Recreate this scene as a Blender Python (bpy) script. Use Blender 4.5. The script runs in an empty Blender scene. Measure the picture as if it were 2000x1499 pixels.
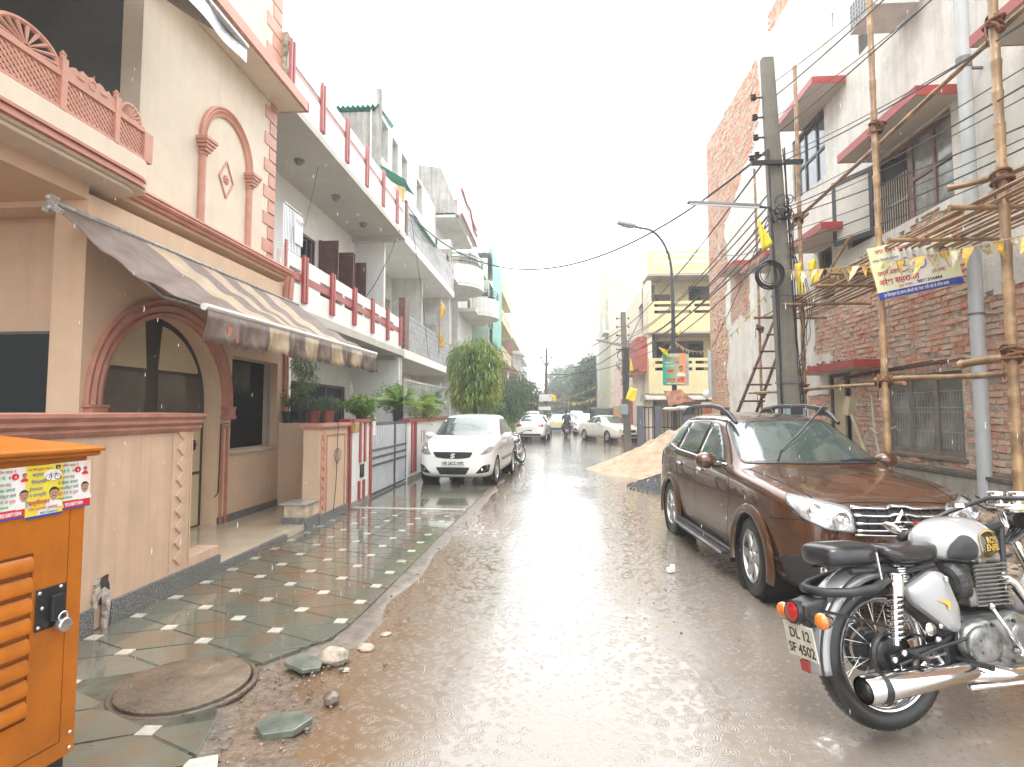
import bpy, bmesh, math, random
from mathutils import Vector, Matrix, noise
from mathutils.bvhtree import BVHTree
R=math.radians; PI=math.pi
random.seed(7)
SC=bpy.context.scene; COL=SC.collection
# ---------------------------------------------------------------- camera
cd=bpy.data.cameras.new('camera'); cam=bpy.data.objects.new('camera',cd); COL.objects.link(cam); SC.camera=cam
cd.sensor_width=36; cd.lens=1120/2000*36; cd.clip_start=.05; cd.clip_end=2000; cd.shift_y=-.0075
cam.location=(0,0,1.62); cam.rotation_euler=(R(90+3.6),0,R(4.078))
# ---------------------------------------------------------------- world and sun
w=bpy.data.worlds.new('World'); SC.world=w; w.use_nodes=True; nt=w.node_tree
sky=nt.nodes.new('ShaderNodeTexSky'); sky.sky_type='NISHITA'; sky.sun_disc=False
sky.sun_elevation=R(62); sky.sun_rotation=R(20); sky.air_density=1.0; sky.dust_density=6.0; sky.ozone_density=1.0
hs=nt.nodes.new('ShaderNodeHueSaturation'); hs.inputs['Saturation'].default_value=.1
nt.links.new(sky.outputs[0],hs.inputs['Color']); bg=nt.nodes['Background']
cl=nt.nodes.new('ShaderNodeMix'); cl.data_type='RGBA'; cl.inputs[0].default_value=.75; cl.inputs[7].default_value=(6.3,6.5,6.7,1)   # flat cloud deck over the clear sky
nt.links.new(hs.outputs[0],cl.inputs[6]); nt.links.new(cl.outputs[2],bg.inputs[0])
bg.inputs[1].default_value=.15
sl=bpy.data.lights.new('sun','SUN'); sl.energy=1.0; sl.angle=R(30); sl.color=(1,.97,.92)
so=bpy.data.objects.new('sun',sl); COL.objects.link(so); so.rotation_euler=(R(28),0,R(-20))
SC.view_settings.view_transform='Standard'; SC.view_settings.look='None'; SC.view_settings.gamma=1; SC.view_settings.exposure=1.88
SC.cycles.max_bounces=6; SC.cycles.diffuse_bounces=3; SC.cycles.glossy_bounces=3; SC.cycles.transmission_bounces=4
SC.cycles.volume_bounces=0; SC.cycles.sample_clamp_indirect=6; SC.cycles.use_denoising=True; SC.cycles.volume_max_steps=64
# ---------------------------------------------------------------- materials
def nmat(name):
    m=bpy.data.materials.new(name); m.use_nodes=True; t=m.node_tree
    return m,t,t.nodes,t.links,t.nodes['Principled BSDF']
def tex(nd,lk,kind,scale=1,vec=None,**k):
    n=nd.new(kind)
    if 'Scale' in n.inputs: n.inputs['Scale'].default_value=scale
    for a,b in k.items():
        if a in n.inputs: n.inputs[a].default_value=b
        else: setattr(n,a,b)
    if vec is not None: lk.new(vec,n.inputs['Vector'])
    return n
def mapping(nd,lk,src,scale=(1,1,1),loc=(0,0,0),rot=(0,0,0)):
    m=nd.new('ShaderNodeMapping'); m.inputs['Scale'].default_value=scale; m.inputs['Location'].default_value=loc; m.inputs['Rotation'].default_value=rot
    lk.new(src,m.inputs['Vector']); return m.outputs[0]
def ramp(nd,lk,src,stops):
    r=nd.new('ShaderNodeValToRGB'); e=r.color_ramp.elements
    while len(e)<len(stops): e.new(.5)
    for x,(p,c) in zip(e,stops):
        x.position=p; x.color=(c,c,c,1) if isinstance(c,(int,float)) else (*c,1)
    lk.new(src,r.inputs[0]); return r.outputs[0]
def mix(nd,lk,f,a,b,mode='MIX'):
    n=nd.new('ShaderNodeMix'); n.data_type='RGBA'; n.blend_type=mode
    for i,v in ((0,f),(6,a),(7,b)):
        if isinstance(v,(int,float)): n.inputs[i].default_value=v if i==0 else (v,v,v,1)
        elif isinstance(v,tuple): n.inputs[i].default_value=(*v,1)
        else: lk.new(v,n.inputs[i])
    return n.outputs[2]
def mth(nd,lk,op,a,b=0,c=0):
    n=nd.new('ShaderNodeMath'); n.operation=op
    for i,v in enumerate((a,b,c)):
        if isinstance(v,(int,float)): n.inputs[i].default_value=v
        else: lk.new(v,n.inputs[i])
    return n.outputs[0]
def bump(nd,lk,h,strength=.3,dist=.01,prev=None):
    n=nd.new('ShaderNodeBump'); n.inputs['Strength'].default_value=strength; n.inputs['Distance'].default_value=dist
    lk.new(h,n.inputs['Height'])
    if prev is not None: lk.new(prev,n.inputs['Normal'])
    return n.outputs[0]
MC={}
def M(name,col=(.5,.5,.5),rough=.6,metal=0,var=.12,vs=2.5,bmp=.0,bs=60,streak=0,dirt=None,coat=0,emit=0,bd=.004,alpha=1,trans=0,speck=0):
    if name in MC: return MC[name]
    m,t,nd,lk,p=nmat(name); co=nd.new('ShaderNodeTexCoord').outputs['Object']
    c=None
    if var or streak or dirt or speck:
        n1=tex(nd,lk,'ShaderNodeTexNoise',vs,co,Detail=6,Roughness=.65)
        lo=tuple(x*(1-var*1.6) for x in col); hi=tuple(min(1,x*(1+var)) for x in col)
        c=mix(nd,lk,ramp(nd,lk,n1.outputs[0],[(.3,0),(.7,1)]),lo,hi)
        if speck:
            n4=tex(nd,lk,'ShaderNodeTexNoise',110,co,Detail=2); c=mix(nd,lk,ramp(nd,lk,n4.outputs[0],[(.5,0),(.62,1)]),c,tuple(min(1,x*(1+speck)+.05*speck) for x in col))
        if streak:
            n2=tex(nd,lk,'ShaderNodeTexNoise',1,mapping(nd,lk,co,(9,9,.55)),Detail=5,Roughness=.6)
            c=mix(nd,lk,mth(nd,lk,'MULTIPLY',ramp(nd,lk,n2.outputs[0],[(.45,0),(.75,1)]),streak),c,tuple(x*.5 for x in (dirt or col)))
        if dirt:
            n3=tex(nd,lk,'ShaderNodeTexNoise',1.1,co,Detail=9,Roughness=.72)
            c=mix(nd,lk,ramp(nd,lk,n3.outputs[0],[(.5,0),(.72,.75)]),c,dirt)
        lk.new(c,p.inputs['Base Color'])
    else: p.inputs['Base Color'].default_value=(*col,1)
    p.inputs['Roughness'].default_value=rough; p.inputs['Metallic'].default_value=metal
    if coat: p.inputs['Coat Weight'].default_value=coat; p.inputs['Coat Roughness'].default_value=.04
    if bmp:
        b=tex(nd,lk,'ShaderNodeTexNoise',bs,co,Detail=5,Roughness=.6); lk.new(bump(nd,lk,b.outputs[0],bmp,bd),p.inputs['Normal'])
    if trans: p.inputs['Transmission Weight'].default_value=trans
    if alpha<1: p.inputs['Alpha'].default_value=alpha
    MC[name]=m; return m
# ---------------------------------------------------------------- mesh builder
class B:
    def __init__(s): s.v=[]; s.f=[]
    def add(s,v,f):
        k=len(s.v); s.v+=[tuple(x) for x in v]; s.f+=[tuple(i+k for i in q) for q in f]; return s
    def box(s,x0,x1,y0,y1,z0,z1):
        return s.add([(x,y,z) for x in (x0,x1) for y in (y0,y1) for z in (z0,z1)],[(0,1,3,2),(4,6,7,5),(0,4,5,1),(2,3,7,6),(0,2,6,4),(1,5,7,3)])
    def cbox(s,c,d,rot=None):
        m=Matrix.Translation(c)@(rot.to_4x4() if rot else Matrix())
        return s.add([m@Vector((x*d[0]/2,y*d[1]/2,z*d[2]/2)) for x in (-1,1) for y in (-1,1) for z in (-1,1)],[(0,1,3,2),(4,6,7,5),(0,4,5,1),(2,3,7,6),(0,2,6,4),(1,5,7,3)])
    def prism(s,poly,ax,d0,d1):
        P={'x':lambda a,b,d:(d,a,b),'y':lambda a,b,d:(a,d,b),'z':lambda a,b,d:(a,b,d)}[ax]; n=len(poly)
        return s.add([P(a,b,d0) for a,b in poly]+[P(a,b,d1) for a,b in poly],[tuple(range(n))[::-1],tuple(range(n,2*n))]+[(i,(i+1)%n,n+(i+1)%n,n+i) for i in range(n)])
    def tube(s,pts,r,n=8,cap=True):
        pts=[Vector(p) for p in pts]; k=len(pts); rs=r if isinstance(r,(list,tuple)) else [r]*k; V=[];F=[]; u=None
        for i,p in enumerate(pts):
            t=(pts[min(i+1,k-1)]-pts[max(i-1,0)]).normalized()
            if u is None: u=t.orthogonal().normalized()
            u=(u-t*u.dot(t)); u=u.normalized() if u.length>1e-6 else t.orthogonal().normalized()
            w=t.cross(u)
            V+=[p+(u*math.cos(2*PI*j/n)+w*math.sin(2*PI*j/n))*rs[i] for j in range(n)]
        for i in range(k-1): F+=[(i*n+j,i*n+(j+1)%n,(i+1)*n+(j+1)%n,(i+1)*n+j) for j in range(n)]
        if cap: F+=[tuple(range(n))[::-1],tuple((k-1)*n+j for j in range(n))]
        return s.add(V,F)
    def lathe(s,prof,c=(0,0,0),axis=(0,0,1),n=24,cap=True,a0=0,a1=2*PI):
        a=Vector(axis).normalized(); u=a.orthogonal().normalized(); w=a.cross(u); c=Vector(c); V=[];F=[]; k=len(prof); full=abs(a1-a0-2*PI)<1e-6; m=n if full else n+1
        for r,h in prof: V+=[c+a*h+(u*math.cos(a0+(a1-a0)*j/n)+w*math.sin(a0+(a1-a0)*j/n))*r for j in range(m)]
        for i in range(k-1): F+=[(i*m+j,i*m+(j+1)%m,(i+1)*m+(j+1)%m,(i+1)*m+j) for j in range(n)]
        if cap and full: F+=[tuple(range(m))[::-1],tuple((k-1)*m+j for j in range(m))]
        return s.add(V,F)
    def ball(s,c,r,nu=12,nv=8,rot=None):
        r=(r,r,r) if isinstance(r,(int,float)) else r; V=[];F=[]
        for i in range(nv+1):
            th=PI*i/nv
            for j in range(nu):
                q=Vector((r[0]*math.sin(th)*math.cos(2*PI*j/nu),r[1]*math.sin(th)*math.sin(2*PI*j/nu),r[2]*math.cos(th)))
                V.append(Vector(c)+(rot@q if rot else q))
        for i in range(nv): F+=[(i*nu+j,(i+1)*nu+j,(i+1)*nu+(j+1)%nu,i*nu+(j+1)%nu) for j in range(nu)]
        return s.add(V,F)
    def grid(s,fn,nu,nv):
        V=[fn(i/nu,j/nv) for i in range(nu+1) for j in range(nv+1)]; m=nv+1
        return s.add(V,[(i*m+j,(i+1)*m+j,(i+1)*m+j+1,i*m+j+1) for i in range(nu) for j in range(nv)])
    def torus(s,c,Rr,r,axis=(0,0,1),n=32,m=8,a0=0,a1=2*PI):
        a=Vector(axis).normalized(); u=a.orthogonal().normalized(); w=a.cross(u); c=Vector(c)
        k=n if abs(a1-a0-2*PI)<1e-6 else n+1
        V=[c+(u*math.cos(t)+w*math.sin(t))*(Rr+r*math.cos(q))+a*r*math.sin(q) for t in [a0+(a1-a0)*i/n for i in range(k)] for q in [2*PI*j/m for j in range(m)]]
        return s.add(V,[(i*m+j,((i+1)%k)*m+j,((i+1)%k)*m+(j+1)%m,i*m+(j+1)%m) for i in range(n) for j in range(m)])
    def wall(s,ax,us,ue,zs,ze,d0,d1,holes=()):
        # slab in plane ax between d0 and d1 with rectangular holes (u0,u1,z0,z1)
        U=sorted({us,ue,*[h[0] for h in holes],*[h[1] for h in holes]}); Z=sorted({zs,ze,*[h[2] for h in holes],*[h[3] for h in holes]})
        U=[u for u in U if us<=u<=ue]; Z=[z for z in Z if zs<=z<=ze]
        def P(u,z,d): return (d,u,z) if ax=='x' else (u,d,z)
        def fill(i,j):
            if not(0<=i<len(U)-1 and 0<=j<len(Z)-1): return False
            u=(U[i]+U[i+1])/2; z=(Z[j]+Z[j+1])/2
            return not any(h[0]<u<h[1] and h[2]<z<h[3] for h in holes)
        for i in range(len(U)-1):
            for j in range(len(Z)-1):
                if not fill(i,j): continue
                a,b,c,d=U[i],U[i+1],Z[j],Z[j+1]
                s.add([P(a,c,d0),P(b,c,d0),P(b,d,d0),P(a,d,d0)],[(0,1,2,3)]); s.add([P(a,c,d1),P(b,c,d1),P(b,d,d1),P(a,d,d1)],[(3,2,1,0)])
                if not fill(i-1,j): s.add([P(a,c,d0),P(a,d,d0),P(a,d,d1),P(a,c,d1)],[(0,1,2,3)])
                if not fill(i+1,j): s.add([P(b,c,d0),P(b,d,d0),P(b,d,d1),P(b,c,d1)],[(3,2,1,0)])
                if not fill(i,j-1): s.add([P(a,c,d0),P(b,c,d0),P(b,c,d1),P(a,c,d1)],[(3,2,1,0)])
                if not fill(i,j+1): s.add([P(a,d,d0),P(b,d,d0),P(b,d,d1),P(a,d,d1)],[(0,1,2,3)])
        return s
    def xf(s,m,k=0):
        s.v[k:]=[tuple(m@Vector(v)) for v in s.v[k:]]; return s
    def build(s,name,mat,parent=None,smooth=False,bevel=0,weld=False):
        off=ORG.get(parent.name,Vector()) if parent else Vector()
        me=bpy.data.meshes.new(name); me.from_pydata([tuple(Vector(v)-off) for v in s.v],[],s.f)
        if isinstance(mat,bpy.types.Material): me.materials.append(mat)
        o=bpy.data.objects.new(name,me); COL.objects.link(o)
        if parent: o.parent=parent; ORG[o.name]=off
        bm=bmesh.new(); bm.from_mesh(me)
        if weld: bmesh.ops.remove_doubles(bm,verts=bm.verts,dist=1e-5)
        bmesh.ops.recalc_face_normals(bm,faces=bm.faces); bm.to_mesh(me); bm.free()
        if smooth:
            me.shade_smooth()
            if smooth is not True: smooth_by_angle(me,smooth)
        if bevel:
            b=o.modifiers.new('bevel','BEVEL'); b.width=bevel; b.segments=2; b.limit_method='ANGLE'; b.angle_limit=R(40)
        return o
def smooth_by_angle(me,deg):
    bm=bmesh.new(); bm.from_mesh(me); a=R(deg)
    for e in bm.edges:
        e.smooth = not(len(e.link_faces)==2 and e.calc_face_angle(0)>a)
    bm.to_mesh(me); bm.free()
ORG={}
def tag(o,label=None,cat=None,group=None,kind=None):
    if label: o['label']=label
    if cat: o['category']=cat
    if group: o['group']=group
    if kind: o['kind']=kind
    return o
def thing(name,label,cat,loc=(0,0,0),group=None,world=True):
    o=bpy.data.objects.new(name,None); COL.objects.link(o); o.empty_display_size=.1
    if world: o.location=loc; ORG[o.name]=Vector(loc)
    else: ORG[o.name]=Vector()
    return tag(o,label,cat,group)
def kids(o): return [c for c in bpy.data.objects if c.parent==o]
def copy_tree(o,parent=None,label=None):
    c=o.copy(); COL.objects.link(c)
    if parent: c.parent=parent
    if label: c['label']=label
    for ch in kids(o): copy_tree(ch,c)
    return c
def place(o,loc,rz=0,sc=1,rx=0,ry=0):
    o.location=loc; o.rotation_euler=(rx,ry,rz); o.scale=(sc,sc,sc); return o
def one(b,name,mat,label,cat,group=None,kind=None,**k):   # a thing that is a single mesh, origin at its base
    v=b.v; c=Vector((sum(x[0] for x in v)/len(v),sum(x[1] for x in v)/len(v),min(x[2] for x in v)))
    b.v=[tuple(Vector(x)-c) for x in v]; o=b.build(name,mat,**k); o.location=c; return tag(o,label,cat,group,kind)
def lettering(s,size,mat,mx,parent,name='lettering',align='LEFT',sx=1,off=0,ext=.0006):
    cu=bpy.data.curves.new('tmp','FONT'); cu.body=s; cu.size=size; cu.extrude=ext; cu.align_x=align; cu.offset=off; cu.resolution_u=3
    t=bpy.data.objects.new('tmp',cu); COL.objects.link(t); dg=bpy.context.evaluated_depsgraph_get()
    me=bpy.data.meshes.new_from_object(t.evaluated_get(dg)); bpy.data.objects.remove(t)
    off_=ORG.get(parent.name,Vector()) if parent else Vector()
    me.transform(Matrix.Translation(-off_)@mx@Matrix.Scale(sx,4,(1,0,0))); me.materials.clear(); me.materials.append(mat); me.name=name
    o=bpy.data.objects.new(name,me); COL.objects.link(o); o.parent=parent; ORG[o.name]=off_; return o
def frame(o,x,y,z=None):   # matrix with origin o, axes x,y
    x=Vector(x).normalized(); y=Vector(y); z=x.cross(y).normalized(); y=z.cross(x)
    m=Matrix((x,y,z)).transposed().to_4x4(); m.translation=o; return m
def sag(a,b,s,n=14):
    a=Vector(a);b=Vector(b); return [a.lerp(b,i/n)-Vector((0,0,4*s*(i/n)*(1-i/n))) for i in range(n+1)]
def rag(pts,amp=.04,step=.08,seed=0):    # ragged closed outline
    rn=random.Random(seed); out=[]; n=len(pts)
    for i in range(n):
        a=Vector(pts[i]); b=Vector(pts[(i+1)%n]); k=max(1,int((b-a).length/step)); d=(b-a); nn=Vector((-d.y,d.x)).normalized() if d.length>0 else Vector((0,0))
        for j in range(k):
            p=a.lerp(b,j/k); 
            if 0<j: p=p+nn*(rn.uniform(-amp,amp)+amp*1.2*math.sin(j*.7+seed))
            out.append((p.x,p.y))
    return out
# ================================================================ ground
def road_mat():
    m,t,nd,lk,p=nmat('wet_road'); co=nd.new('ShaderNodeTexCoord').outputs['Object']
    sx=nd.new('ShaderNodeSeparateXYZ'); lk.new(co,sx.inputs[0]); X,Y=sx.outputs[0],sx.outputs[1]
    big=tex(nd,lk,'ShaderNodeTexNoise',.45,co,Detail=8,Roughness=.62).outputs[0]
    fine=tex(nd,lk,'ShaderNodeTexNoise',38,co,Detail=6,Roughness=.7).outputs[0]
    grit=tex(nd,lk,'ShaderNodeTexVoronoi',85,co).outputs[0]
    asph=mix(nd,lk,fine,(.15,.128,.104),(.235,.205,.17)); 
    mud=mix(nd,lk,fine,(.12,.073,.040),(.185,.12,.072))
    # mud lies along both edges of the carriageway and in the near left hollow
    c1=mth(nd,lk,'ABSOLUTE',mth(nd,lk,'SUBTRACT',X,mth(nd,lk,'MULTIPLY_ADD',Y,-.022,.75)))
    e=mth(nd,lk,'MULTIPLY_ADD',c1,.62,mth(nd,lk,'MULTIPLY_ADD',big,1.3,-.98))
    mk=ramp(nd,lk,e,[(.34,.0),(.78,1)])
    col=mix(nd,lk,mk,asph,mud)
    # a patch of bare bitumen close to the camera
    dv=nd.new('ShaderNodeVectorMath'); dv.operation='DISTANCE'; lk.new(co,dv.inputs[0]); dv.inputs[1].default_value=(.1,2.25,0)
    pk=ramp(nd,lk,mth(nd,lk,'ADD',dv.outputs['Value'],mth(nd,lk,'MULTIPLY',big,.9)),[(.75,1),(.95,0)])
    col=mix(nd,lk,pk,col,mix(nd,lk,grit,(.012,.012,.012),(.09,.085,.075)))
    lk.new(col,p.inputs['Base Color'])
    # puddled water: smooth nearly everywhere, grainy where the bitumen pokes through
    dry=ramp(nd,lk,tex(nd,lk,'ShaderNodeTexNoise',.8,mapping(nd,lk,co,(1.2,.5,1),(3,1,0)),Detail=9,Roughness=.7).outputs[0],[(.60,0),(.72,1)])
    dry=mth(nd,lk,'MAXIMUM',dry,pk)
    rg=mix(nd,lk,dry,.06,.3); lk.new(rg,p.inputs['Roughness'])
    # rain rings, three sizes
    def rings(sc,off,freq,cut,wd):
        v=tex(nd,lk,'ShaderNodeTexVoronoi',sc,mapping(nd,lk,co,(1,1,0),off)); v.voronoi_dimensions='2D'
        d=v.outputs['Distance']; rnd=nd.new('ShaderNodeSeparateColor'); lk.new(v.outputs['Color'],rnd.inputs[0])
        rad=mth(nd,lk,'MULTIPLY',rnd.outputs[0],cut)                     # ring radius of this drop
        u=mth(nd,lk,'SUBTRACT',d,rad); env=mth(nd,lk,'MAXIMUM',mth(nd,lk,'SUBTRACT',1,mth(nd,lk,'ABSOLUTE',mth(nd,lk,'DIVIDE',u,wd))),0)
        return mth(nd,lk,'MULTIPLY',mth(nd,lk,'SINE',mth(nd,lk,'MULTIPLY',u,freq)),mth(nd,lk,'MULTIPLY',env,mth(nd,lk,'SUBTRACT',1.1,rnd.outputs[0])))
    h=mth(nd,lk,'ADD',rings(6,(0,0,0),60,.48,.16),rings(9,(3.3,1.7,0),45,.45,.2))
    h=mth(nd,lk,'ADD',h,mth(nd,lk,'MULTIPLY',rings(15,(7.3,4.1,0),38,.42,.24),.7))
    rip=mth(nd,lk,'MULTIPLY',tex(nd,lk,'ShaderNodeTexNoise',30,mapping(nd,lk,co,(1,.6,1)),Detail=3,Roughness=.55,Distortion=.4).outputs[0],.4)
    h=mth(nd,lk,'ADD',h,rip)
    wet=mth(nd,lk,'SUBTRACT',1,mth(nd,lk,'MULTIPLY',dry,.8)); b1=bump(nd,lk,mth(nd,lk,'MULTIPLY',h,wet),.25,.004)
    gr=mth(nd,lk,'ADD',mth(nd,lk,'MULTIPLY',grit,.6),fine)
    b2=bump(nd,lk,mth(nd,lk,'MULTIPLY',gr,mth(nd,lk,'MULTIPLY_ADD',dry,.9,.02)),.6,.012,b1)
    lk.new(b2,p.inputs['Normal']); p.inputs['IOR'].default_value=1.45
    p.inputs['Coat Weight'].default_value=.6; p.inputs['Coat Roughness'].default_value=.08; p.inputs['Coat IOR'].default_value=1.5; lk.new(b1,p.inputs['Coat Normal'])
    return m
ROAD=road_mat()
def slate_mat():
    m,t,nd,lk,p=nmat('wet_slate_paving'); co=nd.new('ShaderNodeTexCoord').outputs['Object']
    n=tex(nd,lk,'ShaderNodeTexNoise',1.3,co,Detail=8,Roughness=.7).outputs[0]; f=tex(nd,lk,'ShaderNodeTexNoise',9,co,Detail=8,Roughness=.7).outputs[0]
    g=nd.new('ShaderNodeObjectInfo'); at=nd.new('ShaderNodeAttribute'); at.attribute_name='shade'
    c=mix(nd,lk,f,(.085,.09,.072),(.145,.15,.118)); c=mix(nd,lk,mth(nd,lk,'MULTIPLY',at.outputs['Fac'],.8),c,(.145,.145,.105))
    c=mix(nd,lk,ramp(nd,lk,mth(nd,lk,'ADD',n,mth(nd,lk,'MULTIPLY',f,.18)),[(.57,0),(.72,.9)]),c,(.155,.088,.045))
    lk.new(c,p.inputs['Base Color']); lk.new(mix(nd,lk,ramp(nd,lk,n,[(.4,0),(.7,1)]),.06,.32),p.inputs['Roughness'])
    b=tex(nd,lk,'ShaderNodeTexNoise',30,co,Detail=6).outputs[0]; b1=bump(nd,lk,b,.12,.006)
    w=tex(nd,lk,'ShaderNodeTexNoise',5,co,Detail=2).outputs[0]; lk.new(bump(nd,lk,w,.15,.01,b1),p.inputs['Normal'])
    p.inputs['Coat Weight'].default_value=.6; p.inputs['Coat Roughness'].default_value=.05
    return m
SLATE=slate_mat(); GRAN=M('grey_granite',(.10,.10,.095),.3,var=.5,vs=60,speck=1.5,bmp=.1,bs=50)
WTILE=M('white_marble_tile',(.47,.44,.38),.12,var=.2,vs=12,dirt=(.3,.2,.13))
MUD=M('wet_rubbly_mud',(.15,.105,.07),.35,var=.35,vs=20,bmp=.8,bs=45,bd=.02)
# one sheet to the horizon, finely gridded near the camera with a gentle camber and hollows
g=B(); xs=[-300,-60,-14,-5.2]+[-5+.25*i for i in range(61)]+[10.3,14,60,300]; ys=[-60,-8]+[-2+.25*i for i in range(121)]+[30+i*3 for i in range(12)]+[70,100,160,400]
def gz(x,y):
    if abs(x)>12 or y>60 or y<-3: return -.02
    z=.012*noise.noise(Vector((x*.7,y*.5,0)))+.006*noise.noise(Vector((x*2.1,y*1.9,3)))
    if x>3.2: z+=min(.05,(x-3.2)*.08)
    if x<-1.6: z-=.03
    return z
V=[(x,y,gz(x,y)) for x in xs for y in ys]; n=len(ys)
g.add(V,[(i*n+j,(i+1)*n+j,(i+1)*n+j+1,i*n+j+1) for i in range(len(xs)-1) for j in range(n-1)])
tag(g.build('ground',ROAD,smooth=True),kind='structure')
# slate footpath: hexagonal slabs with small white tiles set in, as separate stones of one sheet
def rnd_attr(o,seed):
    rn=random.Random(seed); a=o.data.attributes.new('shade','FLOAT','FACE')
    isl={}; 
    for i,pg in enumerate(o.data.polygons): a.data[i].value=isl.setdefault(pg.vertices[0]//ISL,rn.random()) if ISL else rn.random()
PZ=.05
def edge_x(y):  # street edge of the paving
    pts=[(0,-1.85),(2.2,-1.85),(2.55,-1.62),(3.0,-1.75),(3.35,-1.95),(3.75,-1.75),(4.0,-1.52),(4.6,-1.5),(8.3,-1.42),(11.2,-1.33),(20,-1.3)]
    for (a,b),(c,d) in zip(pts,pts[1:]):
        if a<=y<=c: return b+(d-b)*(y-a)/(c-a)
    return -1.85 if y<0 else -1.3
pb=B(); cells=[]
s_=.44; rn=random.Random(3); wt=B()
bm=bmesh.new()
nx=7; ny=int(9.0/.52)
# octagon-and-dot net: slabs on a square lattice turned 45 degrees to the street
qx,qy=.40,.2175
def clip(poly,f):   # keep f(p)>=0
    out=[]
    for i in range(len(poly)):
        a,b=poly[i],poly[(i+1)%len(poly)]; fa,fb=f(a),f(b)
        if fa>=0: out.append(a)
        if (fa>=0)!=(fb>=0): t=fa/(fa-fb); out.append((a[0]+(b[0]-a[0])*t,a[1]+(b[1]-a[1])*t))
    return out
slabs=[];dots=[]
MH=(-2.13,3.28)
TW=.050
for i in range(-2,6):
    for j in range(-6,44):
        if (i+j)%2: continue
        cx=-1.6-i*qx; cy=.19+j*qy
        vs=[(cx+qx,cy),(cx,cy+qy),(cx-qx,cy),(cx,cy-qy)]; oc=[]
        for k in range(4):
            v=vs[k]
            for n_ in (vs[k-1],vs[(k+1)%4]):
                sx_=1 if n_[0]>v[0] else -1; sy_=1 if n_[1]>v[1] else -1
                # where the slab edge leaves the inset tile
                if k%2==0: oc.append((v[0]+sx_*TW,v[1]+sy_*TW*.62))
                else: oc.append((v[0]+sx_*TW,v[1]+sy_*TW*.62+sy_*.02))
        slabs.append((cx,cy,oc)); dots.append((cx+qx,cy))
def dome(v,i,lo,hi): return lo<=v<=hi
def put(poly,z0,z1,bb):
    poly=clip(poly,lambda p:p[0]+3.3); poly=clip(poly,lambda p:9.22-p[1]) if len(poly)>2 else poly
    return poly
dd=set()
for cx,cy,oc in slabs:
    if cy>9.6 or cy<-1.2: continue
    oc=clip(oc,lambda p:p[0]+3.3)
    if len(oc)>2: oc=clip(oc,lambda p:9.25-p[1])
    if len(oc)>2: oc=clip(oc,lambda p:edge_x(p[1])-p[0])
    if len(oc)>2:
        mcx=sum(p[0] for p in oc)/len(oc); mcy=sum(p[1] for p in oc)/len(oc)
        if (mcx-MH[0])**2+(mcy-MH[1])**2<.3**2: continue
        oc=[(p[0]+(mcx-p[0])*.0012,p[1]+(mcy-p[1])*.0012) for p in oc]
        # keep clear of the manhole
        oc2=[]
        for px,py in oc:
            d=math.hypot(px-MH[0],py-MH[1])
            if d<.37: px,py=MH[0]+(px-MH[0])/max(d,.01)*.37,MH[1]+(py-MH[1])/max(d,.01)*.37
            oc2.append((px,py))
        dz=rn.uniform(-.001,.001); pb.prism(oc2,'z',.0,PZ+dz)
rn=random.Random(8)
for cx,cy in dots:
    if rn.random()<.04: continue
    if not(-3.28<cx-.05 and cy<9.1 and cx+.06<edge_x(cy)) or (cx-MH[0])**2+(cy-MH[1])**2<.42**2: continue
    e=TW*.95; ra=rn.uniform(-.12,.12); wt.prism([(cx+e*math.cos(k*PI/2+PI/4+ra)*1.3,cy+e*math.sin(k*PI/2+PI/4+ra)*1.3) for k in range(4)],'z',.01,PZ+.002+rn.uniform(-.001,.002))
bed=B(); P_=[(edge_x(y)-.02,y) for y in [i*.25-1 for i in range(42)]]; bed.prism([(-4.8,-1)]+P_+[(-4.8,9.25)],'z',-.05,PZ-.0035)
fp=bed.build('footpath',M('joint_mortar',(.075,.08,.06),.15,var=.3,vs=8)); tag(fp,kind='structure')
o=pb.build('slate_slabs',SLATE,fp,bevel=.0012); ISL=16
a=o.data.attributes.new('shade','FLOAT','POINT'); rn=random.Random(5)
for i,vv in enumerate(o.data.vertices): a.data[i].value=abs(noise.noise(Vector((round(vv.co.x/.5),round(vv.co.y/.5),1.3))*7.7))
wt.build('white_inset_tiles',WTILE,fp)
# beyond the white line: larger plain slate sheet, up to the parked cars
s2=B(); s2.prism([(-3.3,9.4)]+[(edge_x(y),y) for y in (9.4,11.2,20)]+[(-1.3,26),(-3.3,26)],'z',-.05,PZ)
tag(s2.build('footpath',SLATE),kind='structure')
wl=B(); wl.prism([(-3.3,9.27),(-1.4,9.2),(-1.4,9.34),(-3.3,9.39)],'z',.0,PZ+.006); wl.build('white_marble_strip',WTILE,fp)
# crumbled cement edge between paving and road
ce=B(); rn=random.Random(11)
P1=[];P2=[]
for i in range(90):
    y=2.0+i*.2; x=edge_x(y); P1.append((x-.03,y)); P2.append((x+.16+.12*noise.noise(Vector((0,y*1.3,0)))+.05*noise.noise(Vector((0,y*5,0))),y))
V=[];F=[]
for i,(a,b) in enumerate(zip(P1,P2)):
    for k in range(6):
        t=k/5; V.append((a[0]+(b[0]-a[0])*t,a[1],(.03*(1-t)**1.0+.012*noise.noise(Vector((t*6,a[1]*7,2))))*(1) -.012*(t>.9)+.003))
for i in range(89):
    for k in range(5): F.append((i*6+k,i*6+k+1,(i+1)*6+k+1,(i+1)*6+k))
ce.add(V,F); tag(ce.build('road_edge',M('broken_cement',(.14,.11,.08),.3,var=.4,vs=9,bmp=.5,bs=30,bd=.015),smooth=True),kind='structure')
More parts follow.
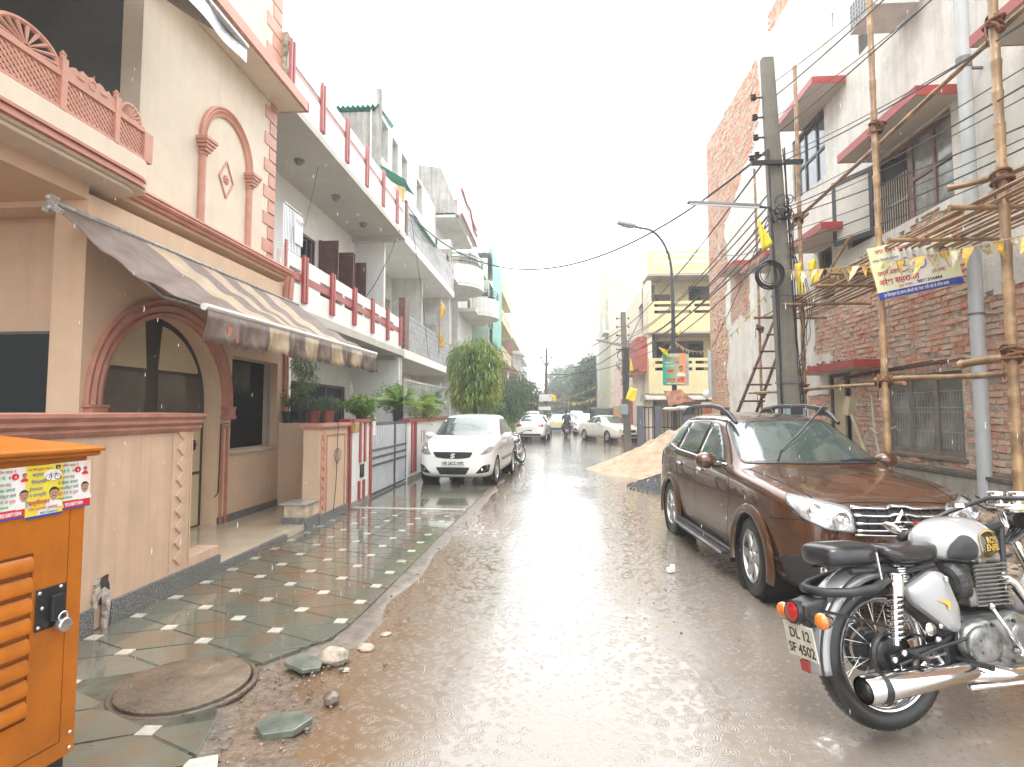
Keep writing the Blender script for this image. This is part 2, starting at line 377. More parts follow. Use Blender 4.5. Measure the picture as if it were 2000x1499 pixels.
# rubbly mud shoulder by the manhole
sh=B(); 
def shf(u,v):
    x=-2.75+u*1.75; y=1.2+v*2.75; d=noise.noise(Vector((x*3,y*3,5)))
    ex=min(1,max(0,(-1.18-.25*math.sin(y*2)-x)*3+d*.6)); 
    return (x,y,-.012+ex*(.028+.012*noise.noise(Vector((x*9,y*9,1)))+.01*noise.noise(Vector((x*25,y*25,1)))))
sh.grid(shf,70,110); tag(sh.build('mud_shoulder',MUD,smooth=True),kind='structure')
# manhole
mh=thing('manhole_cover','round rusty brown manhole cover among the slate slabs beside the orange cabinet','manhole cover',(MH[0],MH[1],.0))
b=B(); b.lathe([(.0,.068),(.335,.068),(.348,.06),(.35,.0)],(MH[0],MH[1],0),n=48,cap=False); b.build('cover_plate',M('mud_caked_iron',(.15,.108,.07),.4,var=.35,vs=7,bmp=1,bs=38,bd=.015,dirt=(.085,.068,.045)),mh,smooth=40)
b=B(); b.torus((MH[0],MH[1],.035),.372,.018,n=56,m=8); b.build('rim',M('wet_dark_cement',(.12,.085,.06),.3,var=.4,vs=30,bmp=.9,bs=50,bd=.01),mh,smooth=True)
for dx,dy in ((.05,.2),(-.08,-.22)):
    b=B(); b.lathe([(.0,.072),(.03,.075),(.045,.067),(.055,.069),(.06,.066)],(MH[0]+dx,MH[1]+dy,.0),n=20,cap=False); b.build('lifting_boss',M('mud_caked_iron'),mh,smooth=True)
def stone(loc,r,seed,name,mat,label,cat,flat=.6,group=None):
    b=B(); b.ball((0,0,0),1,14,10); rn=random.Random(seed)
    b.v=[tuple(Vector(v)*(1+.28*noise.noise(Vector(v)*1.7+Vector((seed*3.1,0,0))))) for v in b.v]
    b.v=[(x*r,y*r*.8,(z+.55)*r*flat) for x,y,z in b.v]
    o=b.build(name,mat,smooth=50); o.location=loc; o.rotation_euler=(0,0,seed); return tag(o,label,cat,group)
def shard(poly,loc,h,rz,name,mat,label,cat,tilt=(0,0),group=None):
    b=B(); b.prism(poly,'z',0,h); o=b.build(name,mat,bevel=.004); o.location=loc; o.rotation_euler=(tilt[0],tilt[1],rz); return tag(o,label,cat,group)
DRYSL=M('broken_slate',(.12,.135,.112),.2,var=.3,vs=9,bmp=.25,bs=20,coat=.4)
hexp=[(.13,0),(.06,.085),(-.08,.1),(-.15,.02),(-.1,-.08),(.05,-.085)]
shard(hexp,(-1.36,2.93,.015),.035,.3,'broken_slate_slab',DRYSL,'loose grey green slate slab lying on the mud below the manhole','paving slab',(.05,-.04))
shard([(.07,-.07),(.07,.07),(-.07,.07),(-.07,-.07)],(-1.58,2.56,.022),.02,.5,'loose_white_tile',WTILE,'loose square white tile on the mud, the one nearer the manhole','tile',(.03,.05))
shard([(.07,-.07),(.07,.07),(-.07,.07),(-.07,-.07)],(-1.62,2.40,.022),.02,.35,'loose_white_tile',WTILE,'loose white tile at the bottom edge of the photo below another tile','tile',(.02,.03))
shard([(.11,-.03),(.04,.12),(-.12,.06),(-.09,-.09),(.02,-.12)],(-1.56,3.62,.028),.025,1.0,'broken_slate_piece',DRYSL,'small pale slate piece propped at the broken paving edge','paving fragment',(.1,.1))
stone((-1.42,3.72,.01),.1,3,'rubble_lump',M('pale_stone',(.4,.34,.27),.5,var=.35,vs=14,bmp=.6,bs=40),'pale broken stone lump with white face at the paving corner','stone')
stone((-1.24,3.22,.01),.055,5,'round_stone',M('dark_wet_stone',(.14,.11,.085),.3,var=.3,vs=10,bmp=.4,bs=30),'round dark wet stone on the mud above the loose slate slab','stone')
for k,(x,y,r) in enumerate(((-1.28,3.95,.06),(-1.22,4.2,.04),(-1.3,3.62,.03))): stone((x,y,.0),r,9+k,'rubble_lump',M('pale_stone'),['whitish chip at the tip of the tilted slate slab','flat whitish chip in the crumbled edge above the broken corner','tiny pale chip beside the pale stone lump'][k],'stone',.35)
# small gravel and crumbs scattered over the shoulder and along the road edge
gv=B(); rn=random.Random(21)
for i in range(520):
    if i<300: x=rn.gauss(-1.55,.22); y=rn.uniform(1.9,4.0)
    else: y=rn.uniform(4,16); x=edge_x(y)+abs(rn.gauss(.1,.16))
    r=rn.uniform(.004,.013)*(1 if i%15 else 1.8); gv.ball((x,y,.018 if i<300 else .012),(r,r*.8,r*.6),5,3,Matrix.Rotation(rn.random()*6,3,'Z'))
for i in range(170):
    x=rn.uniform(-3.2,-1.5); y=rn.uniform(2.4,9); r=rn.uniform(.003,.008); gv.ball((x,y,PZ+.003),(r,r,r*.5),5,3)
for i in range(160):
    x=rn.gauss(1.05,.28); y=rn.uniform(4.2,7.5); r=rn.uniform(.004,.011); gv.ball((x,y,.006),(r,r,r*.6),5,3)
tag(gv.build('gravel_crumbs',M('gravel_crumb',(.2,.16,.13),.4,var=.6,vs=6)),'fine gravel crumbs scattered on the wet road edge and paving','gravel',kind='stuff')
# ================================================================ left: peach house
PEACH=M('peach_plaster',(.67,.475,.32),.7,var=.05,vs=3,streak=.16,bmp=.15,bs=30)
PEACHW=M('stained_peach_plaster',(.63,.435,.30),.6,var=.07,vs=3,streak=.4,dirt=(.5,.34,.24),bmp=.2,bs=30)
CREAM=M('cream_plaster',(.70,.60,.475),.7,var=.05,streak=.12,bmp=.1,bs=30)
PINK=M('terracotta_pink_paint',(.47,.2,.135),.5,var=.12,vs=6,streak=.15)
PINKL=M('salmon_paint',(.56,.27,.19),.5,var=.1,vs=6,streak=.1)
GLASS=M('dark_glass',(.012,.013,.013),.1,var=0); GLASS.node_tree.nodes['Principled BSDF'].inputs['Specular IOR Level'].default_value=.08; BROWNF=M('dark_brown_frame',(.05,.035,.03),.4,var=.2)
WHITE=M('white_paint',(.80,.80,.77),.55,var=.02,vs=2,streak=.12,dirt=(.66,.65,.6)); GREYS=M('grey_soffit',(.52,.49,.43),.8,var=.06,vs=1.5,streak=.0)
RED=M('brick_red_paint',(.36,.055,.045),.4,var=.12,vs=8); STEEL=M('stainless_steel',(.55,.55,.55),.25,metal=.9,var=.1); BLACKM=M('black_metal',(.02,.02,.02),.35,var=.3)
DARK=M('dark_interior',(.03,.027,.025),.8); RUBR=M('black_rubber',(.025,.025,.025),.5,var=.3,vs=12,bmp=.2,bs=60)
ph=thing('peach_house','peach rendered house with pink mouldings, arched door and lattice balcony','house',(-4.45,5.4,0))
b=B(); 
# arch opening in the ground floor wall: centre y 6.62
AY,AZ,AR=6.39,1.68,1.03
def arch(r,rz,n=24,z0=AZ,y0=AY): return [(y0+r*math.cos(PI-PI*i/n),z0+rz*math.sin(PI*i/n)**.9) for i in range(n+1)]
inner=arch(AR,1.06)
top=3.72
# left jamb, right jamb, spandrel
b.prism([(5.1,0)]+[(AY-AR,0)]+inner[:13]+[(AY,top),(5.1,top)],'x',-4.75,-4.45)
b.prism([(AY+AR,0),(7.60,0),(7.60,top),(AY,top)]+inner[12:],'x',-4.75,-4.45)
b.wall('x',7.60,9.3,0,top,-4.75,-4.45,[(7.66,8.98,1.08,2.4)])
b.box(-4.75,-4.45,-2,5.1,top-.06,3.82)            # beam over the porch
b.box(-9,-4.78,5.56,5.7,0,top)                     # porch end wall
b.wall('y',-9,-4.75,0,top-.06,5.1,5.3,[(-8,-4.78,-.1,3.6)])
b.wall('x',-2,9.3,3.82,4.02,-4.75,-4.43); b.build('ground_floor_wall',PEACH,ph)
b=B(); b.box(-9,-4.75,-2,5.6,3.66,3.8); b.build('porch_ceiling',PEACH,ph)
b=B(); b.box(-9,-4.83,5.535,5.565,.9,2.42); o=b.build('porch_window',GLASS,ph); b=B(); b.box(-9,-4.81,5.51,5.54,2.42,2.45); b.box(-4.83,-4.81,5.51,5.54,.9,2.42); b.build('window_frame',BROWNF,o)
b=B(); b.box(-4.72,-4.68,7.66,8.98,1.08,2.4); o=b.build('tinted_window',GLASS,ph)
b=B(); b.wall('x',7.64,9.0,1.05,2.42,-4.60,-4.56,[(7.68,8.96,1.1,2.38)]); b.box(-4.6,-4.43,7.64,9.0,1.02,1.05); b.build('window_frame',M('grey_trim',(.4,.38,.35),.5),o)
# upper storey wall with the balcony opening
b=B(); b.wall('x',-2,9.3,4.02,6.85,-5.0,-4.75,[(-1.9,6.1,4.05,6.8)]); b.wall('x',-2,9.36,6.95,11,-5.0,-4.72); b.box(-9,-4.75,9.1,9.3,4.02,11); b.build('upper_wall',CREAM,ph,bevel=.008)
b=B(); b.box(-9,-5.0,6.1,6.2,4.02,6.85); b.box(-7.2,-7.1,-2,6.1,4.02,6.85); b.box(-9,-4.9,-2,6.1,6.82,6.9);b.build('balcony_back_wall',M('recess_shade_grey',(.10,.10,.085),.8),ph)  # shade of the deep recess is put into this wall colour
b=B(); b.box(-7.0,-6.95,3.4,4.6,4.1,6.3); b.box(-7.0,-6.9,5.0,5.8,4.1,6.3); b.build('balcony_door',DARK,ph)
# roof slab overhang
b=B(); b.prism([(-6.4,6.86),(-4.3,6.86),(-4.27,7.0),(-6.4,7.0)],'y',5.2,9.42); b.build('roof_overhang',CREAM,ph)
b=B(); b.box(-4.272,-4.235,5.2,9.45,6.85,7.02); b.box(-4.75,-4.235,9.42,9.455,6.85,7.02); b.build('overhang_fascia',PINKL,ph)
# quoins
b=B(); z=4.06; k=0
while z<6.8:
    y0=8.93 if k%2 else 9.09; b.box(-4.757,-4.735,y0,9.312,z,z+.205); b.box(-4.757,-4.6,9.3,9.312,z,z+.205) if 0 else None; z+=.225; k+=1
z=7.04
while z<11:
    y0=8.85 if k%2 else 9.05; b.box(-4.727,-4.705,y0,9.375,z,z+.24); z+=.26; k+=1
b.build('quoins',PINKL,ph,bevel=.006)
# mouldings: three-stepped profile
def mould(b,x,y0,y1,z,h=.13,d=.07):
    pr=[(x,z),(x+d*.5,z),(x+d*.62,z+h*.14),(x+d*.5,z+h*.25),(x+d*.8,z+h*.33),(x+d,z+h*.5),(x+d*.8,z+h*.62),(x+d*.55,z+h*.7),(x+d*.75,z+h*.82),(x+d*.6,z+h),(x,z+h)]
    return b.prism(pr,'y',y0,y1)
b=B(); mould(b,-4.43,-2,9.3,3.86,.15,.08)
b.prism([(-4.43,3.5),(-4.37,3.5),(-4.35,3.86),(-4.43,3.86)],'y',9.16,9.3); b.prism([(-4.43,3.5),(-4.39,3.5),(-4.37,3.86),(-4.43,3.86)],'y',9.08,9.14)
b.build('string_moulding',PINK,ph)
# balcony with rounded end
def rnd(x0,x1,y1,r,n=8): # outline in x,y : straight front then quarter round end
    return [(x0,-2),(x1,-2),(x1,y1-r)]+[(x1-r+r*math.cos(PI/2*i/n),y1-r+r*math.sin(PI/2*i/n)) for i in range(1,n+1)]+[(x0,y1)]
b=B(); b.prism(rnd(-5,-4.12,5.5,.12),'z',3.84,4.17); b.box(-5,-4.5,5.42,5.72,3.9,4.5); b.prism(rnd(-5,-4.16,5.46,.25),'z',3.80,3.84); b.build('balcony_parapet',CREAM,ph,smooth=35,bevel=.01)
b=B()
for z,x in ((3.935,-4.07),(3.90,-4.09),(3.865,-4.075)): b.prism(rnd(-5,x,5.56,.3),'z',z,z+.028)
b.build('balcony_moulding',PINK,ph,smooth=35)
# lattice screen
b=B(); X0,X1=-4.17,-4.13
for k,(ya,yb,kind) in enumerate(((2.2,3.05,0),(3.05,3.75,1),(3.75,4.42,0),(4.42,5.02,1),(5.02,5.38,0))):
    za,zb=4.17,4.50
    b.box(X0-.008,X1+.012,ya-.03,ya+.03,za,4.62); b.lathe([(.0,0),(.028,.01),(.022,.03),(.032,.05),(.0,.09)],((X0+X1)/2,ya,4.61),n=8)
    b.box(X0,X1+.006,ya,yb,4.45,4.5); b.box(X0,X1+.006,ya,yb,za,za+.03)
    s=.058; w=.0145; L=zb-za
    t=ya-L
    while t<yb:
        for sg in (1,-1):
            # diagonal bar clipped to panel
            y_a,z_a,y_b,z_b=(t,za,t+L,4.47) if sg>0 else (t,4.47,t+L,za)
            if y_a<ya: f=(ya-y_a)/(y_b-y_a); y_a,z_a=ya,z_a+(z_b-z_a)*f
            if y_b>yb: f=(yb-y_a)/(y_b-y_a); y_b,z_b=yb,z_a+(z_b-z_a)*f
            if y_b-y_a>.01:
                xx=X0+.008 if sg>0 else X0+.014
                b.prism([(y_a,z_a-w),(y_b,z_b-w),(y_b,z_b+w),(y_a,z_a+w)],'x',xx,xx+.013)
        t+=s
    if kind:
        pts=[(ya,4.5)]+[(ya+(yb-ya)*i/16,4.5+.07+.05*math.sin(PI*i/16)+.018*math.cos(i*2.4)) for i in range(17)]+[(yb,4.5)]
        b.prism(pts,'x',X0+.004,X1)
        b.torus(((X0+X1)/2+.02,(ya+yb)/2,4.555),.04,.01,(1,0,0),16,6); b.ball(((X0+X1)/2+.02,(ya+yb)/2-.13,4.545),(.012,.05,.02),8,5); b.ball(((X0+X1)/2+.02,(ya+yb)/2+.13,4.545),(.012,.05,.02),8,5)
    else:
        cy=(ya+yb)/2; rr=(yb-ya)/2-.04; rz_=min(rr,.19); b.tube([((X0+X1)/2,cy+rr*math.cos(PI*i/20),4.5+rz_*math.sin(PI*i/20)) for i in range(21)],.022,6)
        for i in range(9):
            a=PI*(i+.5)/9; b.tube([((X0+X1)/2,cy+.03*math.cos(a),4.5+.03*math.sin(a)),((X0+X1)/2,cy+rr*math.cos(a),4.5+rz_*math.sin(a))],[.006,.02],6)
b.box(X0-.01,X1+.01,5.38,5.5,4.17,4.47); b.build('lattice_screen',PINKL,ph,smooth=35)
# blind niche with two slim columns
b=B()
def pathmould(b,pts,prof):   # sweep profile (n,x) along path in yz plane; prof: offset outward, proud
    n=len(pts); V=[];F=[]; m=len(prof)
    for i,p in enumerate(pts):
        a=Vector(pts[max(i-1,0)]);c=Vector(pts[min(i+1,n-1)]); t=(c-a).normalized(); nn=Vector((-t.y,t.x))
        for o_,x in prof: q=Vector(p)+nn*o_; V.append((x,q.x,q.y))
    for i in range(n-1): F+=[(i*m+j,i*m+(j+1)%m,(i+1)*m+(j+1)%m,(i+1)*m+j) for j in range(m)]
    F+=[tuple(range(m)),tuple((n-1)*m+j for j in range(m))]; b.add(V,F)
NY,NR=7.86,.60
na=[(NY+NR*math.cos(PI-PI*i/24),5.34+.62*math.sin(PI*i/24)) for i in range(25)]
pathmould(b,na,[(-.075,-4.76),(-.075,-4.72),(-.04,-4.70),(-.03,-4.72),(.0,-4.69),(.02,-4.715),(.045,-4.69),(.065,-4.70),(.065,-4.76)])
b.build('niche_arch',PINKL,ph,smooth=50)
for yy in (NY-NR,NY+NR):
    b=B(); b.lathe([(.055,0),(.055,1.05)],(-4.73,yy,4.12),n=14); 
    for z,r in ((4.10,.085),(4.14,.07),(5.1,.07)): b.lathe([(r,0),(r,.03)],(-4.73,yy,z),n=14)
    for i,(r,h) in enumerate(((.07,.04),(.09,.04),(.11,.05),(.13,.04))): b.box(-4.76,-4.74+r*.9+.04,yy-r,yy+r,5.14+i*.045,5.14+i*.045+h)
    b.box(-4.76,-4.64,yy-.09,yy+.09,4.03,4.1); b.build('niche_column',PINKL,ph,smooth=40)
b=B(); dm=[(NY,5.0+.27),(NY+.18,5.0),(NY,5.0-.27),(NY-.18,5.0)]
for i in range(4):
    p,q_=dm[i],dm[(i+1)%4]; b.tube([(-4.742,*p),(-4.742,*q_)],.014,6)
b.torus((-4.74,NY,5.0),.03,.014,(1,0,0),12,6)
for i in range(8): b.ball((-4.742,NY+.058*math.cos(i*PI/4),5+.058*math.sin(i*PI/4)),(.01,.018,.018),6,4)
b.build('diamond_motif',PINKL,ph,smooth=40)
# arch trim and corbels
b=B(); ta=arch(1.14,1.13,30); pathmould(b,ta,[(-.10,-4.46),(-.10,-4.42),(-.05,-4.40),(-.03,-4.42),(.03,-4.385),(.06,-4.41),(.1,-4.40),(.11,-4.42),(.11,-4.46)]); b.build('door_arch_trim',PINK,ph,smooth=50)
b=B()
for yy in (AY-1.14,AY+1.14):
    for i,(r,h) in enumerate(((.12,.05),(.10,.09),(.125,.03))): b.box(-4.46,-4.37+r*.1,yy-r,yy+r,1.52+i*.0+[0,.05,.14][i],1.52+[0,.05,.14][i]+h)
b.build('arch_corbel',PINK,ph,bevel=.01)
b=B()
for ys in ((7.43,7.46),(7.55,7.58)): b.box(-4.452,-4.42,ys[0],ys[1],.1,1.40)
b.box(-4.452,-4.42,7.42,7.6,1.40,1.44); b.box(-4.452,-4.41,9.17,9.21,.1,3.5) ; b.box(-4.452,-4.41,9.25,9.3,.1,3.5); b.build('jamb_trim',PINK,ph)
b=B(); b.wall('x',5.12,9.29,.05,.22,-4.46,-4.435,[(AY-AR,AY+AR,0,.3)]); b.build('granite_skirting',GRAN,ph)
# arched door
dr=thing('arched_door','wide arched door with cream panels above and below smoked glass in peach house','door',(-4.66,AY,0)) if 0 else None
b=B(); b.prism([(AY-AR,.06)]+inner+[(AY+AR,.06)],'x',-4.73,-4.69); d=b.build('door',BROWNF,ph)
b=B()
for ya,yb in ((AY-.96,AY-.1),(AY+.1,AY+.96)):
    for za,zb in ((.14,.8),(.84,1.42)): b.box(-4.689,-4.68,ya,yb,za,zb)
    pl=[(y,min(z,AZ+1.0)) for y,z in [(yb if ya<AY else ya,2.12)]]; 
    arcp=[(y,z) for y,z in arch(.96,.98,40) if ya<=y<=yb and z>2.12]
    b.prism(([(ya if ya>AY else arcp[0][0],2.12)]+arcp+[(yb if ya<AY else arcp[-1][0],2.12)]),'x',-4.689,-4.68)
b.build('cream_panel',M('cream_laminate',(.58,.5,.32),.35,var=.05),d)
b=B()
for ya,yb in ((AY-.96,AY-.1),(AY+.1,AY+.96)): b.box(-4.689,-4.682,ya,yb,1.46,2.08)
b.build('smoked_glass',M('smoked_glass',(.085,.072,.062),.15),d)
b=B(); b.tube([(-4.68,AY+.78,1.12),(-4.64,AY+.78,1.14),(-4.64,AY+.78,1.24),(-4.68,AY+.78,1.26)],.015,6); b.ball((-4.66,AY+.8,1.19),.03); b.build('door_handle',BLACKM,d,smooth=True)
b=B(); b.tube([(-4.43,7.6,1.46),(-4.43,7.4,1.46),(-4.43,7.38,.55),(-4.45,7.34,.5)],.008,5); b.build('wall_cable',BLACKM,ph)
# raised entrance floor
b=B(); b.box(-4.73,-3.32,5.53,9.28,0,.12); o=one(b,'entrance_floor',M('polished_cream_tile',(.60,.51,.385),.08,var=.12,vs=1.5,coat=.3),'polished cream tiled threshold floor between the peach walls','floor') ; o['kind']='structure'; del o['label']; del o['category']
b=B(); b.prism([(-3.32,0),(-3.28,0),(-3.28,.11),(-3.32,.118)],'y',5.53,6.98); tag(b.build('threshold_edge',GRAN),kind='structure')
# ---- compound wall, near
cw=thing('compound_wall','peach boundary wall with thick pink coping and diamond strip, behind the orange cabinet','wall',(-3.5,4,0))
b=B(); 
hole=rag([(4.0,.24),(4.11,.24),(4.11,.42),(4.02,.40)],.010,.03,4)
b.prism([(-1,.05),(5.08,.05),(5.08,1.46),(-1,1.46)],'x',-3.5,-3.3)
b.box(-3.5,-3.3,5.08,5.53,.05,.31); b.build('wall',PEACHW,cw,bevel=.008)
b=B(); pr=[(-3.52,1.5),(-3.29,1.5),(-3.27,1.515),(-3.25,1.54),(-3.26,1.56),(-3.225,1.585),(-3.23,1.61),(-3.2,1.64),(-3.2,1.665),(-3.52,1.675)]; b.v=b.v; b.prism([(x,z-.06) for x,z in pr],'y',-1,5.13); b.build('coping',M('weathered_pink_coping',(.42,.19,.135),.5,var=.2,vs=5,bmp=.3,bs=40),cw)
b=B(); b.box(-3.3,-3.272,-1,3.97,.04,.22); b.box(-3.3,-3.272,4.13,5.53,.04,.22); b.build('granite_skirting',GRAN,cw)
b=B(); 
for y in (4.79,5.05): b.box(-3.3,-3.29,y,y+.015,.24,1.45)
for i in range(9): z=.34+i*.137; b.prism([(4.85,z),(4.925,z+.066),(5.0,z),(4.925,z-.066)],'x',-3.3,-3.286)
b.build('diamond_strip',PEACHW,cw,bevel=.004)
b=B(); b.prism(hole,'x',-3.31,-3.288); b.build('broken_hole',M('exposed_dark_brick',(.06,.05,.04),.8,var=.6,vs=20),cw)
b=B(); b.tube([(-3.29,4.05,.33),(-3.27,4.06,.30),(-3.26,4.06,.24),(-3.265,4.05,.02)],[.022,.032,.03,.022],8); b.prism(rag([(3.97,.2),(4.01,.2),(4.02,.41),(3.98,.38)],.01,.03,2),'x',-3.31,-3.275); b.build('broken_pipe_mortar',M('lumpy_mortar',(.42,.36,.3),.7,var=.5,vs=25,bmp=.9,bs=60),cw,smooth=40)
# ---- pier wall, far
pw=thing('compound_pier','short peach boundary pier with pink capped panel between threshold and red striped wall','wall',(-3.4,8.3,0))
b=B(); b.box(-3.55,-3.3,7.97,9.06,.05,1.37); b.box(-4.45,-3.55,9.06,9.24,.1,1.44); b.build('wall',PEACH,pw,bevel=.008)
b=B(); b.box(-3.57,-3.28,7.95,9.08,1.37,1.40); b.box(-3.59,-3.25,7.93,9.1,1.40,1.45); b.box(-3.3,-3.282,8.03,8.98,1.27,1.30); b.build('coping',PINKL,pw,bevel=.006)
b=B(); b.box(-3.3,-3.288,8.0,8.03,.16,1.3);b.box(-3.3,-3.288,8.2,8.23,.16,1.3);b.box(-3.3,-3.288,8.93,8.96,.16,1.3); b.build('panel_trim',PINKL,pw)
b=B()
for i in range(8): z=.28+i*.14; b.prism([(8.04,z),(8.115,z+.07),(8.19,z),(8.115,z-.07)],'x',-3.3,-3.284)
b.build('diamond_strip',PINKL,pw)
b=B(); b.box(-3.57,-3.275,7.95,9.08,.04,.17); b.build('granite_skirting',GRAN,pw)
b=B(); pts=[(-3.27,8.44,.15),(-3.27,8.52,.5),(-3.265,8.54,.9),(-3.27,8.56,1.2),(-3.24,8.5,1.45),(-3.3,8.45,1.47)]; b.tube(pts,.006,5); b.torus((-3.262,8.54,.95),.13,.004,(1,.2,0),24,5); b.torus((-3.265,8.56,.97),.1,.004,(1,-.1,0),24,5)
one(b,'hanging_cable',BLACKM,'thin black cable looped down the face of the peach pier','cable')
st=thing('step_block','low plastered step with grey slab on top in front of the peach pier','step',(-3.55,7.5,0))
b=B(); b.prism(rag([(7.58,.2),(7.97,.2),(7.97,.37),(7.59,.36)],.006,.08,3),'x',-3.62,-3.31); b.build('cracked_plaster',M('cracked_plaster',(.62,.5,.36),.6,var=.3,vs=7,bmp=.7,bs=18,bd=.01),st)
b=B(); b.box(-3.64,-3.285,7.55,7.97,.04,.2); b.build('granite_skirting',GRAN,st)
b=B(); b.box(-3.66,-3.29,7.54,7.97,.37,.392); b.build('top_slab',M('grey_marble',(.4,.4,.4),.15,var=.2),st,bevel=.004)
# ---- striped awning
aw=thing('striped_awning','brown and cream striped awning with scalloped valance over the arched door','awning',(-4.4,6,3.2))
BRN=M('brown_awning_canvas',(.15,.102,.078),.55,var=.3,vs=5,bmp=.3,bs=12); TAN=M('cream_awning_canvas',(.39,.29,.185),.5,var=.18,vs=5,bmp=.3,bs=12)
YA,YB=4.72,9.5; STR=[YA,5.8,6.25,6.7,7.1,7.5,7.9,8.3,8.75,YB]
def two_tone(o,axis_y):
    o.data.materials.append(TAN)
    for p in o.data.polygons:
        y=p.center[1]+ORG[aw.name].y; k=sum(1 for s_ in STR[1:-1] if y>s_); p.material_index=k%2
def awp(t,s):
    y=YA+(YB-YA)*t; return (-4.38+1.38*s,y-.1*(1-s)*(1-t),3.46+(2.53+.07*t-3.46)*s-.13*math.sin(PI*s)*(.75+.25*math.cos(t*9))-.018*math.sin(s*25+t*30)*math.sin(PI*s))
us=sorted({(y-YA)/(YB-YA) for y in STR}|{i/60 for i in range(61)}); b=B(); m=25
V=[awp(u,j/24) for u in us for j in range(m)]; b.add(V,[(i*m+j,(i+1)*m+j,(i+1)*m+j+1,i*m+j+1) for i in range(len(us)-1) for j in range(24)])
o=b.build('canvas',BRN,aw,smooth=True); two_tone(o,1); s_=o.modifiers.new('s','SOLIDIFY'); s_.thickness=.006
b=B(); V=[]
us=sorted({(y-YA)/(YB-YA) for y in STR}|{i/220 for i in range(221)})
for u in us:
    y=YA+(YB-YA)*u; zt=2.53+.07*u-.03; ph_=(y%.16)/.16; dz=.24+.05*abs(math.sin(PI*ph_))**.6*1.0+.01*math.sin(y*5)
    for j in range(5): V.append((-3.0+.02+.03*math.sin(y*11+j*.8)*j/4+.012*math.sin(y*37)*j/4,y,zt-dz*j/4))
b.add(V,[(i*5+j,(i+1)*5+j,(i+1)*5+j+1,i*5+j+1) for i in range(len(us)-1) for j in range(4)])
o=b.build('valance',BRN,aw,smooth=True); two_tone(o,1); s_=o.modifiers.new('s','SOLIDIFY'); s_.thickness=.004
b=B(); b.tube([(-3.0,YA-.02,2.53),(-3.0,YB+.02,2.60)],.032,12); b.build('front_bar',M('aluminium_bar',(.6,.58,.55),.3,metal=.7,var=.1),aw,smooth=40)
b=B(); b.tube([(-4.4,YA+.1,3.4),(-3.7,YA+.45,2.72),(-3.03,YA+.2,2.53)],.022,8); b.tube([(-4.4,YB-.2,3.4),(-3.7,YB-.55,2.72),(-3.03,YB-.3,2.6)],.022,8); b.tube([(-4.38,YA-.05,3.46),(-4.38,YB,3.46)],.03,8)
b.build('folding_arm',M('dirty_aluminium',(.3,.28,.25),.5,metal=.4,var=.3,vs=20),aw,smooth=40)
b=B(); b.cbox((-4.36,YA-.12,3.43),(.07,.05,.16),Matrix.Rotation(.5,3,'Y')); b.cbox((-4.3,YA-.12,3.38),(.1,.04,.05),Matrix.Rotation(.6,3,'Y')); b.ball((-4.36,YA-.15,3.48),.022,8,6); b.ball((-4.35,YA-.15,3.39),.022,8,6); b.build('wall_bracket',M('zinc_bracket',(.5,.47,.42),.5,metal=.4,var=.3,vs=15),aw,bevel=.004)
b=B(); b.box(-2.972,-2.966,5.02,5.2,2.27,2.4); b.build('maker_tag',M('orange_tag',(.5,.16,.08),.6,var=.4,vs=60),aw)
# upper awning, rolled out over the balcony
ua=thing('upper_awning','grey brown rolled canvas awning arm above the upper balcony, at the top edge','awning',(-4.5,6.2,6.6))
b=B(); b.grid(lambda u,v:(-4.72+1.2*v,3.2+u*2.6+.25*v,6.55-.75*v-.06*math.sin(PI*v)),14,10); o=b.build('canvas',M('grey_brown_canvas',(.16,.125,.11),.6,var=.2,bmp=.2,bs=15),ua,smooth=True); s_=o.modifiers.new('s','SOLIDIFY'); s_.thickness=.008
b=B(); b.tube([(-3.5,3.3,5.80),(-3.5,6.1,5.80)],.04,12); b.grid(lambda u,v:(-3.5+.02*math.sin(u*20),3.4+u*2.7,5.8-.2*v+.01*math.sin(u*15)),30,4); b.build('front_bar',M('silver_roll',(.45,.45,.48),.35,metal=.5,var=.2,vs=20),ua,smooth=40)
b=B(); b.tube([(-4.72,4.7,6.3),(-4.1,5.3,6.0),(-3.55,5.2,5.8)],.03,8); b.cbox((-4.68,4.9,6.35),(.16,.2,.12)); b.cbox((-4.6,4.95,6.22),(.14,.1,.12),Matrix.Rotation(.6,3,'Y')); b.build('folding_arm',BLACKM,ua)
# ---- orange cabinet
oc_=thing('orange_cabinet','tall orange louvred generator cabinet at the lower left with posters and a padlock','cabinet',(-1.96,2.3,0),world=False)
ORG_=M('orange_powder_paint',(.43,.125,.006),.34,var=.16,vs=4,streak=.2,dirt=(.30,.085,.01),bmp=.025,bs=160,bd=.002)
# local: face in the plane x=0, running along -y from 0 to -1.3; body behind at -x
W_=1.35
b=B(); b.wall('x',-W_,0,.24,1.45,-.7,-.012,[]) ; b.build('body',ORG_,oc_,bevel=.006)
b=B(); b.wall('x',-W_,-.0,.24,1.45,-.012,0,[(-W_+.06,-.06,.305,1.405),]); b.build('front_frame',ORG_,oc_,bevel=.004)
b=B(); b.wall('x',-W_+.066,-.066,.311,1.399,-.012,.004,[(-1.15,-.20,.46,1.08)]); o=b.build('door',ORG_,oc_,bevel=.004)
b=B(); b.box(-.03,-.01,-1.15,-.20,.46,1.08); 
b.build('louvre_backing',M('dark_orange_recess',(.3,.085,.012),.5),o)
b=B(); n=8
for i in range(n):
    z=.468+i*.0765; V=[]
    for k in range(7): a=PI/2*k/6; V.append((.004+.022*math.sin(a)-.01,z+.07*math.cos(a)*1.0))
    b.prism([(x,zz) for x,zz in [(-.02,z+.066),(.0,z+.064),(.011,z+.05),(.018,z+.024),(.017,z+.012),(.012,z+.006),(.0,z+.004),(-.02,z+.002)]],'y',-1.15,-.203)
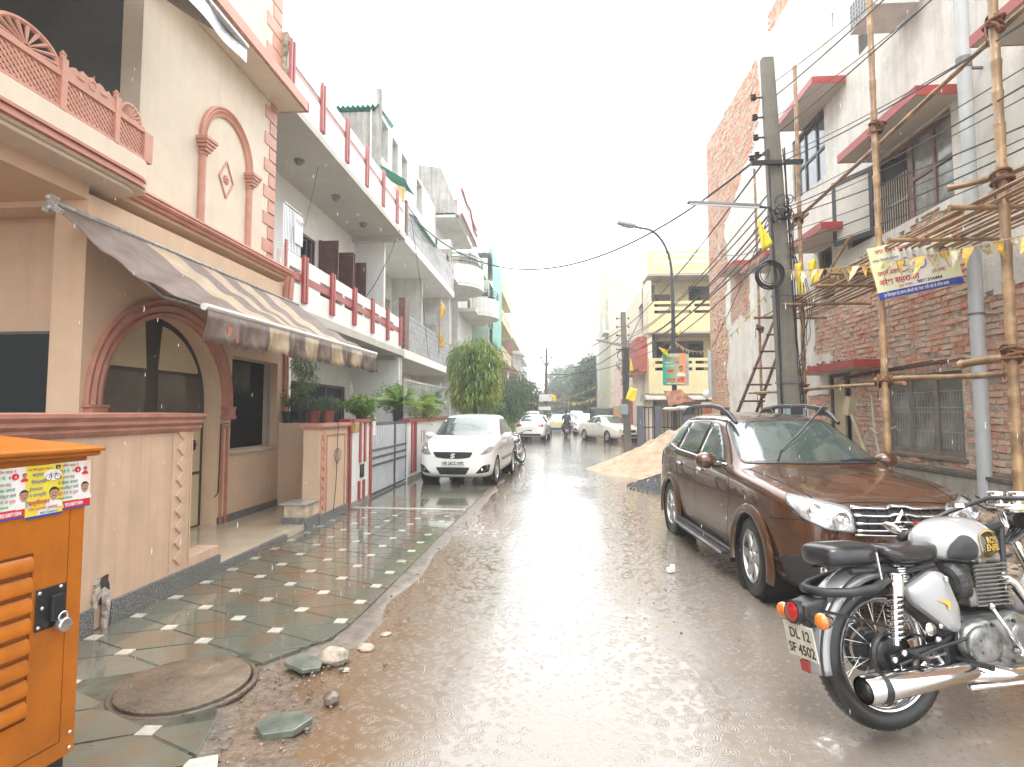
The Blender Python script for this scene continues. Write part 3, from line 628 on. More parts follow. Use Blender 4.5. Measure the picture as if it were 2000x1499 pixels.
b.build('louvre',ORG_,o,smooth=25)
b=B(); b.prism([(-.75,1.53),(.03,1.475),(.035,1.44),(.02,1.435),(-.75,1.44)],'y',-W_-.02,.035); b.box(.02,.05,-W_,.045,1.455,1.472); b.build('roof',ORG_,oc_,bevel=.005)
b=B(); b.box(-.68,-.02,-W_+.02,-.02,0,.24); b.build('base_frame',BLACKM,oc_,bevel=.01)
b=B(); b.box(.006,.012,-.187,-.070,.775,.935); b.box(.012,.03,-.137,-.09,.80,.90); o2=b.build('latch_plate',BLACKM,oc_,bevel=.006)
b=B(); 
for y,z in ((-.177,.79),(-.177,.92),(-.082,.79),(-.095,.925),(-.03,.33),(-.03,.27),(-.165,.86)): b.ball((.012,y,z),.008,8,6)
b.build('bolt',M('zinc_bolt',(.5,.5,.5),.3,metal=.8),oc_,smooth=True)
b=B(); b.torus((.042,-.103,.812),.018,.005,(1,0,0),16,8); b.lathe([(.0,0),(.026,.002),(.028,.01),(.028,.028),(.024,.034),(.0,.036)],(.026,-.103,.782),(1,0,0),20,False); pl=b
pk_=b.build('padlock',STEEL,oc_,smooth=40,bevel=.012); tag(pk_,None)
oc_.location=(-1.96,2.3,.0); oc_.rotation_euler=(0,0,R(-9.5)); OCM=Matrix.Translation((-1.96,2.3,0))@Matrix.Rotation(R(-9.5),4,'Z')
# posters glued on it: each a sheet, with printed shapes as children
def poster(name,label,w,h,bgm,items,mx,group=None,cat='poster',thick=.0012):
    t=thing(name,label,cat,(0,0,0),world=False,group=group)
    b=B(); b.box(0,w,0,h,0,thick); b.build('sheet',bgm,t)
    lv=thick
    for it in items:
        lv+=.0004
        if it[0]=='rect': b=B(); b.box(it[1],it[2],it[3],it[4],thick,lv); b.build(it[6] if len(it)>6 else 'printed_band',it[5],t)
        elif it[0]=='text': lettering(it[1],it[4],it[5],Matrix.Translation((it[2],it[3],lv)),t,sx=it[6] if len(it)>6 else 1,off=it[7] if len(it)>7 else 0,ext=.0002)
        elif it[0]=='oval': b=B(); b.prism([(it[1]+it[3]*math.cos(i*PI/16),it[2]+it[4]*math.sin(i*PI/16)) for i in range(32)],'z',thick,lv); b.build(it[6] if len(it)>6 else 'printed_shape',it[5],t)
        elif it[0]=='poly': b=B(); b.prism(it[1],'z',thick,lv); b.build(it[3] if len(it)>3 else 'printed_shape',it[2],t)
        elif it[0]=='cycle':
            x,y,s,mt=it[1:5]; b=B()
            b.torus((x-.5*s,y,lv),.32*s,.03*s,(0,0,1),20,4); b.torus((x+.5*s,y,lv),.32*s,.03*s,(0,0,1),20,4)
            for p,q_ in (((-.5,0),(-.15,.02)),((-.15,.02),(-.28,.45)),((-.5,0),(-.24,.36)),((-.24,.36),(.3,.4)),((-.15,.02),(.32,.33)),((.5,0),(.27,.52)),((.27,.52),(.15,.55)),((-.38,.47),(-.18,.47))): b.tube([(x+p[0]*s,y+p[1]*s,lv),(x+q_[0]*s,y+q_[1]*s,lv)],.025*s,4)
            b.build('bicycle_symbol',mt,t)
        elif it[0]=='man':
            x,y,s=it[1:4]; lv+=.0004
            sk=M('printed_skin',(.42,.25,.17),.5,var=.1); hr=M('printed_hair',(.02,.018,.016),.5,var=0); sh_=it[4]
            b=B(); b.prism([(x-.9*s,y-1.5*s),(x-.85*s,y-.95*s),(x-.3*s,y-.62*s),(x+.3*s,y-.62*s),(x+.85*s,y-.95*s),(x+.9*s,y-1.5*s)],'z',thick,lv); b.build('printed_shirt',sh_,t)
            b=B(); b.prism([(x-.2*s,y-.7*s),(x-.2*s,y-.4*s),(x+.2*s,y-.4*s),(x+.2*s,y-.7*s)],'z',thick,lv+.0002); b.prism([(x+.46*s*math.cos(i*PI/12),y+.6*s*math.sin(i*PI/12)-.0*s) for i in range(24)],'z',thick,lv+.0004); b.build('printed_face',sk,t)
            b=B(); b.prism([(x+.5*s*math.cos(PI*i/12),y+.12*s+.6*s*math.sin(PI*i/12)) for i in range(13)]+[(x-.44*s,y+.3*s),(x-.2*s,y+.42*s),(x+.25*s,y+.44*s),(x+.44*s,y+.3*s)],'z',thick,lv+.0006)
            b.box(x-.17*s,x+.17*s,y-.28*s,y-.2*s,thick,lv+.0006); b.box(x-.27*s,x-.1*s,y+.04*s,y+.1*s,thick,lv+.0006); b.box(x+.1*s,x+.27*s,y+.04*s,y+.1*s,thick,lv+.0006); b.build('printed_hair',hr,t)
    t.matrix_world=mx; return t
pc=lambda n,c:M('print_'+n,c,.45,var=.05,vs=20)
PWH,PYE,PBL,PRD,PGR,POR,PBK=pc('white',(.72,.7,.68)),pc('yellow',(.72,.6,.06)),pc('blue',(.03,.06,.32)),pc('red',(.6,.02,.03)),pc('green',(.1,.42,.3)),pc('orange',(.75,.28,.12)),pc('black',(.03,.03,.03))
PMG=pc('crimson',(.5,.02,.08))
def grad(name,c1,c2,c3,w):
    m,t,nd,lk,p=nmat(name); co=nd.new('ShaderNodeTexCoord').outputs['Object']; s=nd.new('ShaderNodeSeparateXYZ'); lk.new(co,s.inputs[0])
    lk.new(ramp(nd,lk,mth(nd,lk,'DIVIDE',s.outputs[0],w),[(.1,c1),(.5,c2),(.9,c3)]),p.inputs['Base Color']); p.inputs['Roughness'].default_value=.45; return m
GSH=grad('print_tricolour',(.42,.66,.45),(.75,.75,.72),(.80,.42,.25),.24)
def redposter(y0,z0,label,tilt,dz):
    w,h=.17,.19; mx=OCM@frame((.0075+dz,y0,z0),(0,math.cos(tilt),math.sin(tilt)),(0,-math.sin(tilt),math.cos(tilt)))
    its=[('rect',0,w,0,.034,PRD),('rect',0,w,-.0,.006,PBL),('text','1544018, 9210871504',.004,.012,.019,PWH,.78,.0006),('man',.145,.08,.032,PWH),('man',.145,.155,.014,PRD),
     ('text','नगर निगम वार्ड नं.',.02,.172,.014,PRD),('text','वार्ड नं.  6  से',.03,.15,.017,PBK),('oval',.112,.156,.012,.012,PRD),('text','6',.108,.15,.016,PWH),('text','कुमार सैनी (अजय लालू)',.005,.126,.015,PMG,.7),('text','ने सेवक जनता',.03,.104,.017,PBK,.9),('text','व मजिस्टर वाले',.03,.083,.016,PBK,.9),('text','सिंह सैनी के पुत्र',.025,.062,.016,PMG,.9),('text','अपना कीमती वोट देकर विजयी बनाएं',.005,.044,.010,PBK,.62)]
    return poster('election_poster',label,w,h,GSH,its,mx,'election posters glued to the orange cabinet')
redposter(-.30,1.15,'white and orange election poster with red number band, at the right edge of the orange cabinet',.05,.001) if 0 else None
redposter(-.155,1.225,'white and orange election poster with red number band, right corner of the orange cabinet',.02,.000)
redposter(-.395,1.22,'white and orange poster with red number band, cut off at the extreme left',.02,.001)
mx=OCM@frame((.0105,-.245,1.212),(0,math.cos(.02),math.sin(.02)),(0,-math.sin(.02),math.cos(.02)))
poster('election_poster','yellow election poster with bicycle symbol and moustached man between two white ones',.142,.2,PYE,[('rect',0,.142,0,.009,PBL),('rect',.045,.12,.009,.03,PWH),('text','नगर निगम गुरुग्राम वार्ड नं.-',.006,.182,.0115,PMG,.8),('rect',.112,.128,.18,.195,PBK),('text','6',.116,.181,.015,PWH),
  ('oval',.1,.158,.034,.022,PWH),('cycle',.1,.15,.035,PBK),('man',.105,.085,.036,PWH),('text','कर्मठ',.02,.160,.018,PBL),('text','िशक्षित',.017,.132,.018,PBL),('text','ईमानदार',.01,.106,.016,PBL),('text','व जनप्रिय',.01,.083,.016,PBL),('text','उम्मीदवार',.008,.052,.021,PMG,1,.0004),('text','नरेश सहरावत (सरपंच)',.008,.03,.015,PMG,.9),('text','9871344444',.05,.012,.013,PBK)],mx,'election posters glued to the orange cabinet')
# ================================================================ left: white house with red strips
XF=-4.6
wh=thing('white_house','white two storey house with brick red strips on long balcony parapets','house',(-4.6,9.5,0))
b=B(); b.box(-6.35,-6.15,9.3,17.35,0,7.0); b.box(-9,-6.15,17.2,17.4,0,7.0); b.box(-6.2,-5.2,17.2,17.35,3.3,7.0); b.box(-6.2,-4.7,17.2,17.35,0,3.3); b.build('wall',WHITE,wh)
b=B(); b.box(-6.2,XF+.02,9.3,17.4,6.99,7.12); b.box(-6.2,XF+.02,9.3,17.4,3.33,3.5); b.build('floor_slab',GREYS,wh)
b=B(); b.box(-6.17,-4.75,16.95,17.19,6.86,6.99); b.box(-6.17,-4.75,16.95,17.19,3.2,3.33); b.build('beam',GREYS,wh)
b=B(); b.wall('x',9.42,17.3,7.0,8.12,XF-.14,XF,[(9.6,17.2,7.72,7.86)]) ; b.build('upper_parapet',WHITE,wh,bevel=.008)
b=B(); b.box(XF-.05,XF-.02,9.6,17.2,7.72,7.86); b.build('rose_band',M('pale_rose_paint',(.55,.33,.30),.6),wh)
b=B(); b.wall('x',9.42,17.1,3.34,4.44,XF-.14,XF,[(9.62+k*1.34+(.0 if k else 0),10.1+k*1.34+(.75 if k else 0),3.93,4.2) for k in range(6) if 10.85+k*1.34<17.3] ); b.build('lower_parapet',WHITE,wh,bevel=.008)
b=B(); b.box(XF-.045,XF+.014,9.45,17.0,4.0,4.13); b.box(XF-.0,XF+.02,9.42,9.5,3.9,4.6); b.build('red_band',RED,wh)
for k in range(6):
    y=10.2+k*1.34; b=B(); b.box(XF,XF+.055,y-.10,y-.02,3.62,4.5); b.box(XF,XF+.055,y+.02,y+.10,3.62,4.5); b.box(XF,XF+.03,y-.02,y+.02,3.66,4.46); b.build('red_strip',RED,wh,bevel=.006)
PKS=M('faded_red_paint',(.40,.12,.11),.5,var=.15,vs=8)
for k in range(6):
    y=9.48+k*1.38; b=B(); b.box(XF,XF+.055,y-.09,y-.025,7.2+(-.1 if k==0 else 0),8.2); b.box(XF,XF+.055,y+.025,y+.09,7.2+(-.1 if k==0 else 0),8.2); b.box(XF,XF+.03,y-.03,y+.03,7.24,8.16); b.build('rose_strip',PKS,wh,bevel=.006)
b=B(); b.prism(rag([(-4.93,7.1),(-4.62,7.1),(-4.62,8.3),(-4.93,8.26)],.015,.08,8),'y',9.38,9.46); b.build('parapet_end',M('rough_stone',(.42,.38,.28),.8,var=.5,vs=9,bmp=1,bs=14,bd=.05),wh)
b=B()
for k in range(3): b=B(); b.lathe([(.11,0),(.115,-.03),(.09,-.04),(.085,-.08),(.06,-.11),(.0,-.13)],(-5.38,11.58+k*2.07,6.99),n=18,cap=False); b.build('ceiling_lamp',M('frosted_lamp',(.2,.19,.16),.4),wh,smooth=40)
def shutterwin(parent,x,y0,y1,z0,z1,open_=True,m=None):
    m=m or M('brown_window_wood',(.13,.05,.035),.4,var=.25,vs=6)
    b=B(); b.wall('x',y0,y1,z0,z1,x,x+.07,[(y0+.07,y1-.07,z0+.07,z1-.07)]); f=b.build('window',m,parent)
    b=B(); b.box(x+.005,x+.02,y0+.05,y1-.05,z0+.05,z1-.05); b.build('pane',GLASS,f)
    b=B(); 
    for i in range(4): y=y0+.15+(y1-y0-.3)*i/3; b.tube([(x+.04,y,z0+.06),(x+.04,y,z1-.06)],.008,5)
    b.build('window_grille',M('grey_paint',(.3,.3,.3),.5),f)
    if open_:
        b=B(); 
        for yy,s in ((y0,-1),(y1,1)):
            b.wall('y',x+.05,x+.05+(y1-y0)*.45,z0+.03,z1-.03,yy,yy+.035*s,[(x+.12,x-.02+(y1-y0)*.45,z0+.12,z1-.12)])
            b.box(x+.1,x+(y1-y0)*.45,yy+.01*s,yy+.02*s,z0+.1,z1-.1)
        b.build('shutter',m,f)
    return f
shutterwin(wh,-6.15,12.9,14.1,4.5,6.0,False); shutterwin(wh,-6.15,14.5,15.6,4.5,6.15,True); shutterwin(wh,-6.15,15.95,16.9,4.5,6.2,True)
b=B(); b.box(-6.15,-6.1,9.9,11.2,3.5,5.9); b.build('balcony_door',BROWNF,wh)
shutterwin(wh,-6.15,12.6,16.4,1.2,2.35,False)
b=B(); b.box(-6.0,-5.9,11.0,11.1,0,3.33); b.box(-5.0,-4.8,10.0,10.2,0,3.33);b.build('verandah_post',WHITE,wh)
# railing piece with a letting notice
b=B()
for z in (4.5,5.28): b.tube([(XF-.07,9.5,z),(XF-.07,10.18,z)],.022 if z>5 else .012,8)
for i in range(12): y=9.5+i*.06; b.tube([(XF-.07,y,4.46),(XF-.07,y,5.28)],.009,5)
b.build('railing',STEEL,wh,smooth=40)
ws=M('notice_paper',(.78,.78,.74),.5,var=.03)
tl=thing('letting_notice','white TO LET notice tied to the metal railing of the upper left balcony','notice',(XF-.03,10.0,4.8))
b=B(); b.box(XF-.04,XF-.036,9.88,10.2,4.68,5.22); b.build('sheet',ws,tl); mx=frame((XF-.035,9.9,5.05),(0,1,0),(0,0,1))
lettering('TOLET',.105,M('grey_ink',(.08,.08,.09),.6,var=0),mx,tl,off=.002); lettering('9810 41 2213',.045,M('grey_ink'),frame((XF-.035,9.9,4.92),(0,1,0),(0,0,1)),tl) if 0 else None
# boundary wall, gate
bw=thing('white_boundary_wall','white boundary wall with red vertical strips and letterbox beside the grille gate','wall',(-3.4,9.8,0))
b=B(); b.wall('x',9.25,10.24,.04,1.44,-3.5,-3.3,[]); b.build('wall',WHITE,bw,bevel=.006)
b=B(); b.box(-3.52,-3.26,9.26,10.26,1.44,1.5); b.box(-3.30,-3.27,9.12,9.2,.05,1.5); b.box(-3.3,-3.27,10.16,10.26,.05,1.44)
for y in (9.62,9.86): b.box(-3.3,-3.275,y,y+.085,.75,1.44); b.box(-3.3,-3.275,y-.04,y+.045,.1,.45)
b.build('red_strip',RED,bw,bevel=.004)
b=B(); b.box(-3.3,-3.28,9.68,9.86,.5,.72+.0); b.build('letter_slot',BLACKM,bw)
b=B(); b.box(-3.31,-3.28,9.2,10.26,.03,.14); b.build('plinth',M('grey_cement',(.28,.27,.24),.5,var=.2),bw)
b=B(); b.box(-3.35,-3.2,9.16,9.34,1.28,1.44); one(b,'meter_box',M('yellow_box',(.45,.34,.12),.5,var=.2),'small dirty yellow box at the top of the wall end beside the peach pier','box',bevel=.008)
gt=thing('grille_gate','double steel grille gate with dark bands across its middle','gate',(-3.4,11.6,0))
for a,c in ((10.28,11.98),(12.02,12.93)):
    b=B(); b.wall('x',a,c,.08,1.42,-3.38,-3.34,[(a+.04,c-.04,.12,1.38)]); lf=b.build('leaf_frame',M('dark_grey_paint',(.07,.075,.08),.4),gt)
    b=B(); k=int((c-a)/.105)
    for i in range(1,k): y=a+(c-a)*i/k; b.box(-3.372,-3.335,y-.018,y+.018,.12,1.36)
    b.build('bars',M('silver_grey_bars',(.66,.67,.68),.4,var=.1),lf)
    b=B()
    for z in (.60,.74,.88): b.box(-3.39,-3.33,a,c,z,z+.045)
    b.build('cross_band',M('dark_grey_paint'),lf)
    b=B(); b.box(-3.40,-3.392,a+.02,c-.02,.1,1.38); b.build('shade_sheet',M('gate_gap_shade',(.16,.165,.17),.4,var=.3,vs=5),lf)  # added dark sheet standing in for the shade between the bars
    b=B(); b.box(-3.36,-3.345,a+.04,c-.04,.64,.9); b.build('pressed_sheet',M('pressed_sheet',(.5,.5,.52),.3,metal=.5,var=.4,vs=18),lf)
b=B(); b.box(-3.33,-3.325,10.3,10.62,1.18,1.52); one(b,'paper_notice',ws,'blank white sheet taped to the top left corner of the grille gate','notice')
bw2=thing('white_boundary_wall','longer white boundary wall with three thin red strips, behind the white hatchback','wall',(-3.4,15,0))
b=B(); b.wall('x',12.98,18.9,.04,1.38,-3.5,-3.3,[]); b.build('wall',WHITE,bw2,bevel=.006)
b=B(); b.box(-3.52,-3.26,12.95,18.9,1.38,1.45)
for y in (13.22,13.45,13.62): b.box(-3.3,-3.272,y,y+.07,.2,1.38)
b.build('red_strip',RED,bw2)
b=B(); b.box(-3.31,-3.27,12.97,18.9,.03,.14); b.build('plinth',M('grey_cement'),bw2)
for y,g_ in ((14.25,.08),(14.5,.12)):
    b=B(); b.box(-3.3,-3.298,y,y+g_,.85,1.15); one(b,'bill_on_wall',M('bleached_bill'+str(y),(.25,.3,.33) if y<14.4 else (.5,.25,.2),.6,var=.6,vs=30),'small faded '+('grey' if y<14.4 else 'reddish')+' bill pasted on the white boundary wall','bill')
# ---- generic parts for row houses
def railing(x,y0,y1,z,h,parent,mat,solid=None,n=None,ax='x'):
    b=B(); b.tube([(x,y0,z+h),(x,y1,z+h)],.025,6); b.tube([(x,y0,z+.1),(x,y1,z+.1)],.015,5)
    n=n or int((y1-y0)/.11)
    for i in range(n+1): y=y0+(y1-y0)*i/n; b.tube([(x,y,z),(x,y,z+h)],.011,4)
    if solid:
        for k in range(1,6): b.tube([(x,y0,z+h*k/6),(x,y1,z+h*k/6)],.012,4)
    return b.build('railing',mat,parent)
HZ=17.35
h3=thing('grey_railing_house','three storey off-white house with long grey mesh balcony railings beyond the white house','house',(-5,18,0))
OFFW=M('weathered_white',(.66,.65,.60),.7,var=.08,vs=1.5,streak=.3,dirt=(.4,.39,.34)); STAIN=M('black_stained_cement',(.33,.32,.29),.8,var=.25,vs=1.2,streak=.8,dirt=(.13,.13,.12))
b=B(); b.wall('x',17.4,26.4,0,7.0,-6.6,-6.4,[(18.6,19.6,3.6,6.0),(20.4,22,4.5,6),(23,24,3.6,6),(18.5,20,1,2.4),(21.5,24,.8,2.5)]); b.box(-6.4,-5.2,22.3,22.5,3.5,7.0); b.box(-6.5,-4.8,26.25,26.4,0,7); b.box(-4.9,-4.7,17.42,17.6,0,3.3); b.build('wall',OFFW,h3)
b=B(); b.box(-6.8,-6.7,17.4,26.4,0,7); b.build('room_behind',DARK,h3)
b=B(); b.box(-6.5,XF,17.42,26.4,6.95,7.25); b.box(-6.5,XF,17.42,26.4,3.3,3.58); b.build('floor_slab',WHITE,h3,bevel=.01)
b=B(); b.wall('x',17.5,26.3,7.25,11.3,-5.8,-5.5,[(17.75,18.45,9.9,11.15),(18.95,19.7,9.9,11.15),(20.2,21.0,9.9,11.15),(22.5,23.5,9.9,11.15),(18,19,7.3,9.2),(21,22.5,7.9,9.2)]); b.build('upper_wall',OFFW,h3)
b=B(); b.box(-5.9,-5.75,17.5,26.3,7.3,11.2); b.build('grey_shutter',M('grey_shutter',(.2,.2,.19),.6,var=.3,vs=4),h3)
b=B(); b.box(-6.9,-5.52,17.3,17.5,7.2,11.15); b.box(-5.56,-5.42,17.28,17.5,7.2,11.9); b.build('stained_wall',STAIN,h3)
b=B(); n=28; V=[]
for i in range(n*4+1):
    x=-6.95+1.5*i/(n*4); V+= [(x,17.15,11.28+.045*math.sin(i*PI/6)),(x,19,11.5+.045*math.sin(i*PI/6))]
b.add(V,[(2*i,2*i+2,2*i+3,2*i+1) for i in range(n*4)]); o=b.build('green_corrugated_roof',M('green_sheet',(.02,.22,.13),.5,var=.3),h3,smooth=True); s_=o.modifiers.new('s','SOLIDIFY'); s_.thickness=.02
b=B(); b.tube([(-5.7,17.25,7.5),(-5.7,17.25,12.4)],.02,6); b.tube([(-5.7,17.25,12.4),(-5.5,17.2,11.9)],.015,6); b.build('mast',STEEL,h3)
MESHG=M('grey_white_railing',(.55,.55,.55),.5,var=.2)
railing(XF-.03,17.6,26.3,7.25,1.0,h3,MESHG,True,80); railing(XF-.03,18.2,26.3,3.58,1.1,h3,MESHG,True,76)
b=B(); b.box(XF-.05,XF+.02,17.45,17.65,7.2,8.3); b.box(XF-.2,XF,17.5,18.0,3.58,5.2); b.build('gate_post',M('rusty_box',(.2,.1,.07),.6,var=.4,vs=9),h3)
for x0,x1,y0,y1,z0,z1 in ((-5.3,-4.5,16.9,18.2,8.75,9.25),(-5.2,-4.5,18.4,22.0,8.1,8.4)):
    b=B(); b.grid(lambda u,v:(x0+(x1-x0)*v,y0+(y1-y0)*u,z1-(z1-z0)*v-.05*math.sin(PI*u)),8,4); o=b.build('green_canopy',M('green_canopy_cloth',(.02,.24,.15),.6,var=.25),h3,smooth=True); s_=o.modifiers.new('s','SOLIDIFY'); s_.thickness=.02
b=B(); b.lathe([(.14,0),(.17,.2),(.2,.4),(.0,.4)],(-4.7,17.0,8.1),n=14); one(b,'hanging_planter',M('straw_planter',(.55,.4,.2),.7,var=.2),'straw coloured planter hanging at the end of the upper red striped parapet','planter',smooth=40)
b=B(); b.tube([(-3.35,18.2,1.45),(-3.35,25.8,1.45)],.02,5); 
for i in range(60): y=18.9+i*.115; b.tube([(-3.35,y,.1),(-3.35,y,1.9)],.011,4)
for z in (.4,1.8): b.tube([(-3.35,18.9,z),(-3.35,25.8,z)],.015,4)
one(b,'steel_fence',MESHG,'rusty white vertical bar fence in front of the grey railing house','fence')
b=B()
for z in (1.5,1.75,2.35): b.tube([(-3.42,13.0,z),(-3.42,18.8,z)],.013,5)
for i in range(52): y=13.0+i*.112; b.tube([(-3.42,y,1.4),(-3.42,y,2.4)],.009,4)
one(b,'fence_on_wall',MESHG,'pale vertical bar fence standing on the longer white boundary wall behind the palm','fence')
# window with radial grille and hanging flag
b=B()
for i in range(12):
    a=PI*i/11; b.tube([(-6.35,20.2,4.7),(-6.35,20.2+.8*math.cos(a),4.7+.7*math.sin(a))],.015,4)
b.build('fan_grille',BLACKM,h3)
fl=thing('hanging_flag','yellow and orange flag hanging on a short pole at the grey railing house','flag',(-4.6,23.5,4.2))
b=B(); b.tube([(-4.55,22.6,3.9),(-4.5,22.6,6.3)],.025,6); b.build('pole',M('bamboo',(.4,.27,.13),.5,var=.2),fl)
b=B(); b.grid(lambda u,v:(-4.5+.12*math.sin(v*9)*u,22.6+.45*u*(1-.5*v)+.05*math.sin(v*14),6.1-1.9*v),8,22); o=b.build('cloth',M('orange_yellow_cloth',(.62,.33,.02),.7,var=.5,vs=5),fl,smooth=True); s_=o.modifiers.new('s','SOLIDIFY'); s_.thickness=.01
def aircon(loc,rz,label,sc=1,group=None):
    t=thing('window_aircon',label,'air conditioner',(0,0,0),world=False,group=group); hw=.33*sc; hh=.22*sc; dd=.6*sc
    cas=M('aircon_casing',(.6,.6,.56),.5,var=.1,streak=.3)
    b=B(); b.wall('x',-hw,hw,-hh,hh,-dd/2,dd/2,[]); b.build('casing',cas,t,bevel=.02)
    b=B(); 
    for i in range(9): b.box(dd/2,dd/2+.006,-hw+.04+i*(2*hw-.08)/8-.006,-hw+.04+i*(2*hw-.08)/8+.006,-hh+.03,hh-.03)
    for i in range(6): b.box(dd/2+.004,dd/2+.009,-hw+.03,hw-.03,-hh+.04+i*(2*hh-.08)/5-.004,-hh+.04+i*(2*hh-.08)/5+.004)
    b.build('grille',cas,t)
    b=B(); b.box(dd/2,dd/2+.003,-hw+.03,hw-.03,-hh+.03,hh-.03); b.build('coil_panel',M('coil',(.12,.15,.16),.5,var=.3,vs=30),t)
    return place(t,loc,rz)
aircon((-4.9,25.6,9.2),0,'window air conditioner on the third floor above the far end of the grey railing')
aircon((-5.6,25.6,5.8),0,'window air conditioner behind the hanging yellow flag')
# far row houses
def roundbal(parent,x,yc,r,z,wallm,railm,h=.9,rh=.5):
    b=B(); n=18; a=[(x+ r*math.cos(-PI/2+PI*i/n)*.75,yc+r*math.sin(-PI/2+PI*i/n)) for i in range(n+1)]
    b.prism([(x-.6,yc-r)]+a+[(x-.6,yc+r)],'z',z-.18,z); 
    for i in range(n): (p,q_),(u,v)=a[i],a[i+1]; b.add([(p,q_,z-.05),(u,v,z-.05),(u,v,z+h),(p,q_,z+h),(x+(p-x)*.85,yc+(q_-yc)*.93,z-.05),(x+(u-x)*.85,yc+(v-yc)*.93,z-.05),(x+(u-x)*.85,yc+(v-yc)*.93,z+h),(x+(p-x)*.85,yc+(q_-yc)*.93,z+h)],[(0,1,2,3),(4,7,6,5),(3,2,6,7)])
    b.build('round_balcony',wallm,parent,smooth=30)
    b=B()
    for hh in (.15,.32,rh): b.tube([(p-.04,q_,z+h+hh) for p,q_ in a],.02,5)
    for i in range(0,n+1,2): p,q_=a[i]; b.tube([(p-.04,q_,z+h),(p-.04,q_,z+h+rh)],.015,4)
    b.build('railing',railm,parent)
def rowhouse(name,label,x,y0,y1,hs,wallm,trimm,style='rail',depth=1.3,top=.0,seed=1,win=None):
    t=thing(name,label,'house',(x,y0,0)); rn=random.Random(seed); wallx=x-depth; H_=hs[-1]
    holes=[]
    for f,z in enumerate(hs[:-1]):
        zt=hs[f+1]; L=y1-y0; k=max(2,int(L/2.4))
        for i in range(k): yc=y0+L*(i+.5)/k; wv=rn.uniform(.45,.75); holes.append((yc-wv,yc+wv,z+(.1 if i%2 and f else .9),z+2.2))
    b=B(); b.wall('x',y0,y1,0,H_,wallx-.25,wallx,holes); b.box(wallx-4,wallx-.25,y0,y0+.2,0,H_); b.box(wallx-.25,x-.1,y0,y0+.15,0,H_-.5) if style!='round' else None; b.build('wall',wallm,t)
    b=B(); b.box(wallx-.6,wallx-.5,y0,y1,0,H_); b.box(wallx-4,wallx-.3,y0+.1,y1,H_-.2,H_); b.build('room_behind',DARK,t)
    wm=win or M('brown_window_wood')
    for h_ in holes[:60]:
        b=B(); b.wall('x',h_[0],h_[1],h_[2],h_[3],wallx-.14,wallx-.08,[(h_[0]+.06,(h_[0]+h_[1])/2-.03,h_[2]+.06,h_[3]-.06),((h_[0]+h_[1])/2+.03,h_[1]-.06,h_[2]+.06,h_[3]-.06)]); f=b.build('window',wm,t)
        b=B(); b.box(wallx-.13,wallx-.11,h_[0]+.05,h_[1]-.05,h_[2]+.05,h_[3]-.05); b.build('pane',GLASS,f)
    b=B()
    for z in hs[1:]: b.box(wallx,x,y0,y1,z-.12,z+.08)
    b.build('floor_slab',trimm,t)
    for z in hs[1:]:
        if style=='rail': railing(x-.05,y0+.1,y1-.1,z+.08,.95,t,MESHG)
        elif style=='solid': b=B(); b.wall('x',y0,y1,z+.08,z+.95,x-.12,x,[(y0+.3+i*.5,y0+.6+i*.5,z+.45,z+.75) for i in range(int((y1-y0-.6)/.5))]); b.build('parapet',wallm,t)
        elif style=='round' and z!=hs[2]: b=B(); b.wall('x',y0+.2,y1-.2,z+.08,z+.8,x-.3,x-.2,[]); b.build('parapet',trimm,t)
        elif style=='round': roundbal(t,x-.3,(y0+y1)/2,(y1-y0)*.32,z+.02,trimm,BLACKM)
    return t
LPINK=M('dusty_white_plaster',(.60,.57,.53),.7,var=.08,streak=.3); GREENP=M('pale_green_plaster',(.42,.55,.45),.7,var=.08,streak=.2); YELP=M('pale_yellow_plaster',(.62,.54,.30),.7,var=.06,streak=.2); BRICKP=M('dusty_red_plaster',(.45,.24,.17),.7,var=.1,streak=.2)
h4=rowhouse('round_balcony_house','white house with round balconies, maroon gable edge and red checked roof','',0,0,[0,1],0,0) if 0 else None
h4=rowhouse('round_balcony_house','white house with round balconies, maroon gable edge and red checked roof',-4.6,26.5,32,[0,3.4,8.0,11.0],LPINK,OFFW,'round',1.1,seed=3)
b=B(); b.prism([(-6.4,11),(-4.5,11),(-4.5,11.25),(-5.3,13.3),(-6.4,13.5)],'y',26.5,27.0); b.build('gable',STAIN,h4)
b=B(); b.prism([(26.5,11.0),(26.5,12.2),(28,12.0),(29.3,12.2),(30.4,11.5),(32,11.6),(32,11.0)],'x',-4.5,-4.3); b.build('scalloped_fascia',OFFW,h4)
b=B(); pts=[(26.5,12.2),(28,12.0),(29.3,12.2),(30.4,11.5),(32,11.6)]; b.tube([(-4.28,p,z+.03) for p,z in pts],.07,6); b.tube([(-4.28,26.5,11.02),(-4.28,32,11.02)],.06,6); b.build('maroon_edge',RED,h4)
b=B(); b.prism([(-5.4,12.1),(-4.3,11.9),(-4.25,12.0),(-4.75,13.0),(-5.4,13.1)],'y',30,32); b.build('checked_roof',M('red_white_check',(.5,.14,.16),.6,var=.8,vs=14),h4)
h5=rowhouse('round_balcony_house','paler white house whose lower round balcony sits behind the green tree crown',-4.4,32.3,38,[0,3.3,7.5,10.6],OFFW,OFFW,'round',1.0,seed=5)
h6=rowhouse('green_net_house','pale green house draped with turquoise safety net on the upper floors',-4.3,38.3,47,[0,3.2,6.4,9.6,12.6],GREENP,OFFW,'solid',1.4,seed=6)
b=B(); b.grid(lambda u,v:(-4.1+.12*math.sin(u*14+v*3)*v,38.6+6.8*u,12.9-6.6*v+.1*math.sin(u*9)),24,20); o=b.build('turquoise_net',M('turquoise_net',(.26,.52,.44),.8,var=.15,vs=3,streak=.3),h6,smooth=True); s_=o.modifiers.new('s','SOLIDIFY'); s_.thickness=.02
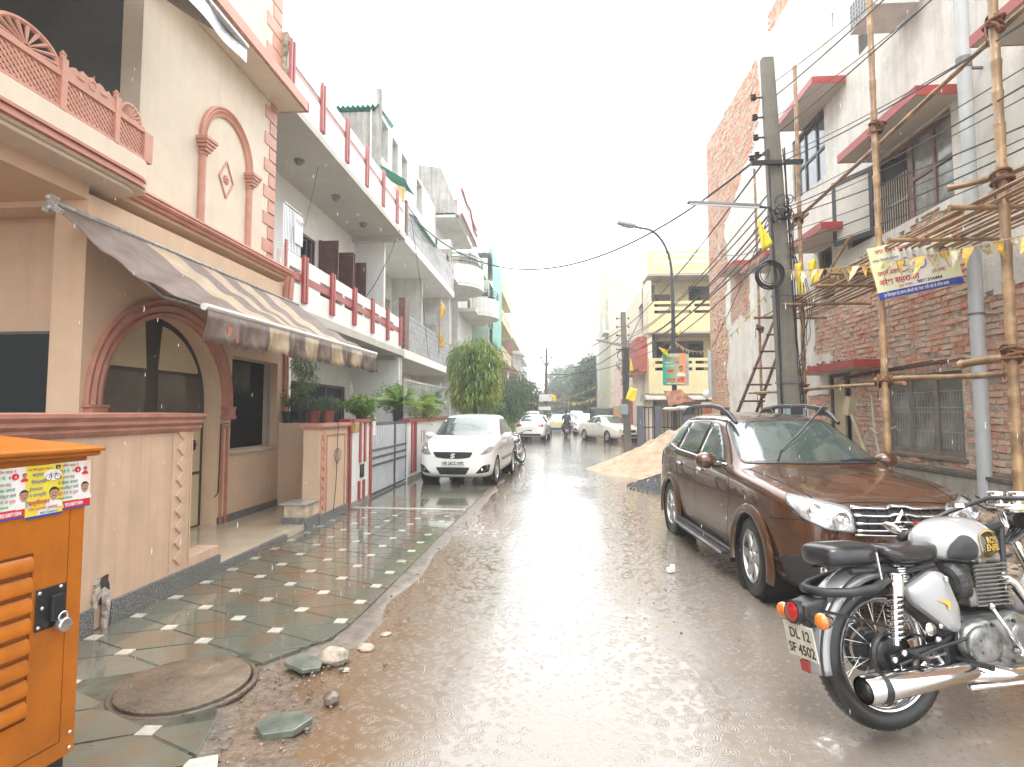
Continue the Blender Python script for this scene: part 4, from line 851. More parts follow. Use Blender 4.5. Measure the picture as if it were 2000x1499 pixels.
h7=rowhouse('yellow_row_house','pale yellow house with pierced balconies on the left beyond the green one',-4.2,47.3,58,[0,3.1,6.2,9.3,11.8],YELP,YELP,'solid',1.6,seed=7)
h8=rowhouse('pink_row_house','dusty red row house far down the left side of the street',-4.0,58.3,70,[0,3.2,6.4,9.2],BRICKP,YELP,'rail',1.6,seed=8)
h9=rowhouse('grey_row_house','grey white row house with a tall stair block, far left end',-3.8,70.3,88,[0,3.2,6.4,8.6],OFFW,OFFW,'rail',1.6,seed=9)
b=B(); b.box(-5.2,-3.6,70.3,73,8.6,12.2); b.build('stair_tower',LPINK,h9)
h10=rowhouse('far_low_house','low red and white house closing the view beyond the iron pole',-3.0,90,110,[0,3.2,6.2],BRICKP,OFFW,'rail',1.6,seed=10)
# ================================================================ right: building under repair
XR=5.2
RPL=M('rough_white_plaster',(.74,.72,.66),.75,var=.07,vs=3,streak=.28,dirt=(.47,.43,.35),bmp=.7,bs=55,bd=.02)
def brickmat():
    m,t,nd,lk,p=nmat('bare_brick'); co=nd.new('ShaderNodeTexCoord').outputs['Object']
    a=tex(nd,lk,'ShaderNodeTexNoise',3.2,co,Detail=8,Roughness=.7).outputs[0]; f=tex(nd,lk,'ShaderNodeTexNoise',16,co,Detail=7,Roughness=.75).outputs[0]
    at=nd.new('ShaderNodeAttribute'); at.attribute_name='shade'
    c=mix(nd,lk,f,(.60,.17,.09),(.70,.33,.22)); c=mix(nd,lk,at.outputs['Fac'],c,(.70,.42,.30))
    c=mix(nd,lk,ramp(nd,lk,mth(nd,lk,'ADD',a,mth(nd,lk,'MULTIPLY',f,.25)),[(.56,0),(.66,.8)]),c,(.62,.51,.40))
    c=mix(nd,lk,ramp(nd,lk,tex(nd,lk,'ShaderNodeTexNoise',7,co,Detail=6,Roughness=.8).outputs[0],[(.58,0),(.63,1)]),c,(.42,.075,.04))
    lk.new(c,p.inputs['Base Color']); p.inputs['Roughness'].default_value=.85
    lk.new(bump(nd,lk,tex(nd,lk,'ShaderNodeTexNoise',45,co,Detail=6,Roughness=.7).outputs[0],.8,.02),p.inputs['Normal']); return m
BRICK=brickmat(); MORT=M('old_mortar',(.54,.44,.34),.9,var=.3,vs=7,bmp=1,bs=25,bd=.04)
rb=thing('brick_building','three storey white plastered building stripped to brick at street level, behind the bamboo scaffold','building',(5.2,10,0))
wins=[(7.7,9.36,1.02,2.16),(10.45,11.2,0,2.32),(7.62,9.42,4.4,5.6),(9.42,10.3,4.45,5.62),(11.0,12.46,6.1,7.42),(10.88,11.4,3.55,4.72),(3.2,5.2,1.0,2.2),(3.0,5.6,4.3,5.5),(9.3,9.72,7.62,7.97)]
def nz(y,z,s=1,o=0): return noise.noise(Vector((y*s,z*s,o)))
def damaged(y,z):
    d=.22*nz(y,z,1.3,3)+.12*nz(y,z,4,8)+.05*nz(y,z,11,2)
    up=4.28 if y<9.4 else (4.28-(y-9.4)*.27)
    A=z<up+d*.8 and (y<11.75+d if z>2.75 else (y<11.1+d if z>1.95 else y<12.1+d)) and z>.5
    if 6.5<y<7.4+d and 3.0+d<z<3.95: A=False
    if 3.9<y<5.0+d and 2.9+d<z<4.0: A=False
    Bq=15.35+d*.6<y<16.95+d*.5 and 4.15+d<z<5.45+d*.2
    Cq=(y>17.3+d*1.2 and z<7.2) or (z>=7.2 and y>17.3-(z-7.2)*1.9+d*2 and y>14.3+d) 
    Dq=(nz(y,z,.9,20)>.62)
    return A or Bq or Cq or Dq
# backing masonry with the openings
b=B(); b.wall('x',2,19.3,0,10.6,XR+.013,XR+.35,wins); b.build('masonry',MORT,rb)
b=B(); b.box(XR+.03,12,19.1,19.32,0,10.6); b.box(XR+.03,9,19.0,19.33,-.0,.1); b.build('end_wall',MORT,rb)
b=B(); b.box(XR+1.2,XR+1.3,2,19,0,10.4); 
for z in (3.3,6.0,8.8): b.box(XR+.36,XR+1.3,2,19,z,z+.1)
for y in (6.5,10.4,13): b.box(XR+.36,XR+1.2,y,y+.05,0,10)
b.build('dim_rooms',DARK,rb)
# real bricks wherever the plaster is gone
def bricks(y0,y1,z0,z1,seed,name):
    rn=random.Random(seed); b=B(); sh=[]; z=z0; row=0
    while z<z1:
        y=y0-(.12 if row%2 else 0)
        while y<y1:
            ya,yb=max(y,y0),min(y+.228,y1); yc,zc=(ya+yb)/2,z+.035
            ok=yb-ya>.05 and damaged(yc,zc) | damaged(yc+.2,zc) | damaged(yc-.2,zc) and not any(w_[0]-.02<yb and ya<w_[1]+.02 and w_[2]-.02<z+.07 and z<w_[3]+.02 for w_ in wins)
            if yb-ya>.05 and not any(w_[0]-.0<yb and ya<w_[1]+.0 and w_[2]-.0<z+.07 and z<w_[3] for w_ in wins) and (damaged(yc,zc) or damaged(yc+.25,zc) or damaged(yc-.25,zc) or damaged(yc,zc+.2)):
                o_=rn.gauss(.002,.006)-(.02 if rn.random()<.09 else 0); k=len(b.v)
                j=lambda:rn.uniform(-.007,.007)
                x0=XR+.004-o_; b.add([(XR+.05,ya,z),(XR+.05,yb,z),(XR+.05,yb,z+.067),(XR+.05,ya,z+.067),(x0+j(),ya+.004+j(),z+.004+j()),(x0+j(),yb-.004+j(),z+.004+j()),(x0+j(),yb-.004+j(),z+.063+j()),(x0+j(),ya+.004+j(),z+.063+j())],[(4,5,6,7),(0,1,5,4),(1,2,6,5),(2,3,7,6),(3,0,4,7)])
                sh+= [rn.random()**1.3]*8
            y+=.24
        z+=.081; row+=1
    o=b.build(name,BRICK,rb); a=o.data.attributes.new('shade','FLOAT','POINT')
    for i,v in enumerate(sh): a.data[i].value=v
bricks(2.0,12.4,.5,4.4,1,'street_level_bricks'); bricks(13.6,19.28,1.0,10.6,2,'corner_bricks')
b=B(); rn=random.Random(9)
for r_ in range(7):
    for k in range(30): y=12.0+k*.24+(r_%2)*.12; b.box(XR+.0,XR+.22,y+.004,y+.232,10.6+r_*.081,10.6+r_*.081+.07) if y<13.5 else None
b.build('parapet_bricks',BRICK,rb)
# plaster coat as a ragged sheet
b=B(); st=.065; ys_=sorted(set([round(2+i*st,4) for i in range(int(17.3/st)+1)]+[19.3]+[v for w_ in wins for v in w_[:2]])); zs_=sorted(set([round(i*st,4) for i in range(int(10.6/st)+1)]+[10.6]+[v for w_ in wins for v in w_[2:]]))
def filled(y,z): return not damaged(y,z) and not any(w_[0]<y<w_[1] and w_[2]<z<w_[3] for w_ in wins)
fm=[[filled((ys_[i]+ys_[i+1])/2,(zs_[j]+zs_[j+1])/2) for j in range(len(zs_)-1)] for i in range(len(ys_)-1)]
vi={}; V=[];F=[]
edg=set(v for w_ in wins for v in w_)|{2,19.3,0,10.6}
def vid(i,j,back):
    k=(i,j,back)
    if k not in vi:
        y,z=ys_[i],zs_[j]; jy=0 if y in edg else .026*nz(y,z,9,1); jz=0 if z in edg else .026*nz(y,z,9,5)
        V.append((XR+.02 if back else XR-.022+.006*nz(y,z,2.2,7),y+jy,z+jz)); vi[k]=len(V)-1
    return vi[k]
for i in range(len(ys_)-1):
    for j in range(len(zs_)-1):
        if not fm[i][j]: continue
        F.append((vid(i,j,0),vid(i,j+1,0),vid(i+1,j+1,0),vid(i+1,j,0)))
        for di,dj,p,q_ in ((-1,0,(i,j),(i,j+1)),(1,0,(i+1,j),(i+1,j+1)),(0,-1,(i,j),(i+1,j)),(0,1,(i,j+1),(i+1,j+1))):
            a,c=i+di,j+dj
            if not(0<=a<len(ys_)-1 and 0<=c<len(zs_)-1 and fm[a][c]): F.append((vid(*p,0),vid(*q_,0),vid(*q_,1),vid(*p,1)))
b.add(V,F); b.build('plaster_coat',RPL,rb)
# horizontal grooves of the plaster, plinth
b=B(); b.box(XR-.25,XR+.03,2,10.3,0,.84); b.box(XR-.12,XR+.03,11.3,17,0,.9); b.build('plinth',M('bare_cement_plinth',(.36,.34,.29),.7,var=.25,vs=3,streak=.5,dirt=(.2,.19,.16),bmp=.4,bs=25),rb,bevel=.02)
b=B(); b.box(XR-.27,XR+.03,2,10.3,.84,.88); b.build('plinth_ledge',M('dark_wet_ledge',(.13,.11,.09),.4,var=.4,vs=10,bmp=.5),rb)
def shade(y0,y1,z,x=4.6,th=.11,drop=.0):
    b=B(); b.prism([(x,z-drop),(XR+.02,z),(XR+.02,z+th),(x,z+th-drop)],'y',y0,y1); s=b.build('window_shade',GREYS,rb)
    b=B(); b.box(x-.012,x,y0-.012,y1+.012,z-drop-.005,z+th-drop+.01); b.box(x,XR-.03,y0-.012,y0,z-.005,z+th+.01); b.box(x,XR-.03,y1,y1+.012,z-.005,z+th+.01); b.box(x,XR-.03,y0,y1,z+th,z+th+.01); b.build('red_edge',RED,s)
shade(7.36,9.35,5.62); shade(3.2,6.4,5.62); shade(10.15,11.9,7.42); shade(10.0,11.5,4.74,th=.12); shade(12.6,14.2,5.0); shade(15.2,16.6,5.47,4.75); shade(9.4,11.5,2.33,4.75)
def rwin(y0,y1,z0,z1,muls,name='window',fm_=None,glass=None,x=XR+.08,rail=None,fr=.06):
    fm_=fm_ or M('weathered_brown_frame',(.21,.115,.09),.5,var=.25,vs=8)
    ed=[y0+fr/2]+muls+[y1-fr/2]; hs=[(a+fr/2,c-fr/2,z0+fr,z1-fr) for a,c in zip(ed,ed[1:])]
    if rail: hs=[(h[0],h[1],za,zb) for h in hs for za,zb in ((z0+fr,rail-.03),(rail+.03,z1-fr))]
    b=B(); b.wall('x',y0,y1,z0,z1,x-.03,x+.03,hs); f=b.build(name,fm_,rb)
    b=B(); b.box(x-.006,x+.004,y0+.03,y1-.03,z0+.03,z1-.03); b.build('pane',glass or M('grey_reflection_glass',(.12,.125,.12),.12,var=.5,vs=2.5,streak=.6,coat=.5),f); return f
w1=rwin(7.7,9.36,1.02,2.16,[8.28,8.84],fr=.07,glass=M('grey_reflection_glass',(.2,.195,.165),.12,var=.5,vs=2.5,streak=.6,coat=.5),fm_=M('grey_brown_frame',(.2,.165,.14),.6,var=.2,vs=10))  # grey of the panes' reflections is put into the glass colour
b=B()
for i in range(26): y=7.78+i*.06; b.tube([(XR+.071,y,1.12),(XR+.071,y,1.9)],.0022,4)
for z in (1.35,1.62,1.68,1.9): b.tube([(XR+.071,7.76,z),(XR+.071,9.3,z)],.005,4)
b.build('window_grille',M('reflected_grille_bar',(.42,.42,.40),.5),w1)  # thin bars drawn for a grille reflected in the panes
b=B(); b.box(XR-.03,XR+.03,7.65,9.4,.98,1.02); b.build('window_sill',M('grey_brown_frame'),w1)
CURT=M('grey_curtain_glass',(.26,.27,.26),.15,var=.3,vs=6,streak=.7,coat=.4)
rwin(7.62,8.62,4.4,5.6,[8.1],glass=CURT,rail=5.0); w2=rwin(8.62,9.42,4.4,5.6,[],glass=DARK)
b=B()
for i in range(12): y=8.7+i*.06; b.tube([(XR+.04,y,4.42),(XR+.04,y,5.2)],.009,5)
b.tube([(XR+.04,8.65,4.8),(XR+.04,9.4,4.8)],.01,5); b.build('window_grille',M('pale_grille',(.45,.4,.33),.5),w2)
rwin(9.42,10.3,4.45,5.62,[],glass=DARK); 
lf=B(); lf.wall('y',0,.78,4.48,5.60,-.02,.02,[(.07,.71,4.56,5.52)]); lf.box(.07,.71,-.008,.008,4.56,5.52)
lf.xf(Matrix.Translation((XR-.02,9.45,0))@Matrix.Rotation(R(112),4,'Z')); 
lf2=B(); lf2.wall('y',0,.78,4.48,5.60,-.02,.02,[(.07,.71,4.56,5.52)]); lf2.xf(Matrix.Translation((XR-.02,9.45,0))@Matrix.Rotation(R(112),4,'Z')); sh_=lf2.build('open_shutter',M('grey_dark_frame',(.06,.06,.062),.5),rb)
b=B(); b.box(.07,.71,-.008,.008,4.56,5.52); b.xf(Matrix.Translation((XR-.02,9.45,0))@Matrix.Rotation(R(112),4,'Z')); b.build('shutter_panel',M('cream_panel_board',(.6,.58,.52),.5),sh_)
rwin(11.0,12.46,6.1,7.42,[11.5,12.0],rail=6.75,glass=M('blue_grey_glass',(.13,.155,.18),.12,var=.4,vs=2,streak=.4,coat=.5),fm_=M('grey_dark_frame'))
rwin(10.88,11.4,3.55,4.72,[],glass=DARK); rwin(3.2,5.2,1.0,2.2,[4.2]); rwin(3.0,5.6,4.3,5.5,[4.3],glass=CURT)
b=B(); b.box(XR+.0,XR+.1,9.3,9.72,7.62,7.97); v_=b.build('vent_opening',DARK,rb)
b=B(); 
for i in range(7): b.box(XR-.02,XR+.0,9.3,9.72,7.64+i*.048,7.66+i*.048)
b.build('vent_slat',M('grey_wood_slat',(.22,.2,.18),.7),v_)
b=B(); b.wall('x',10.45,11.2,.0,2.32,XR+.02,XR+.12,[(10.51,11.14,0,2.26)]); dd_=b.build('door_frame',M('grey_dark_frame'),rb)
b=B(); b.box(XR+.05,XR+.09,10.75,11.14,.0,2.26); b.build('door_leaf',M('cream_door',(.48,.4,.26),.5),dd_)
deb=B(); rn=random.Random(31)
for i in range(90): r=rn.uniform(.015,.04); deb.ball((rn.uniform(4.8,5.15),rn.uniform(9.5,11.4),2.46+rn.uniform(0,.05)),(r,r,r*.6),6,4)
tag(deb.build('shade_debris',M('pale_stone')),'plaster debris lying on the red edged canopy over the doorway','debris',kind='stuff')
b=B(); b.lathe([(.075,.0),(.075,12)],(4.97,7.05,0),n=20); dp=thing('drain_pipe','thick pale grey plastic drain pipe running full height beside the lower window','pipe',(4.97,7.05,0)); b.build('pipe',M('grey_pvc',(.44,.46,.46),.4,var=.08,vs=3,streak=.25),dp,smooth=40)
for z,h in ((5.75,.14),(2.0,.03),(2.75,.03)): b=B(); b.lathe([(.082 if h>.1 else .079,0),(.082 if h>.1 else .079,h)],(4.97,7.05,z),n=20); b.box(5.0,5.2,7.03,7.07,z,z+.02); b.build('pipe_collar',M('dark_grey_collar',(.16,.16,.16),.5),dp,smooth=40)
aircon((4.78,8.3,7.5),PI,'old window air conditioner high on the white plastered wall at the top right',1.0)
b=B(); b.lathe([(.07,0),(.07,1.5)],(5.0,18.6,2.1),n=14); one(b,'vent_pipe',M('grey_pvc'),'short grey pipe on the corner brick wall above the roof rail of the brown car','pipe',smooth=40)
# loose conduit and hanging box by the door
b=B(); b.cbox((4.98,10.05,1.72),(.1,.16,.3),Matrix.Rotation(.3,3,'X')); b.tube([(4.98,10.0,1.58),(5.05,9.9,1.2),(5.1,9.8,.9)],.03,6); one(b,'junction_box',M('cream_plastic_box',(.55,.48,.3),.5,var=.1),'cream junction box dangling crookedly beside the doorway','junction box',bevel=.008)
b=B(); b.tube([(5.15,9.7,1.9),(5.14,9.62,1.3),(5.14,9.5,.9)],.014,5); b.tube([(5.14,9.75,1.35),(5.12,9.5,1.28),(5.12,9.0,1.4)],.012,5); one(b,'loose_conduit',M('white_conduit',(.6,.55,.5),.5),'loose white conduit hanging on the bare brick left of the lower window','conduit')
# rebar stubs
b=B(); 
for k in range(4): b.tube([(5.12-k*.01,10.6-k*.1,2.2+k*.012),(5.12,7.2+k*.3,2.28+k*.012)],.008,5)
one(b,'rusty_rebar',M('rust',(.09,.05,.035),.8,var=.4,vs=20),'thin rusty bars sticking out above the lower window','rebar')
# rubble along the wall
b=B(); b.grid(lambda u,v:(3.62+1.4*v,2.5+8.2*u,-.02+(v**1.1)*(.62+.18*noise.noise(Vector((u*9,v*3,0))))*(1 if v<.97 else 1)+.06*noise.noise(Vector((u*60,v*14,1)))+.03*noise.noise(Vector((u*160,v*35,4)))),140,34)
tag(b.build('rubble_heap',M('brick_rubble',(.33,.24,.18),.8,var=.5,vs=9,bmp=1,bs=30,bd=.04),smooth=True),kind='stuff'); 
rc=[B(),B(),B()]; rn=random.Random(77)
for i in range(1500):
    v=rn.random(); u=rn.random(); x=3.62+1.4*v; y=2.5+8.2*u; z=.02+(v**1.1)*.62+.05*rn.random(); r=rn.uniform(.008,.034)
    rc[rn.choice((0,0,0,1,2,2))].cbox((x,y,z),(r*rn.uniform(1,2.6),r*rn.uniform(1,2.2),r),Matrix.Rotation(rn.random()*6,3,'Z')@Matrix.Rotation(rn.uniform(-.6,.6),3,'X'))
for k,(c,mt) in enumerate(zip(rc,(M('pale_stone'),M('red_chip',(.33,.15,.10),.8,var=.3),M('grey_chip',(.35,.34,.32),.7,var=.3)))): tag(c.build('rubble_chips',mt),['pale plaster','red brick','grey cement'][k]+' chips strewn along the foot of the brick wall','rubble',kind='stuff')
tag(bpy.data.objects['rubble_heap'],'long heap of broken plaster and brick against the foot of the wall','rubble')
# ---- bamboo scaffold
BAM=M('wet_bamboo',(.37,.23,.115),.4,var=.4,vs=5,streak=.5,dirt=(.2,.1,.04),coat=.2); ROPE=M('coir_rope',(.2,.085,.04),.9,var=.4,vs=30,bmp=1,bs=90,bd=.01)
sf=thing('bamboo_scaffold','bamboo scaffold of tied poles with a walkway in front of the brick wall','scaffold',(4.2,8,0))
rnb=random.Random(4)
def bam(p,q_,r,name='pole',n=9):
    p=Vector(p);q_=Vector(q_); L=(q_-p).length; pts=[];rs=[]; k=0; s=0
    w1,w2=rnb.uniform(-.03,.03),rnb.uniform(-.03,.03)
    while s<L:
        for ds,f in ((0,1.16),(.02,1.14),(.035,.97),(.2,.99)):
            if s+ds<L: t=(s+ds)/L; pts.append(p.lerp(q_,t)+Vector((w1,w2,0))*math.sin(t*PI)+Vector((0,0,w2))*math.sin(t*PI*2)*.4); rs.append(r*f*(1-.15*t))
        s+=rnb.uniform(.3,.42)
    rs=[q*.73 for q in rs]; b=B().tube(pts,rs,n); return b.build(name,BAM,sf,smooth=40)
def knot(c,r=.09,ax=(0,0,1)):
    b=B()
    for k in range(6): b.torus((c[0]+rnb.uniform(-.02,.02),c[1]+rnb.uniform(-.02,.02),c[2]+rnb.uniform(-.05,.05)),r*rnb.uniform(.75,1),.016,(rnb.uniform(-.5,.5),rnb.uniform(-.5,.5),1) if k%2 else (1,rnb.uniform(-.4,.4),.6),18,6)
    b.tube([(c[0]-r,c[1],c[2]),(c[0]-r*1.3,c[1]-.05,c[2]-.22)],.008,5); b.build('rope_tie',ROPE,sf,smooth=True)
bam((4.0,7.22,0),(4.0,7.22,9),.052,'upright'); bam((4.2,9.95,0),(4.2,9.9,7.7),.05,'upright'); bam((4.22,5.58,0),(4.2,5.55,8),.062,'upright'); bam((4.4,12.5,0),(4.35,12.4,6.95),.04,'upright'); bam((4.5,4.0,0),(4.5,4.0,7),.055,'upright')
bam((4.1,12.3,2.02),(4.1,6.9,1.95),.04,'ledger'); bam((4.02,7.9,2.06),(4.85,6.95,2.0),.045,'ledger') if 0 else bam((4.1,7.6,2.02),(4.72,6.2,2.02),.045,'ledger'); bam((4.3,6.35,2.12),(4.35,5.0,2.15),.06,'ledger')
bam((4.25,10.4,4.95),(4.35,5.2,5.35),.04,'brace'); bam((4.1,12.2,4.75),(4.25,9.6,4.92),.032,'brace'); bam((3.95,5.9,3.85),(4.6,5.3,3.9),.045,'putlog')
for k in range(12): bam((4.0+k*.08,11.2+rnb.uniform(-.2,.2),3.42+rnb.uniform(-.01,.01)),(4.0+k*.08,8.0+rnb.uniform(-.2,.1),3.5+rnb.uniform(-.01,.01)),.021,'deck_pole',7)
for k in range(13): bam((3.98+k*.077,8.9+rnb.uniform(-.2,.2),3.56+rnb.uniform(-.01,.01)),(3.98+k*.077,3.6,3.62+rnb.uniform(-.01,.01)),.022,'deck_pole',7)
for y,z in ((10.9,3.37),(9.6,3.38),(8.4,3.42),(8.0,3.5),(6.6,3.54),(5.6,3.55)): bam((3.75,y,z),(5.2,y+.05,z),.036,'putlog')
bam((4.3,9.6,3.5),(4.6,9.0,4.35),.035,'brace'); bam((4.0,9.9,3.55),(4.1,9.2,3.5),.04,'stub')
for c in ((4.0,7.22,3.52),(4.2,9.95,3.45),(4.22,5.57,3.82),(4.0,7.22,2.0),(4.2,9.95,2.02),(4.02,7.2,5.15),(4.2,9.92,4.93),(4.22,5.57,5.3),(4.22,5.57,2.14),(4.38,12.4,3.4),(4.38,12.4,2.0)): knot(c,.085)
ld=thing('bamboo_ladder','dark bamboo ladder leaning behind the concrete pole','ladder',(3.5,12,0))
LW=M('dark_wet_wood',(.13,.06,.04),.5,var=.3,vs=9)
for s in (0,.42):
    b=B(); b.tube([(3.15+s,12.2,.0),(4.62+s*.7,11.5,4.1)],[.035,.028],8); b.build('rail',LW,ld,smooth=True)
for i in range(12):
    t=(i+.6)/12.5; b=B(); b.tube([(3.1+1.47*t,12.2-.7*t-.03,4.1*t),(3.62+1.4*t,12.2-.7*t-.03,4.1*t)],.02,6); b.build('rung',LW,ld)
# ---- campaign banner
BGR=grad('banner_ground',(.66,.68,.40),(.80,.80,.78),(.68,.70,.42),1.0)
w_=math.hypot(.97,.2); an=math.atan2(.2,.97)
mx=frame((3.90,7.08,2.95),(.97,0,.2),(-.2,0,.97)); 
its=[('rect',0,.99,0,.085,PBL),('text','24 िसतम्बर को अपना कीमती वोट देकर भारी मतों से विजय बनाएं',.06,.024,.052,PWH,.62,.001),('text','नगर निगम गुरुग्राम वार्ड नं.- ',.08,.545,.075,PMG,.86,.0012),('rect',.665,.735,.53,.605,PBL),('text','6',.685,.542,.075,PWH,1,.001),('text','से',.76,.545,.075,PMG),
 ('oval',.47,.375,.185,.135,PWH),('cycle',.46,.345,.2,PBK),('text','कर्मठ, िशक्षित, ईमानदार',.03,.455,.04,PBL,.8),('text','साइकिल',.40,.252,.04,PBK),('text','उम्मीदवार',.05,.285,.07,PMG,1,.0012),('text','नरेश सहरावत',.05,.165,.095,PMG,.98,.0018),('text','(सरपंच)',.66,.19,.06,PMG,.9),('text','पूर्व पार्षद :-',.25,.108,.04,PMG),('text','9871344444',.47,.108,.058,PBK,1,.0008),('man',.85,.4,.11,PWH)]
poster('campaign_banner','large campaign banner with bicycle symbol and phone number tied to the bamboo upright','',1,1,PWH,[],mx) if 0 else None
poster('campaign_banner','large campaign banner with bicycle symbol and phone number tied to the bamboo upright',.99,.64,BGR,its,mx,None,'banner',.006)
# ---- bunting strings
def bunting(a,c,sg,n,size,label,seed,mats,name='flag_bunting'):
    rn=random.Random(seed); t=thing(name,label,'bunting',a)
    pts=sag(a,c,sg,40); b=B(); b.tube(pts,.006,4); b.build('string',M('pale_string',(.5,.42,.25),.8),t)
    d=(Vector(c)-Vector(a)).normalized(); bs=[B() for _ in mats]
    for i in range(n):
        f=(i+.5)/n*40; k=int(f); p=pts[k].lerp(pts[min(k+1,40)],f-k); s=size*rn.uniform(.7,1.15); tw=rn.uniform(-.5,.5); side=Vector((-d.y,d.x,0))
        q=p+d*s*.38; r_=p-d*s*.38; tip=p+Vector((0,0,-s))+side*tw*s+d*rn.uniform(-.2,.2)*s; mid1=(q+tip)/2+side*.12*s*rn.uniform(-1,1); mid2=(r_+tip)/2+side*.12*s*rn.uniform(-1,1)
        bs[i%len(mats)].add([r_,q,mid1,tip,mid2],[(0,1,2),(0,2,4),(4,2,3)])
    for bb,m in zip(bs,mats): o=bb.build('flag',m,t); s_=o.modifiers.new('s','SOLIDIFY'); s_.thickness=.002
    return t
BY=M('bunting_yellow',(.74,.46,.08),.6,var=.3,vs=20); BW=M('bunting_cream',(.68,.58,.38),.6,var=.4,vs=30)
bunting((3.82,9.55,3.93),(4.06,5.0,3.12),.08,27,.21,'string of yellow and white election flags crossing in front of the banner',1,[BY,BW])
bunting((4.06,5.0,3.12),(4.3,2.5,3.0),.1,14,.2,'string of yellow flags running off the right edge past the thick bamboo',2,[BY,BW])
bunting((3.85,9.75,4.0),(3.98,18.9,3.9),.75,44,.12,'ragged yellow bunting sagging from the concrete pole to the street lamp',3,[BY,BW])
bunting((3.98,18.9,3.95),(3.35,28,3.6),.5,26,.14,'ragged yellow bunting between the street lamp and the far concrete pole',4,[BY,BW])
for k,(a,c,s,n_) in enumerate((((3.3,28,3.2),(-.4,42,3.0),.9,50),((3.3,28.2,2.7),(-2.2,46,2.6),.6,46),((-.4,42,3.1),(-3.9,30,3.6),.3,20),((3.0,40,3.4),(-3.5,52,3.2),.7,40))):
    bunting(a,c,s,n_,.2,['yellow and white bunting crossing the street at the far iron pole','lower yellow bunting crossing the far street below another string','short yellow bunting from the iron pole to the left houses','farthest yellow bunting across the street before the hazy trees'][k],10+k,[BY,BW])
# ---- concrete pole with fittings
CON=M('pole_concrete',(.17,.155,.122),.75,var=.2,vs=2,streak=.5,dirt=(.13,.12,.10),bmp=.5,bs=40)
def cpole(name,label,base,top,w0,w1,h):
    t=thing(name,label,'utility pole',base); b=B(); n=12; V=[]
    for i in range(n+1):
        f=i/n; c=Vector(base).lerp(Vector(top),f); w=(w0+(w1-w0)*f)/2; d=w*.75
        V+=[c+Vector((x*w,y*d,0)) for x,y in ((-1,-.8),(-.8,-1),(.8,-1),(1,-.8),(1,.8),(.8,1),(-.8,1),(-1,.8))]
    b.add(V,[(i*8+j,i*8+(j+1)%8,(i+1)*8+(j+1)%8,(i+1)*8+j) for i in range(n) for j in range(8)]+[tuple(range(8)),tuple(n*8+j for j in range(8))]); b.build('shaft',CON,t); return t
PB,PT=Vector((3.92,9.7,0)),Vector((3.66,9.7,7.62))
cp=cpole('concrete_pole','tall leaning concrete pole with cable coil and insulators beside the bamboo scaffold',PB,PT,.34,.19,7.6)
def pp(z,dx=0,dy=0): return PB.lerp(PT,z/7.62)+Vector((dx,dy,0))
PORC=M('dark_porcelain',(.06,.05,.05),.3,var=.2)
for z in (6.95,6.6,6.25,5.95):
    b=B(); p=pp(z,-.12); b.tube([p,p+Vector((-.13,0,0))],.018,6); b.lathe([(.03,-.05),(.05,-.035),(.03,-.015),(.05,.0),(.03,.02),(.045,.04),(.0,.05)],p+Vector((-.14,0,.0)),n=10); b.build('insulator',PORC,cp,smooth=40)
b=B(); p=pp(5.75); b.box(p.x-.42,p.x+.42,9.54,9.6,5.72,5.79); 
for dx in (-.4,): b.lathe([(.03,0),(.05,.03),(.03,.05),(.05,.08),(.0,.1)],(p.x+dx,9.57,5.79),n=10)
b.build('cross_arm',BLACKM,cp)
b=B()
for z in (4.95,4.6,4.2,3.2,2.55,1.2): b.torus(pp(z,0,0),.0,.0) if 0 else None
for z in (4.92,4.85,3.55,1.55,2.1):
    p=pp(z); b.wall('z',0,0,0,0,0,0) if 0 else None; w=(.34-.15*z/7.62)/2+.008; b.box(p.x-w,p.x+w,9.7-w*.78,9.7+w*.78,z-.018,z+.018)
b.build('steel_strap',M('wire_strap',(.12,.12,.12),.5),cp)
b=B(); rn=random.Random(5)
for k in range(9):
    p=pp(5.0,rn.uniform(-.16,.14),-.16); b.torus(p+Vector((0,0,rn.uniform(-.15,.15))),rn.uniform(.05,.13),.008,(rn.uniform(-1,1),1,rn.uniform(-.5,.5)),18,5)
for k in range(7):
    x=rn.choice((-.17,-.15,.16,.18)); b.tube([pp(z_,x*(1-.04*z_)+rn.uniform(-.015,.015),-.12+rn.uniform(-.03,.03)) for z_ in (6.0,5.2,4.5,3.6,2.7,1.9,1.2,.6)],.009,5)
for k in range(5): b.tube(sag(pp(5.0-.2*k,.15,-.1),pp(1.9+.15*k,.17,-.12),-.0,2)[:1]+[pp(5.0-.2*k,.15,-.1).lerp(pp(1.9+.15*k,.17,-.12),t/12)+Vector(((.06+.05*k)*math.sin(PI*t/12)+.02*math.sin(t*1.7+k),-.04*math.sin(t+k),0)) for t in range(1,13)],.006,5)
b.build('strapped_wires',BLACKM,cp)
coil=B(); rn=random.Random(6)
for k in range(20): coil.torus((3.5+rn.uniform(-.02,.02),9.42+rn.uniform(-.04,.04),3.83+rn.uniform(-.03,.03)),.21+rn.uniform(-.045,.03),.0065,(rn.uniform(-.12,.12),1,rn.uniform(-.12,.12)),30,5)
one(coil,'cable_coil',BLACKM,'big coil of black cable hung on the concrete pole','cable coil',smooth=True)
tb=thing('tube_light','long tube light fitting reaching out over the street from the leaning concrete pole','street light',pp(5.0))
b=B(); b.tube([pp(4.75,-.1,-.1),(3.6,9.6,5.0),(3.44,9.6,5.02)],.022,8); b.build('arm',BLACKM,tb,smooth=True)
b=B(); b.cbox((2.86,9.6,5.08),(1.2,.09,.05),Matrix.Rotation(R(4.5),3,'Y')); b.build('housing',M('grey_housing',(.2,.2,.2),.5,var=.2),tb,bevel=.01)
